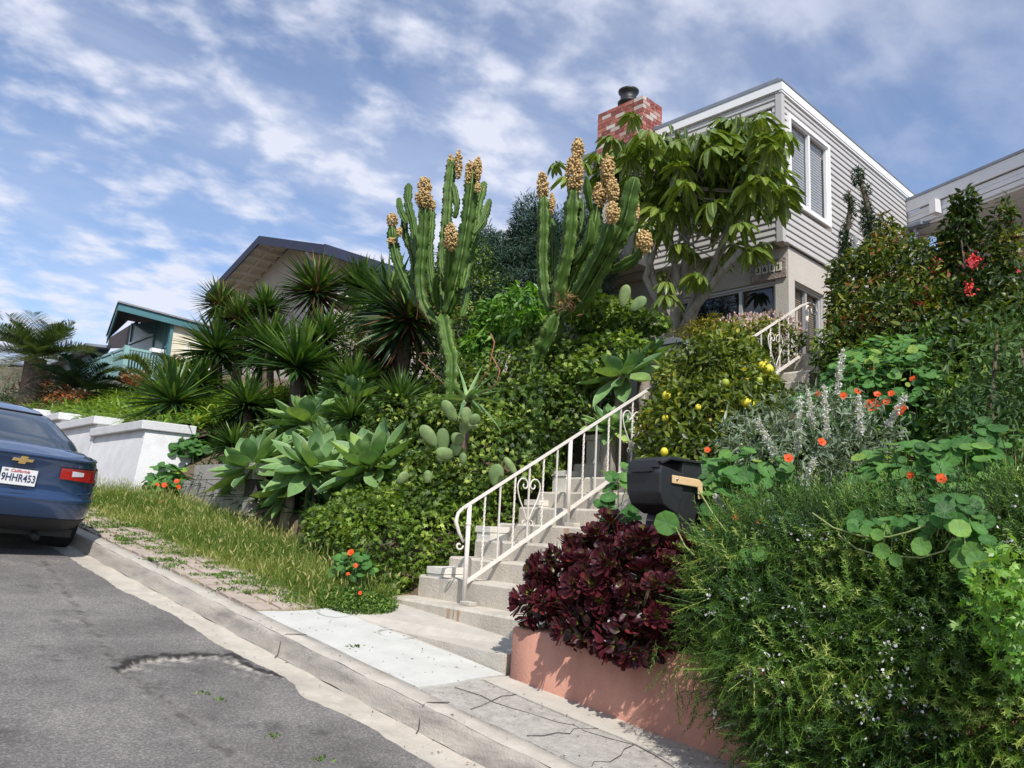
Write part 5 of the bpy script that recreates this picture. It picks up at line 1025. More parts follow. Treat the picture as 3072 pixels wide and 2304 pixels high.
# ---- nasturtiums
def flower_mesh(name):
    F = Fol(); n_ = 5; az = np.arange(n_)*2*pi/n_; el = .45; D = np.stack([np.cos(el)*np.cos(az), np.cos(el)*np.sin(az), np.full(n_, np.sin(el))], -1)
    F.blades(D*.05, D, .9, .85, .22, 4, lambda t: np.array([.12, .5, .95, 1, .5]), .1, rng.random(n_)*.7); F.blades(np.zeros((6, 3)), runit(6)+A_([0, 0, 2]), .5, .2, 0, 2, None, .1, 1.); return F.mesh(name, True)
FLM = flower_mesh('nasturtium_flower')
def nast(label, ells, n_, size, flowers, cat='nasturtium', zmin=None, face=.35, x_=None, shift=0.):
    c = np.mean([e[0] for e in ells], 0); g = gnd(c); t_ = empty('nasturtium', g, label, cat); F = Fol(g); P, Nn = shell(ells, n_, .55, .2, 5, zmin); m = len(P)
    toE = nrm(-P); NN = nrm(Nn*.5+A_([0, 0, .75])+toE*face+SUNa*.3+runit(m)*.62); D = nrm(np.cross(NN, runit(m)))
    tint = np.clip(.45+.25*lumps(P, 5)+rng.normal(0, .2, m)+shift, 0, 1); s_ = size*rng.uniform(.5, 1.25, m); F.leaves(P, D, NN, s_, s_, T_DISC, tint); F.build('foliage', g_nas, t_, False)
    F = Fol(g); k = min(m, 500); F.blades(P[:k]+D[:k]*s_[:k, None]*.5-NN[:k]*.01, -NN[:k]+A_([0, 0, -.6])+runit(k)*.4, rng.uniform(.08, .2, k), .006, .2, 3, lambda t: np.ones(4), 0, .8); F.build('stems', m_stem, t_)
    for X, Y, xx, rp in flowers:
        q = Vector(dx_(X, Y, xx)); o = link('flower', FLM, g_org if not FLM.materials else None, t_); s2 = rp*depth(q)/1689.; o.location = q-Vector(g); o.scale = (s2,)*3
        d_ = (-q).normalized()+Vector((random.uniform(-.5, .5), random.uniform(-.5, .5), .5)); o.rotation_euler = d_.to_track_quat('Z', 'Y').to_euler()
    return t_
SUNa = np.array(SUNV)
nast('large nasturtium patch with round leaves and orange flowers on the right bank above the rosemary', [E3(1890, 1030, 4.8, .16, .15, .13), E3(1950, 1060, 4.6, .22, .2, .16), E3(2040, 1060, 4.6, .22, .18, .18), E3(2000, 1120, 4.4, .22, .2, .14), E3(2080, 1010, 4.8, .2, .16, .16), E3(1930, 1110, 4.45, .18, .16, .12), E3(2120, 960, 5.0, .2, .16, .14), E3(1990, 1000, 4.8, .2, .2, .12), E3(1850, 1090, 4.5, .14, .12, .1)], 560, .095, [(2033, 1034, 4.3, 13), (1967, 1027, 4.45, 10), (1775, 955, 5.0, 11), (1703, 990, 4.9, 12), (1777, 1118, 4.5, 8)], face=.5)
nast('upper nasturtium patch full of orange flowers beside the upper stairs', [E3(1810, 885, 7.0, .35, .3, .2), E3(1860, 850, 7.0, .5, .4, .35), E3(1950, 850, 7.1, .5, .4, .4), E3(2010, 880, 6.9, .35, .3, .35), E3(1910, 800, 7.6, .45, .4, .32), E3(1980, 800, 7.5, .4, .4, .35), E3(1760, 900, 6.7, .35, .3, .25)], 2300, .08, [(1765, 850, 6.05, 9), (1785, 868, 6.05, 10), (1792, 872, 6.05, 9), (1822, 855, 6.05, 9), (1852, 845, 6.05, 9), (1876, 873, 6.05, 12), (1888, 870, 6.05, 11), (1882, 882, 6.05, 10), (1902, 878, 6.05, 10), (1915, 868, 6.05, 9), (1940, 888, 6.05, 13), (1950, 882, 6.05, 12), (1885, 800, 7.0, 8), (1972, 818, 6.05, 8), (1712, 905, 6.05, 11), (1895, 852, 6.05, 9), (1832, 800, 7.0, 6), (1925, 850, 6.05, 8)], zmin=zc, shift=.12)
nast('nasturtium patch with big leaves around the black mailbox', [E3(1530, 1080, 4.9, .25, .25, .28), E3(1580, 1110, 4.8, .3, .25, .25), E3(1520, 1040, 5.1, .2, .2, .2), E3(1330, 1110, 4.75, .1, .16, .16), E3(1335, 1030, 5.0, .1, .14, .1), E3(1630, 1050, 5.0, .3, .25, .25)], 420, .11, [(1528, 972, 5.2, 8), (1596, 1108, 4.55, 9), (1610, 1095, 4.6, 8), (1535, 1140, 4.5, 5)], face=.6)
nast('dark green nasturtium cascade in the shade between the white wall and the block wall', [E3(345, 990, 4.9, .4, .5, .42), E3(350, 1050, 4.7, .3, .6, .32), E3(300, 1088, 4.3, .25, .5, .18), E3(375, 950, 5.1, .3, .5, .3), E3(370, 985, 5.0, .3, .4, .25), E3(410, 970, 5.2, .3, .4, .2)], 1500, .13, [(355, 1048, 4.4, 7), (382, 1040, 4.4, 7), (385, 1052, 4.4, 6), (340, 1047, 4.3, 5), (242, 1098, 3.9, 7), (213, 1083, 3.9, 6), (347, 1085, 4.2, 5), (206, 1130, 3.7, 4)], shift=-.1)
nast('small nasturtium clump with orange flowers at the foot of the ivy hedge', [E3(775, 1215, 4.2, .12, .22, .14), E3(740, 1225, 4.2, .1, .18, .1)], 130, .07, [(758, 1194, 3.95, 9), (768, 1222, 3.95, 6), (752, 1240, 3.9, 5), (778, 1281, 3.85, 5), (785, 1310, 3.8, 0)][:4], shift=.1)
nast('flat nasturtium leaves scattered over the top of the rosemary', [E3(1960, 1135, 4.0, .14, .12, .06), E3(2070, 1105, 4.0, .12, .12, .09), E3(1880, 1140, 4.0, .1, .1, .05), E3(2110, 1180, 3.9, .08, .08, .08), E3(1620, 1205, 4.05, .1, .09, .05), E3(1540, 1170, 4.3, .12, .1, .08), E3(1700, 1130, 4.3, .14, .12, .06)], 170, .075, [(1640, 1128, 4.2, 8), (1590, 1120, 4.3, 8)], face=.7)
# trailing yellow stems over the rosemary
ts = empty('trailing_stem', tuple(dx_(1900, 1160, 4.3)), 'yellow trailing nasturtium runners lying over the rosemary', 'stem')
for pts in ([(1755, 1108), (1800, 1140), (1860, 1158), (1920, 1160), (1960, 1150), (2000, 1135)], [(1810, 1155), (1850, 1185), (1900, 1200), (1990, 1205), (2040, 1190), (2060, 1160)], [(1510, 1235), (1560, 1225), (1600, 1232), (1640, 1228)], [(1510, 1060), (1540, 1110), (1570, 1150)], [(1460, 1140), (1480, 1180), (1500, 1200)]):
    m_ = MB(ts.location); m_.tube([dx_(a_, b_, 3.9 if a_ > 1700 else 3.98) for a_, b_ in pts], .0045, 6); m_.build('runner', m_stem, ts)
F = Fol(ts.location); LP = [(1895, 1155, 13), (1870, 1145, 12), (1905, 1190, 17), (1840, 1140, 10), (1990, 1180, 20), (1935, 1210, 14), (2065, 1130, 24), (2075, 1205, 22), (2100, 1190, 20), (1620, 1205, 16), (1640, 1195, 18), (1590, 1218, 12), (2090, 1245, 18), (1440, 1130, 26), (1610, 1195, 12)]
for X, Y, rp in LP:
    q = dx_(X, Y, 3.87 if X > 1700 else 3.95); s2 = 2*rp*depth(q)/1689.; nn = nrm(-q+A_([0, 0, .5])+rng.normal(0, .3, 3))[None]; D = nrm(np.cross(nn, runit(1))); F.leaves(q[None]-D*s2*.5, D, nn, s2, s2, T_DISC, rng.uniform(.4, .9, 1))
F.build('round_leaves', g_nas, ts)

# ---- rosemary over the wall
def sprig_arrays():
    v = []; f = []; n_ = 26
    for i in range(n_):
        u = .12+.88*i/n_; a = i*2.4; L_ = .17*(1-.45*u); d_ = np.array([.55, cos(a)*.8, sin(a)*.8]); d_ /= np.linalg.norm(d_); s_ = np.cross(d_, [1, 0, 0]); s_ /= np.linalg.norm(s_)+1e-9; p0 = np.array([u, 0, 0]); b = len(v)
        v += [p0-s_*.014, p0+s_*.014, p0+d_*L_+s_*.006, p0+d_*L_-s_*.006]; f.append((b, b+1, b+2, b+3))
    b = len(v); v += [np.array([0, .012, 0]), np.array([0, -.012, 0]), np.array([1, -.004, 0]), np.array([1, .004, 0])]; f.append((b, b+1, b+2, b+3)); return np.array(v), np.array(f)
SPV, SPF = sprig_arrays()
def sprigs(F, P, D, L, tint, curl=.3):
    n_ = len(P); D = nrm(D); R_ = runit(n_); S = nrm(np.cross(D, R_)); Nn = np.cross(S, D); L = np.broadcast_to(L, n_)[:, None, None]; u = SPV[None, :, 0:1]
    V = P[:, None]+L*(u*D[:, None]+SPV[None, :, 1:2]*S[:, None]+SPV[None, :, 2:3]*Nn[:, None]+curl*u*u*A_([0, 0, 1.])*1.0)
    k = len(SPV); Fc = (SPF[None]+(np.arange(n_)*k)[:, None, None]).reshape(-1, 4); tt = np.repeat(tint, len(SPF)); st_ = np.tile(np.arange(len(SPF))/len(SPF), n_); F.raw(V.reshape(-1, 3), Fc, np.clip(tt+.35*(st_-.5), 0, 1), np.tile(SPV[:, 0], n_), np.zeros(n_*k))
ros = empty('rosemary', gnd((4.4, 2.0, 0)), 'trailing rosemary with tiny lilac flowers spilling over the pink wall', 'rosemary')
re_ = []
for Yp, xs0, xp, r_ in ((1235, 1620, 4.3, .27), (1340, 1610, 4.12, .28), (1450, 1665, 4.03, .27), (1560, 1735, 3.98, .27), (1670, 1810, 3.95, .28), (1790, 1900, 3.95, .3)):
    X = xs0
    while X < 2420: re_.append(E3(X, Yp+rc.uniform(-12, 12), xp+(X-1600)*.00022, r_*1.15, r_, r_*.95)); X += 95
for X in range(1700, 2400, 110): re_.append(E3(X, 1190, 4.6, .5, .3, .24))
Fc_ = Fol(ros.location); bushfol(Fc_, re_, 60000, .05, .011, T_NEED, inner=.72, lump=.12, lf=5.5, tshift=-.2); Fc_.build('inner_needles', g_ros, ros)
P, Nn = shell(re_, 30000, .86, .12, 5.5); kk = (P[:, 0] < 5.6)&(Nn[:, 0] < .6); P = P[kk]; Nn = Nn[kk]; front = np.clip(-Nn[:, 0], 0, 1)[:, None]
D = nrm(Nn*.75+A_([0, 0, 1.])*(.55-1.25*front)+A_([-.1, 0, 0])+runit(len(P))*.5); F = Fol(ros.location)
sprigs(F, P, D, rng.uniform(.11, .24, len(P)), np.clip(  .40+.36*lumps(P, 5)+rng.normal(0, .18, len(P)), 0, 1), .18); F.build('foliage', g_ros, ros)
# hanging tips at the lower left fringe and over the wall
n_ = 900; yy = rng.uniform(.6, 3.35, n_); zz_ = rng.uniform(-1.35, -.55, n_); xx = 3.95+.12*(4.06-yy)-rng.uniform(.04, .3, n_); ok = zz_ > -.75-(2.75-yy)*1.0; ok &= yy < 2.8; P = np.stack([xx, yy, zz_], -1)[ok]
F = Fol(ros.location); sprigs(F, P, A_([[-.15, .0, -1.]])+runit(len(P))*.45, rng.uniform(.12, .24, len(P)), np.clip(rng.normal(.6, .2, len(P)), 0, 1), .15); F.build('hanging_tips', g_ros, ros)
F = Fol(ros.location); P, Nn = shell(re_, 2600, .97, .16, 5.5); ok = (lumps(P, 9) > .15)&(Nn[:, 0] < .5); P = P[ok]+Nn[ok]*.09; P = np.repeat(P, 5, 0)+rng.normal(0, .018, (len(P)*5, 3)); F.leaves(P, runit(len(P)), runit(len(P)), .019, .015, T_SMALL, rng.random(len(P))); F.build('flowers', g_lil, ros)
F = Fol((4.4, 1.4, -.5)); fe = [E3(2160, 1265, 3.55, .13, .1, .1), E3(2130, 1330, 3.6, .1, .08, .08), E3(2180, 1340, 3.6, .15, .1, .14), E3(2200, 1230, 3.62, .12, .1, .1), E3(2190, 1410, 3.6, .1, .08, .08)]
fv = empty('leafy_weed', (4.1, 1.3, -1.0), 'bright yellow green lobed leaves growing through the rosemary at the right edge', 'weed'); F = Fol(fv.location); bushfol(F, fe, 430, .06, .055, T_STAR, inner=.6, lump=.2, up=.6); F.build('foliage', g_brt, fv)
fe = [((5.5, 1.35, .2), (.5, .4, .5)), ((5.6, 1.6, .7), (.25, .2, .4)), ((5.9, 1.45, 1.0), (.35, .2, .5)), ((6.2, 1.3, .7), (.5, .4, .7)), ((5.0, 1.2, -.1), (.5, .4, .4))]
bush('tall_green_shrub', 'upright soft green shrub with small leaves at the right edge above the nasturtiums', fe, 9500, .065, .022, T_LEAF, leafmat('soft_leaf', [(0, (.03, .07, .025)), (.5, (.08, .15, .05)), (1, (.18, .27, .09))], .6, .25, .25), inner=.5, lump=.3, up=.6, stems=14)
bush('dark_hedge', 'dark shaded shrubs on the slope below the red tipped bushes', [E3(1850, 770, 8.3, .5, .5, .35), E3(1950, 790, 8.2, .6, .5, .35), E3(2060, 800, 7.8, .6, .5, .45), E3(2150, 830, 7.4, .6, .5, .5), E3(2110, 880, 6.8, .4, .3, .3)], 6500, .09, .035, T_LEAF, g_ivyd, inner=.6, lump=.2, stems=8)
# dry weeds on the bare soil at the right and low fill over the whole right bank
F = Fol((6, 2.5, .5)); n_ = 5200; xx = rng.uniform(4.35, 8.6, n_); yy = rng.uniform(.2, 4.0, n_); P = np.stack([xx, yy, H(xx, yy)], -1); D = runit(n_)*.5+A_([0, 0, 1.]); F.blades(P, D, rng.uniform(.12, .34, n_), .009, .25, 3, lambda t: np.array([1, .8, .5, .05]), .1, np.clip(rng.normal(.4, .25, n_), 0, 1)); tag(F.build('slope_grass', g_gra), 'thin weedy grass covering the soil of the right bank', 'grass', None, 'stuff')
stuffmass('ground_ivy', 'low mixed green ground cover on the right bank around the sage', [((5.6, 3.2, -.0), (.7, .6, .35)), ((6.0, 2.4, .2), (.8, .7, .35)), ((5.2, 2.6, -.25), (.6, .7, .35)), ((6.6, 3.4, .55), (.7, .4, .35)), ((7.0, 2.6, .75), (.8, .6, .35)), ((6.4, 1.6, .4), (.8, .6, .3)), ((5.1, 3.5, -.35), (.5, .4, .3)), ((7.6, 3.3, 1.1), (.6, .5, .35))], 9000, .07, .035, T_LEAF, g_ros, inner=.6, lump=.2, up=.5, cat='ground cover')

# ---- purple aeonium
def aeo_mesh(name, seed):
    r_ = np.random.default_rng(seed); F = Fol(); n_ = 34; i = np.arange(n_); f = (i+.5)/n_; az = i*2.39996; el = 1.25-1.25*f**.8; D = np.stack([np.cos(el)*np.cos(az), np.cos(el)*np.sin(az), np.sin(el)], -1)
    up = np.stack([-np.sin(el)*np.cos(az), -np.sin(el)*np.sin(az), np.cos(el)], -1); L = np.interp(f, [0, .3, 1], [.4, .8, 1.])*r_.uniform(.9, 1.08, n_); F.leaves(D*.03, D, up, L, L*.42, T_SPAT, np.clip(f*.9+r_.normal(0, .10, n_), 0, 1)); return F.mesh(name, True)
AEM = [aeo_mesh('aeonium_rosette', s_) for s_ in range(3)]
ae = empty('purple_aeonium', (4.35, 3.85, -.8), 'dark purple aeonium with glossy rosettes bulging over the end of the pink wall', 'succulent')
aells = [E3(1320, 1190, 4.45, .32, .2, .2), E3(1240, 1240, 4.35, .32, .26, .22), E3(1320, 1280, 4.25, .36, .34, .3), E3(1400, 1240, 4.3, .34, .3, .26), E3(1440, 1310, 4.15, .3, .26, .24), E3(1185, 1290, 4.15, .24, .16, .17), E3(1290, 1350, 4.1, .25, .24, .15), E3(1385, 1375, 4.05, .22, .2, .13), E3(1440, 1220, 4.35, .22, .18, .13)]
P, Nn = shell(aells, 1500, .95, .06, 5); ok = (Nn @ (-FW) > -.35)&(P[:, 2] > -1.06); P, Nn = P[ok], Nn[ok]; sel = []
for i in range(len(P)):
    if all(np.linalg.norm(P[i]-P[j]) > .094 for j in sel): sel.append(i)
sel = sel[:100]
for i in sel:
    o = link('rosette', AEM[i % 3], g_aeo if not AEM[i % 3].materials else None, ae); s_ = random.uniform(.085, .13); o.location = Vector(P[i])-ae.location; o.scale = (s_,)*3
    d_ = Vector(Nn[i])+Vector((random.uniform(-.25, .25), random.uniform(-.25, .25), random.uniform(.0, .5))); o.rotation_euler = d_.to_track_quat('Z', 'Y').to_euler()
m_ = MB(ae.location)
for i in sel[::2]: m_.tube([Vector((4.4, float(P[i][1])*.5+1.9, -.85)), Vector(P[i])-Vector(Nn[i])*.08], [.02, .012], 5)
m_.build('stems', m_bark2, ae)
F = Fol(ae.location); P2, N2 = shell([(e[0], tuple(q*.86 for q in e[1])) for e in aells], 3200, .7); F.leaves(P2, N2+runit(len(P2))*.5, runit(len(P2)), .075, .05, T_LEAF, rng.uniform(.25, .45, len(P2))); F.build('inner_leaves', g_aeo, ae)
# ================================================================ OBJECTS
# ---- wrought iron railings
m_iron = surf('cream_iron_paint', (.66, .61, .55), (.76, .71, .66), 10, .5, .1, dirt=(.45, .33, .24), dscale=7, dirtamt=.35)
def yrail(x): return 5.37-.19*(x-4.62) if x < 7.2 else 4.5-.235*(x-8.0)
def spiral(m_, c, r0, turns, a0, sgn, ux, uz, rt_=.007, shrink=.25):
    pts = []
    for i in range(22):
        t = i/21; a = a0+sgn*turns*2*pi*t; r_ = r0*(1-t*(1-shrink)); pts.append(c+ux*(r_*cos(a))+uz*(r_*sin(a)))
    m_.tube(pts, rt_, 6); return pts
def railing(name, label, posts, x0, x1, ztop, step, hearts, zb_off=.69, scroll_end=True, scroll_start=True):
    t_ = empty(name, (posts[0][0], yrail(posts[0][0]), posts[0][1]), label, 'railing'); o_ = t_.location; P_ = lambda x, z: Vector((x, yrail(x), z))
    for i, (x, zb) in enumerate(posts):
        m_ = MB(o_); m_.tube([P_(x, zb), P_(x, ztop(x)-.01)], .021, 10); m_.sphere(P_(x, ztop(x)-.18), .03, 8, 4, (1, 1, .5)) if i == 0 else None; m_.build('post', m_iron, t_)
        m_ = MB(o_); m_.box((x-.05, yrail(x)-.13, zb), (x+.04, yrail(x)+.0, zb+.035)); m_.build('foot_plate', m_strip, t_, bevel=.006)
    xs = np.linspace(x0, x1, 20); m_ = MB(o_)
    for a_, b_ in zip(xs[:-1], xs[1:]): m_.bar(P_(a_, ztop(a_)), P_(b_, ztop(b_)), .034, .022)
    u_ = (P_(x0+.1, ztop(x0+.1))-P_(x0, ztop(x0))).normalized(); Z = Vector((0, 0, 1)); X_ = Vector((1, -.19, 0)).normalized()
    if scroll_end:
        e_ = P_(x1, ztop(x1)); q = [e_, e_+X_*.07+Z*.03, e_+X_*.15+Z*.03]
        m_.tube(q, .012, 6); spiral(m_, e_+X_*.15-Z*.055, .085, .95, pi/2, -1, X_, Z, .011)
    m_.build('top_rail', m_iron, t_)
    if scroll_start:
        m_ = MB(o_); s_ = P_(x0, ztop(x0)); m_.tube([s_, s_-X_*.05-Z*.05, s_-X_*.07-Z*.12, s_-X_*.03-Z*.22, s_+X_*.02-Z*.30], [.014, .016, .02, .016, .01], 6); spiral(m_, s_-X_*.02-Z*.33, .04, .9, 0, -1, X_, Z, .008); m_.build('scroll', m_iron, t_)
    m_ = MB(o_); xb0 = posts[0][0]; m_.bar(P_(xb0, ztop(xb0+.001)-zb_off), P_(x1-.12, xb0*0+ztop(xb0)+(x1-.12-xb0)*.643-zb_off), .026, .03); m_.build('bottom_rail', m_iron, t_)
    px_ = [p_[0] for p_ in posts]; x = xb0+step; k = 0
    while x < x1-.1:
        if min(abs(x-q) for q in px_) > .06:
            tw = k % 2 == 0; m_ = MB(o_); zt_ = ztop(x)-.012; zb_ = ztop(xb0)+(x-xb0)*.643-zb_off
            if tw: m_.tube([P_(x, zb_+(zt_-zb_)*i/24) for i in range(25)], .0105, 4, twist=.75, smooth=False)
            else: m_.bar(P_(x, zb_), P_(x, zt_), .013, .013, up=(1, 0, 0))
            m_.build('baluster', m_iron, t_); k += 1
        x += step
    for hx in hearts:
        m_ = MB(o_); zc_ = ztop(xb0)+(hx-xb0)*.643
        c = P_(hx, zc_-.22)
        for s_ in (-1, 1):
            U = X_*s_
            pts = [c+U*.008-Z*.30, c+U*.05-Z*.20, c+U*.10-Z*.10, c+U*.128-Z*.0, c+U*.118+Z*.055, c+U*.085+Z*.088, c+U*.045+Z*.085, c+U*.018+Z*.05, c+U*.02+Z*.012, c+U*.05-Z*.002, c+U*.068+Z*.022, c+U*.055+Z*.042]
            q = []
            for i in range(len(pts)-1):
                p0, p1, p2, p3 = pts[max(i-1, 0)], pts[i], pts[i+1], pts[min(i+2, len(pts)-1)]
                for u in (0, .33, .66): q.append(.5*((2*p1)+(p2-p0)*u+(2*p0-5*p1+4*p2-p3)*u*u+(3*p1-p0-3*p2+p3)*u**3))
            m_.tube(q, .007, 6)
            spiral(m_, c+U*.035-Z*.325, .03, .85, pi/2, -1, U, Z, .006)
        m_.build('heart_scroll', m_iron, t_)
zt1 = lambda x: .17+.643*(x-4.62) if x < 6.9 else .17+.643*2.28+.045*min(1, (x-6.9)/.1)
railing('stair_railing', 'cream wrought iron railing with heart scrolls on the lower flight of the stairs', [(4.62, -.705), (5.7, .02), (7.05, .82)], 4.56, 7.02, zt1, .155, [4.62+.155*4, 4.62+.155*12])
zt2 = lambda x: 2.27+.66*(x-8.0) if x < 8.85 else 2.27+.66*.85+.02
railing('stair_railing', 'cream wrought iron railing on the upper stairs beside the tan blind window', [(7.85, 1.6), (8.93, 2.21)], 7.6, 8.9, zt2, .15, [8.38], zb_off=.60, scroll_start=False)

# ---- black locking mailbox on the bank
m_blk = surf('black_powder_coat', (.018, .019, .022), (.026, .027, .031), 30, .42, .1, 200); m_tanf = surf('tan_flag', (.62, .42, .22), (.70, .50, .28), 8, .5, .1); m_key = surf('steel', (.6, .6, .6), (.7, .7, .7), 10, .3, 0, metal=.9)
def ph(X, Y, d_): r = ray(X*K, Y*K); return Vector(r*d_)
mbp = Vector(dx_(1425, 1165, 4.45))-Vector((0, 0, .075)); mb = empty('locking_mailbox', tuple(mbp), 'black steel locking mailbox with a tan flag among the nasturtiums', 'mailbox')
fd = Vector((-.99, .12, 0)).normalized()        # the front faces the street
sd_ = Vector((-fd.y, fd.x, 0)).normalized()
if sd_.dot(Vector(RT)) < 0: sd_ = -sd_
Z = Vector((0, 0, 1)); W2 = .133
def MP(s_, f_, z_): return mbp+sd_*s_+fd*f_+Z*z_
def prism(name, prof, s0_, s1_, mat, parent, bev=.004):
    m_ = MB(mbp); m_.poly([MP(s0_, f_, z_) for f_, z_ in prof], sd_*(s1_-s0_)); return m_.build(name, mat, parent, bevel=bev)
prism('lower_cabinet', [(.0, -.15), (.0, .20), (-.26, .20), (-.26, -.15)], -W2, W2, m_blk, mb)
prism('slope_cabinet', [(.0, .203), (-.05, .34), (-.07, .60), (-.26, .60), (-.30, .36), (-.26, .203)], -W2, W2, m_blk, mb)
# hopper door swung forward: front panel, side cheeks
m_ = MB(mbp)
hp = [(.16, .56), (.18, .51), (.17, .38), (.13, .30), (.0, .24), (-.05, .36), (-.06, .52)]
def cap_prof(k): return hp
m_.poly([MP(-W2-.02, f_, z_) for f_, z_ in hp], sd_*(2*W2+.04)); m_.build('hopper_hood', m_blk, mb, bevel=.01)
prism('roof', [(.155, .565), (.07, .60), (-.25, .60), (-.27, .615), (.06, .625), (.16, .59)], -W2-.02, W2+.02, m_blk, mb, .006)
m_ = MB(mbp); m_.poly([MP(-W2-.02+.04, .168, .592), MP(W2+.02-.04, .168, .592), MP(W2+.02, .172, .545), MP(-W2-.02, .172, .545)], fd*.006); m_.build('hood_lip', m_blk, mb)
m_ = MB(mbp); m_.bar(MP(-.10, .19, .53), MP(.08, .19, .53), .016, .03); m_.bar(MP(-.10, .17, .53), MP(-.10, .195, .53), .02, .02); m_.bar(MP(.08, .17, .53), MP(.08, .195, .53), .02, .02); m_.build('pull_handle', m_blk, mb)
m_ = MB(mbp); m_.poly([MP(W2+.024, f_, z_) for f_, z_ in ((.07, .50), (-.20, .49), (-.235, .47), (-.24, .36), (-.195, .355), (-.19, .435), (.07, .445))], sd_*.012); m_.build('flag', m_tanf, mb, bevel=.006)
m_ = MB(mbp); m_.tube([MP(W2+.03, .03, .475), MP(W2+.045, .03, .475)], .008, 8); m_.build('flag_pin', m_key, mb)
m_ = MB(mbp); m_.tube([MP(.02, .0, .135), MP(.02, .012, .135)], .016, 12); m_.build('lock', m_key, mb)
m_ = MB(mbp); m_.poly([MP(-W2+.012, .0, .185), MP(W2-.012, .0, .185), MP(W2-.012, .0, -.14), MP(-W2+.012, .0, -.14)], fd*.006); m_.build('door', m_blk, mb)
m_ = MB(mbp); m_.tube([MP(0, -.13, -.6), MP(0, -.13, -.15)], .045, 8); m_.build('post', m_blk, mb)

# ---- old grey mailbox by the upper planting
m_gmb = surf('weathered_grey_paint', (.16, .18, .20), (.26, .28, .30), 12, .6, .3, dirt=(.08, .08, .09), dscale=6); m_lmb = surf('pale_grey_paint', (.45, .46, .48), (.55, .56, .58), 12, .6, .3, dirt=(.2, .2, .2), dscale=9)
c = Vector(dx_(1448, 752, 8.0)); om = empty('old_mailbox', tuple(c), 'old grey round topped mailbox standing in front of the grey house', 'mailbox')
f1 = Vector((-1, .05, 0)).normalized(); s1 = Vector((0, -1, 0))
def OP(s_, f_, z_): return c+s1*s_+f1*f_+Z*z_
w_ = .17; m_ = MB(tuple(c)); m_.poly([OP(-w_, .0, -.13), OP(w_, .0, -.13), OP(w_+.02, .0, .05), OP(-w_-.02, .0, .05)], -f1*.42); m_.build('body', m_gmb, om, bevel=.006)
m_ = MB(tuple(c)); m_.poly([OP(-w_*1.0, .008, -.11), OP(w_*.1, .008, -.11), OP(w_*.1, .008, .04), OP(-w_, .008, .04)], f1*.01); m_.build('front_panel', m_gmb, om)
m_ = MB(tuple(c)); m_.poly([OP(w_+.0, .0, -.12), OP(w_+.0, -.4, -.12), OP(w_+.018, -.4, .04), OP(w_+.018, .0, .04)], s1*.012); m_.build('side_panel', m_lmb, om)
m_ = MB(tuple(c)); m_.poly([OP((w_+.04)*cos(a_), .03, .05+.08*sin(a_)) for a_ in np.linspace(0, pi, 12)], -f1*.5); m_.build('roof', m_gmb, om, bevel=.004)
m_ = MB(tuple(c)); m_.box((c.x+.1, c.y-.05, c.z-.8), (c.x+.2, c.y+.05, c.z-.13)); m_.build('post', m_bark, om)
m_ = MB(tuple(c)); m_.bar(OP(-.1, .022, .0), OP(-.02, .022, .0), .012, .03); m_.build('handle', m_black, om)
c = Vector(dx_(1345, 748, 7.7)); m_ = MB(tuple(c))
F = Fol(c); F.leaves(np.array(c)+rng.normal(0, .03, (16, 3)), runit(16)+A_([0, 0, .5]), runit(16), .11, .10, T_SPAT, rng.random(16)); tag(F.build('white_flower', m_trim), 'white flower showing above the bright green agave near the old mailbox', 'flower')

# ---- grass and weeds on the verge
n_ = 46000; yy = rng.uniform(6.05, 13.5, n_); lo_ = xc(yy)+.25; xx = lo_+(4.85-lo_)*rng.random(n_)**.72; 
dens = np.clip((xx-lo_-.28+.2*np.sin(yy*3.1)+.14*np.sin(yy*7.7+xx*3))/.35, 0.02, 1); keep = (rng.random(n_) < dens)&~((xx > 4.4)&(yy < 6.9)); xx, yy = xx[keep], yy[keep]
P = np.stack([xx, yy, walkz(xx, yy)-.02], -1); m = len(P); hgt = np.clip((xx-lo_[keep])/1.2, .22, 1)
D = runit(m)*.85+A_([.0, .0, 1.]); tn_ = np.clip(.27+.22*np.sin(yy*2.3+xx*4)+rng.normal(0, .22, m)+.18*(1-hgt), 0, 1)
F = Fol((4, 9, -.3)); F.blades(P, D, rng.uniform(.08, .48, m)*hgt, .0075, rng.uniform(.1, .55, m), 4, lambda t: np.array([.8, 1, .75, .45, .05]), .12, tn_); 
k = rng.random(m) < .03; tip = P[k]+nrm(D[k])*(.27*hgt[k])[:, None]; F.leaves(tip, D[k]+A_([.2, .3, -.1]), runit(k.sum()), .07, .014, T_LEAF, np.clip(rng.normal(.8, .12, k.sum()), 0, 1))
tag(F.build('verge_grass', g_gra), 'tall tangled wild grass with dry seed heads on the verge left of the stairs', 'grass', None, 'stuff')
n_ = 7000; a_ = rng.uniform(0, 2*pi, n_); r_ = rng.random(n_)**.6; xx = 4.0+.34*r_*np.cos(a_); yy = 6.12+.42*r_*np.sin(a_); P = np.stack([xx, yy, walkz(xx, yy)+rng.uniform(0, .16, n_)*(1-r_*.6)], -1)
F = Fol((4, 6.1, -.8)); F.leaves(P, runit(n_), runit(n_)*.5+A_([0, 0, 1]), .028, .018, T_SMALL, np.clip(rng.normal(.55, .2, n_), 0, 1)); tag(F.build('clover', g_ros), 'low bright green clover spilling over the first step and the white pavement', 'ground cover', None, 'stuff')
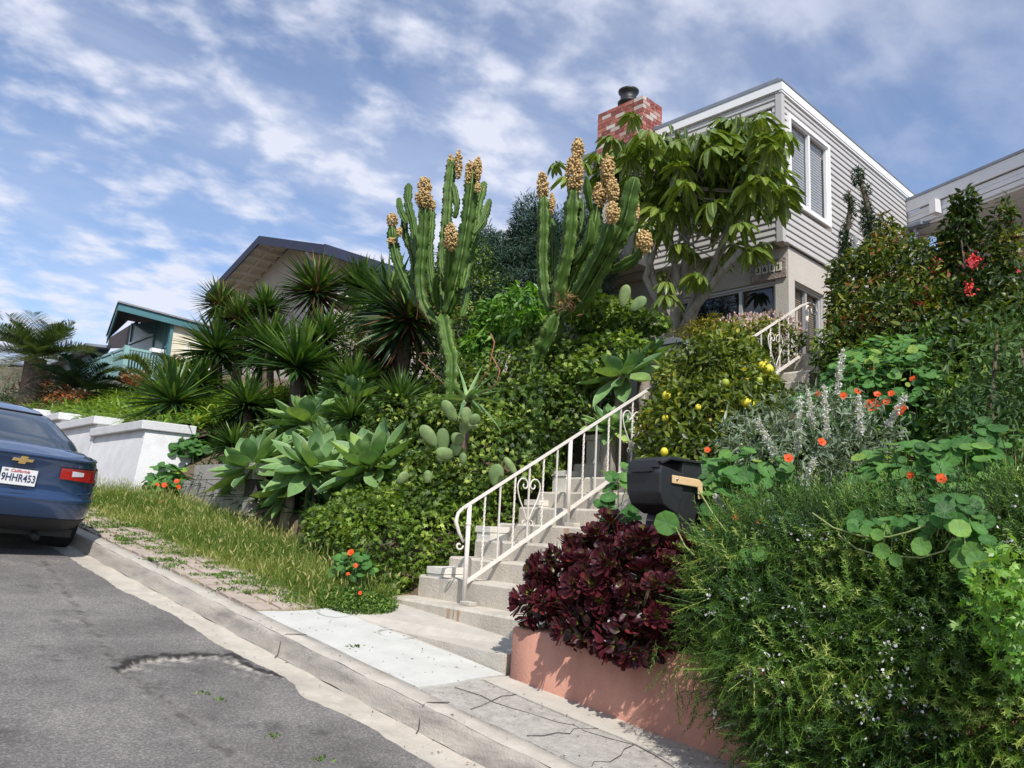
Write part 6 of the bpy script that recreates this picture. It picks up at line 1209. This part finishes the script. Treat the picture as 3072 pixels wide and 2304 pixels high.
# small weeds in the paver gaps and street cracks
F = Fol((3, 8, -.5)); Pw = []
for _ in range(90): y = rng.uniform(6.3, 11.5); Pw.append((xc(y)+.22+rng.random()*.65, y, .03+.05*rng.random(), 60))
for X, Y in ((700, 1238),): pass
for X, Y in ((438, 1505), (470, 1520), (585, 1600), (690, 1650), (760, 1448)): g_ = dplane(X, Y); Pw.append((g_[0], g_[1], .022, 34))
for (x, y, r_, k) in Pw:
    z = float(walkz(x, y)) if x > xc(y) else float(S_(y)-.03*x)+.01; p_ = A_([x, y, z])+rng.normal(0, r_, (k, 3))*A_([1, 1, .12]); p_[:, 2] = z+np.abs(p_[:, 2]-z); F.leaves(p_, runit(k)+A_([0, 0, .6]), runit(k)+A_([0, 0, .8]), .03, .014, T_SMALL, np.clip(rng.normal(.55, .2, k), 0, 1))
tag(F.build('crack_weeds', g_ros), 'tiny weeds sprouting between the pavers and in the street cracks', 'weeds', None, 'stuff')
n_ = 260; y = rng.uniform(2, 7, n_); o_ = rng.uniform(-.3, 1.0, n_); x = xc(y)+o_; z = np.where(o_ < 0, gz(y)+.006, np.where(o_ < .2, gz(y)+.15, walkz(x, y)+.008)); F = Fol((3, 4, -1)); F.leaves(np.stack([x, y, z], -1), runit(n_)*A_([1, 1, .1]), runit(n_)*.4+A_([0, 0, 1]), rng.uniform(.008, .03, n_), .01, T_SMALL, rng.random(n_)); tag(F.build('leaf_litter', g_dry), 'scattered dry leaf bits in the gutter and on the pavement', 'leaf litter', None, 'stuff')

# ---- strap leaf bed behind the white wall
ct = []
for y in np.arange(13.7, 24, .36):
    for x in np.arange(5.0, 7.4, .4): ct.append((x+rng.uniform(-.12, .12), y+rng.uniform(-.12, .12)))
ct = A_(ct); hz = np.interp(ct[:, 1], [13.5, 24], [1.5, 2.55])+.38*(ct[:, 0]-5.0)-.1; n_ = len(ct)*22; idx = np.repeat(np.arange(len(ct)), 22)
P = np.stack([ct[idx, 0], ct[idx, 1], hz[idx]-.1], -1)+rng.normal(0, .05, (n_, 3)); D = runit(n_)*A_([1, 1, .3])+A_([0, 0, .9]); F = Fol((6, 18, 1.8)); F.blades(P, D, rng.uniform(.42, .72, n_), .048, rng.uniform(.35, .8, n_), 5, lambda t: np.interp(t, [0, .5, 1], [1, 1, .15]), .2, np.clip(rng.normal(.5, .25, n_), 0, 1))
tag(F.build('strap_leaf_bed', g_strap, smooth=True), 'bed of yellow green strap leaves behind the white stepped wall', 'plants', None, 'stuff')
gridmesh(np.linspace(4.85, 8.2, 10), np.linspace(13.5, 26, 20), lambda X, Y: np.interp(Y, [13.5, 26], [1.2, 2.5])+.36*(X-5.0)-.12, 'raised_bed_soil', soil)

# ---- palms
def palm(label, cpt, R, nf, trunk_r, droop=.5, lw=.03, el_lo=-.3, cat='palm tree', name='palm_tree', tintm=.45, base=None, leafL=.3, seed=1):
    r_ = np.random.default_rng(seed); g = gnd(cpt) if base is None else tuple(base); t_ = empty(name, g, label, cat); m_ = MB(g); c = Vector(cpt)
    m_.tube([Vector((c.x, c.y, g[2]-.3)), c], [trunk_r*1.15, trunk_r], 12, rad=lambda k, i: 1+.12*((k+i) % 2)); m_.build('trunk', m_bark2, t_)
    for i in range(nf):
        az = i*2.39996; el = r_.uniform(el_lo, 1.25); D = np.array([cos(el)*cos(az), cos(el)*sin(az), sin(el)]); L = R*r_.uniform(.85, 1.1); bd = droop*r_.uniform(.6, 1.3); F = Fol(g)
        t = np.linspace(.12, 1, 46); C = np.array(c)+L*t[:, None]*D; C[:, 2] -= bd*L*t**2; T = np.repeat(D[None], 46, 0); T[:, 2] -= 2*bd*t; T = nrm(T); S = nrm(np.cross(T, [0, 0, 1.])); Nn = np.cross(S, T)
        tt = np.clip(tintm+r_.normal(0, .12, 46)+.25*(el < -.05), 0, 1)
        for s_ in (-1, 1): F.blades(C, S*s_*.9+T*.6+Nn*.5+r_.normal(0, .06, (46, 3)), leafL*L*np.sin(np.clip(t*.93+.07, 0, 1)*pi)**.5, lw, .12, 3, lambda q: np.array([.7, 1, .7, .05]), .2, tt)
        F.build('frond', g_palm if tintm > .2 else g_cyp, t_, True)
    return t_
palm('feathery palm tree at the far left behind the blue car', dx_(78, 775, 5.0), 1.7, 60, .24, .36, .02, -.2, base=gnd(dx_(50, 885, 5.0), 0), seed=3, tintm=.5)
palm('dark low sago palm beside the white wall, right of the feathery palm', dx_(172, 850, 5.6), 1.7, 26, .2, .45, .03, .05, 'sago palm', 'sago_palm', .1, leafL=.2, seed=5)
palm('small arching palm in front of the teal balcony', dx_(330, 830, 6.5), 1.75, 7, .08, .55, .03, .5, 'palm tree', 'palm_tree', .6, leafL=.22, seed=13)
c = dx_(0, 632, 6.0); palm('palm tree whose frond tips enter the picture at the left edge', (c[0]-1.9, c[1]+2.0, c[2]+.2), 2.3, 16, .15, .7, .04, -.3, seed=8, base=(c[0]-1.9, c[1]+2, 1.5))
bush('orange_flowering_shrub', 'rust coloured shrub with orange flowers between the two palms', [E3(110, 840, 5.6, .7, 1.0, .45), E3(150, 870, 5.4, .6, 1.0, .3), E3(290, 815, 6.8, .3, .8, .2)], 3200, .10, .05, T_LEAF, leafmat('rust_leaf', [(0, (.05, .06, .02)), (.5, (.16, .10, .04)), (1, (.55, .12, .04))], .6, .2, .3), inner=.5, lump=.3)
bush('grey_shrub', 'grey leafless looking shrub at the left edge under the feathery palm', [E3(5, 850, 5.4, .6, .9, .5), E3(20, 810, 5.8, .5, .8, .3)], 2600, .05, .018, T_LEAF, g_sage, inner=.4, lump=.3, stems=26)
bush('dark_shrub', 'dark shrub low behind the roof of the blue car', [E3(60, 880, 5.2, .7, 1.4, .3), E3(130, 895, 5.1, .5, 1.2, .2)], 3500, .08, .03, T_LEAF, g_ivyd, inner=.4, lump=.3)
fh = empty('clapboard_house', (9, 42, 4), 'small grey clapboard house corner at the far left edge', 'house'); m_ = MB(fh.location); a_ = dx_(-60, 795, 9.0); b_ = dx_(32, 790, 9.0); m_.box((9, b_[1], 3), (14, a_[1], b_[2])); m_.build('wall', m_sid, fh)
m_ = MB(fh.location); m_.box((8.8, b_[1]-.3, b_[2]+.003), (14, a_[1], b_[2]+.12)); m_.build('roof', m_roofd, fh)
# trees across the street: only mirrored in the windows and shading nothing in view
for i, (x, y, h_) in enumerate(((-13, 2, 5), (-14, 9, 6.5), (-12, -5, 5.5), (-13, 18, 6))):
    bush('street_tree', ('broad dark tree across the street behind the camera', 'tallest dark tree across the street behind the camera', 'dark tree across the street furthest down the hill', 'dark tree across the street furthest up the hill')[i], [((x, y, h_*.6), (1.8, 2.2, 1.8)), ((x+.5, y+1, h_*.85), (1.4, 1.6, 1.3))], 1500, .35, .2, T_LEAF, g_ivyd, 'tree', stems=6, tz=float(S_(y))-.4)

# ---- the blue car
ru = Vector((1, .069, -.055)).normalized(); fw_ = Vector((-.069, 1, .123)); fw_ = (fw_-ru*fw_.dot(ru)).normalized(); up_ = ru.cross(fw_)
car = empty('parked_car', (1.73, 8.72, -.585), 'dark blue sedan parked uphill against the kerb at the left edge, seen from behind', 'car')
Rm = Matrix(((ru.x, fw_.x, up_.x), (ru.y, fw_.y, up_.y), (ru.z, fw_.z, up_.z))); car.rotation_euler = Rm.to_euler()
m_carp, t, n, l = newmat('blue_car_paint'); o = n('ShaderNodeOutputMaterial'); p = n('ShaderNodeBsdfPrincipled'); l(p.outputs[0], o.inputs[0]); p.inputs['Base Color'].default_value = (.026, .062, .15, 1); p.inputs['Metallic'].default_value = .45; p.inputs['Roughness'].default_value = .32; p.inputs['Coat Weight'].default_value = 1; p.inputs['Coat Roughness'].default_value = .04
tc = n('ShaderNodeTexCoord'); q_ = n('ShaderNodeTexNoise'); q_.inputs['Scale'].default_value = 6; l(tc.outputs['Object'], q_.inputs[0]); mr = n('ShaderNodeMapRange'); mr.inputs[3].default_value = .26; mr.inputs[4].default_value = .42; l(q_.outputs['Fac'], mr.inputs[0]); l(mr.outputs[0], p.inputs['Roughness'])
m_carg = glassmat('car_glass', (.05, .075, .11), .03, .72); m_tire = surf('tyre_rubber', (.012, .012, .012), (.02, .02, .02), 20, .85, .2); m_plas = surf('black_plastic', (.012, .013, .016), (.018, .019, .022), 20, .6, .1)
m_tail, t, n, l = newmat('tail_light_red'); o = n('ShaderNodeOutputMaterial'); p = n('ShaderNodeBsdfPrincipled'); l(p.outputs[0], o.inputs[0]); p.inputs['Base Color'].default_value = (.42, .012, .015, 1); p.inputs['Roughness'].default_value = .12; p.inputs['Coat Weight'].default_value = 1
m_clear = surf('clear_lens', (.55, .55, .58), (.75, .75, .78), 30, .15, 0); m_gold = surf('gold_badge', (.62, .42, .14), (.72, .5, .2), 8, .35, 0, metal=.7); m_chrome = surf('chrome', (.75, .75, .78), (.8, .8, .82), 8, .12, 0, metal=1); m_plate = surf('plate_white', (.72, .72, .72), (.78, .78, .78), 8, .5, 0)
def outline(z, u):
    """plan outline of the body at height z; u=0 is the middle of the tail, going to the right side (u=1) and round"""
    rear = np.interp(z, [.27, .32, .40, .55, .63, .65, .73, .92, 1.0, 1.03, 1.045], [.30, .17, .06, .0, -.005, .035, .055, .035, .0, .01, .05])
    hw = np.interp(z, [.27, .32, .45, .65, .80, .94, 1.0, 1.045], [.80, .86, .905, .925, .92, .895, .87, .83])
    fr = 4.85; a = (fr-rear)/2; cy = (fr+rear)/2; ang = -pi/2+u*pi/2; e = .30
    cx_, sy_ = cos(ang), sin(ang); n1 = 2/5.2
    return (hw*abs(cx_)**n1*(1 if cx_ >= 0 else -1), cy+a*abs(sy_)**n1*(1 if sy_ >= 0 else -1)*1.0)
def bodysurf(z, u, off=0.):
    x, y = outline(z, u)
    if off:
        x2, y2 = outline(z, u+.004); tx, ty = x2-x, y2-y; L_ = sqrt(tx*tx+ty*ty)+1e-9; x += ty/L_*off; y -= tx/L_*off
    return Vector((x, y, z))
us = np.concatenate([-(np.linspace(0, 1, 15)**1)[::-1][:-1], np.linspace(0, 1, 15)]); 
us = np.concatenate([np.linspace(0, .02, 3)[:-1], np.linspace(.02, .4, 16)[:-1], np.linspace(.4, 1, 26)[:-1], np.linspace(1, 2, 14)]); us = np.concatenate([-us[::-1][:-1], us])
def loft(name, zs, surf_, mat, parent, top=None, us_=us, close=True):
    m_ = MB(local=True); k = len(us_); vs = [surf_(z, u) for z in zs for u in us_]; fs = [(i*k+j, i*k+j+1, (i+1)*k+j+1, (i+1)*k+j) for i in range(len(zs)-1) for j in range(k-1)]
    m_.add(vs, fs, True)
    if top is not None: b_ = (len(zs)-1)*k; m_.add([surf_(zs[-1], u) for u in us_]+[top], [(j, j+1, k) for j in range(k-1)], True)
    return m_.build(name, mat, parent)
body = loft('body', [.27, .30, .33, .37, .42, .48, .55, .60, .62, .635, .65, .70, .76, .82, .88, .93, .965, .99, 1.01, 1.03, 1.045], bodysurf, m_carp, car)
# deck and bonnet
m_ = MB(local=True)
def deckz(x, y): return 1.038+.05*(1-(x/.85)**2)+(.03*min(1, max(0, (y-.1)/.4)))-.048*(1-min(1, y/.25))*(1-(x/.85)**2)
gx = np.linspace(-.985, .985, 15); gy = [0, .03, .08, .2, .4, .7, 1.2, 2.4, 3.6, 4.6, 4.8]
vs = []
for yy_ in gy:
    for xx_ in gx:
        hw = .83*min(1, (1-((2.45-yy_-.05)/2.42)**8 if abs((2.45-yy_-.05)/2.42) < 1 else 0)**.22+.0); hw = max(hw, .45)
        vs.append((xx_*hw, .05+yy_, deckz(xx_*hw, yy_)-(.05 if abs(xx_) > .98 else 0)))
k = len(gx); m_.add(vs, [(i*k+j, i*k+j+1, (i+1)*k+j+1, (i+1)*k+j) for i in range(len(gy)-1) for j in range(k-1)], True); m_.build('deck', m_carp, car)
# greenhouse: rings from the belt to the roof
def green(z, u, off=0.):
    t_ = (z-1.0)/.45; rear = np.interp(t_, [0, .35, .75, .95, 1.0], [.30, .62, 1.22, 1.75, 2.0]); fr = np.interp(t_, [0, .6, .95, 1], [3.75, 3.25, 2.85, 2.7]); hw = np.interp(t_, [0, .3, .75, .93, 1], [.84, .79, .665, .60, .52])
    ang = -pi/2+u*pi/2; cx_, sy_ = cos(ang), sin(ang); n1 = 2/3.6; a = (fr-rear)/2; cy = (fr+rear)/2
    x = hw*abs(cx_)**n1*(1 if cx_ >= 0 else -1); y = cy+a*abs(sy_)**n1*(1 if sy_ >= 0 else -1); zz2 = z
    if off: x *= 1+off/hw; y += off*(-1 if sy_ < 0 else 1)*1.0; zz2 += off*.4
    return Vector((x, y, zz2))
zs_ = list(np.linspace(1.0, 1.45, 16))
loft('cabin', zs_, green, m_carp, car, top=Vector((0, 2.3, 1.475)))
def patch(name, z0, z1, u0, u1, surf_, off, mat, parent, nz=8, nu=14, taper=None):
    m_ = MB(local=True); vs = []
    for i in range(nz+1):
        z = z0+(z1-z0)*i/nz
        for j in range(nu+1):
            u = u0+(u1-u0)*j/nu
            if taper: zq, uq = taper(i/nz, j/nu); z_, u_ = z0+(z1-z0)*zq, u0+(u1-u0)*uq
            else: z_, u_ = z, u
            vs.append(surf_(z_, u_, off))
    k = nu+1; m_.add(vs, [(i*k+j, i*k+j+1, (i+1)*k+j+1, (i+1)*k+j) for i in range(nz) for j in range(nu)], True); return m_.build(name, mat, parent)
rw = patch('rear_window', 1.055, 1.375, -.62, .62, green, .012, m_carg, car, 10, 20, lambda a_, b_: (a_, .5+(b_-.5)*(1-.12*a_)))
patch('inner_shade', 1.05, 1.38, -.64, .64, green, .004, m_plas, car, 10, 20)
patch('side_window', 1.06, 1.37, .72, 1.5, green, .01, m_carg, car, 6, 14)
# tail light: wraps from the trunk lid round the corner
def tl(a_, b_): return ((a_*(.6+.4*b_)+(1-b_)*.36), b_)
tlr = patch('tail_light', .765, .945, .055, .93, bodysurf, .014, m_tail, car, 6, 30, tl)
patch('reverse_lens', .86, .915, .11, .20, bodysurf, .018, m_clear, tlr, 3, 8, lambda a_, b_: (a_*(1-.3*b_)+.2*b_, b_)); 
patch('reverse_lens', .845, .915, .36, .52, bodysurf, .018, m_clear, tlr, 3, 8, lambda a_, b_: (a_*(1-.1*b_), b_*(1-.0*a_)))
patch('tail_light', .765, .945, -.93, -.055, bodysurf, .010, m_tail, car, 6, 24, lambda a_, b_: tl(a_, 1-b_)[0:1]+(b_,))
patch('reflector', .345, .385, .50, .62, bodysurf, .008, m_tail, car, 2, 6)
patch('lower_valance', .27, .43, -.95, .95, bodysurf, .006, m_plas, car, 4, 40)
patch('bumper_step', .603, .637, -.98, .98, bodysurf, .006, m_carp, car, 3, 40)
def line(name, pts, r_, mat): m_ = MB(local=True); m_.tube(pts, r_, 5); return m_.build(name, mat, car)
line('trunk_seam', [bodysurf(z, u, .003) for z, u in [(.96, .45), (.80, .42), (.70, .38), (.66, .34), (.648, .25), (.645, 0), (.648, -.3), (.66, -.42), (.70, -.46), (.8, -.5), (.9, -.515)]], .005, m_plas)
line('crease', [bodysurf(z, u, .003) for z, u in [(.80, .43), (.72, .37), (.695, .34), (.69, .2), (.69, 0), (.69, -.34)]], .009, m_carp)
line('deck_lip', [bodysurf(1.01, u, .0)+Vector((0, -.004, .012)) for u in np.linspace(-.8, .8, 25)], .012, m_carp)
m_ = MB(local=True); m_.sphere((.03, 1.95, 1.47), .1, 10, 8, (.38, .9, .95)); m_.build('roof_antenna', m_carp, car)
line('brake_light_strip', [green(1.385, u, .016) for u in np.linspace(-.45, .45, 9)], .011, m_plas)
# number plate with its lettering
yp = .0; zpl = .80; m_ = MB(local=True); m_.box((-.1525, .016, zpl-.076), (.1525, .024, zpl+.076)); pl_ = m_.build('number_plate', m_plate, car, bevel=.0)
m_navy2 = surf('plate_navy', (.02, .03, .10), (.03, .04, .12), 8, .5, 0); m_redt = surf('plate_red', (.5, .03, .05), (.55, .05, .06), 8, .5, 0)
FRM = lambda x, z: frame((x, .0135, z), (1, 0, 0), (0, 0, 1))
tx = text_mesh('9HHR453', .098, .001, m_navy2, pl_, FRM(0, zpl-.012) @ Matrix.Diagonal((.74, 1, 1, 1)), 'plate_number', bold=.0015, local=True)
text_mesh('California', .042, .001, m_redt, pl_, FRM(0, zpl+.055), 'state_name', shear=.35, local=True)
text_mesh('FEB', .022, .001, m_navy2, pl_, FRM(-.115, zpl+.055), 'month_sticker', local=True)
m_ = MB(local=True)
bt = [(-.085, .012), (-.028, .012), (-.022, .034), (.034, .034), (.028, .012), (.085, .012), (.075, -.014), (.022, -.014), (.016, -.036), (-.040, -.036), (-.034, -.014), (-.095, -.014)]
m_.poly([(x_, -.012, .965+z_) for x_, z_ in bt], (0, .02, 0)); m_.build('badge', m_gold, car)
m_ = MB(local=True); m_.poly([(x_*1.09, -.006, .965+z_*1.14) for x_, z_ in bt], (0, .016, 0)); m_.build('badge_rim', m_chrome, car)
text_mesh('LT', .028, .001, m_chrome, car, frame((.52, .03, .965), (1, .05, 0), (0, 0, 1)), 'trim_letters', local=True)
for (x_, y_) in ((.80, 1.08), (-.80, 1.08), (.80, 3.9), (-.80, 3.9)):
    sg = 1 if x_ > 0 else -1; m_ = MB(local=True); m_.tube([(x_-.12*sg, y_, .325), (x_-.105*sg, y_, .325), (x_+.09*sg, y_, .325), (x_+.105*sg, y_, .325)], [.29, .325, .325, .29], 28); wh = m_.build('wheel', m_tire, car)
    m_ = MB(local=True)
    for k in range(10): a_ = 2*pi*k/10; m_.bar((x_+.108*sg, y_+.05*cos(a_), .325+.05*sin(a_)), (x_+.108*sg, y_+.22*cos(a_), .325+.22*sin(a_)), .03, .02, up=(1, 0, 0))
    m_.build('rim', m_chrome, wh)
m_ = MB(local=True); m_.box((-.7, .35, .22), (.7, 4.4, .3)); m_.tube([(.35, .25, .22), (.35, .8, .24)], .04, 8); m_.build('underbody', m_plas, car)
m_ = MB(local=True); m_.box((-.55, 1.3, .9), (.55, 1.45, 1.15)); m_.sphere((.30, 1.9, 1.15), .2, 12, 8, (1, .6, 1.2)); m_.sphere((-.35, 1.9, 1.15), .2, 12, 8, (1, .6, 1.2)); m_.build('seats', m_plas, car)
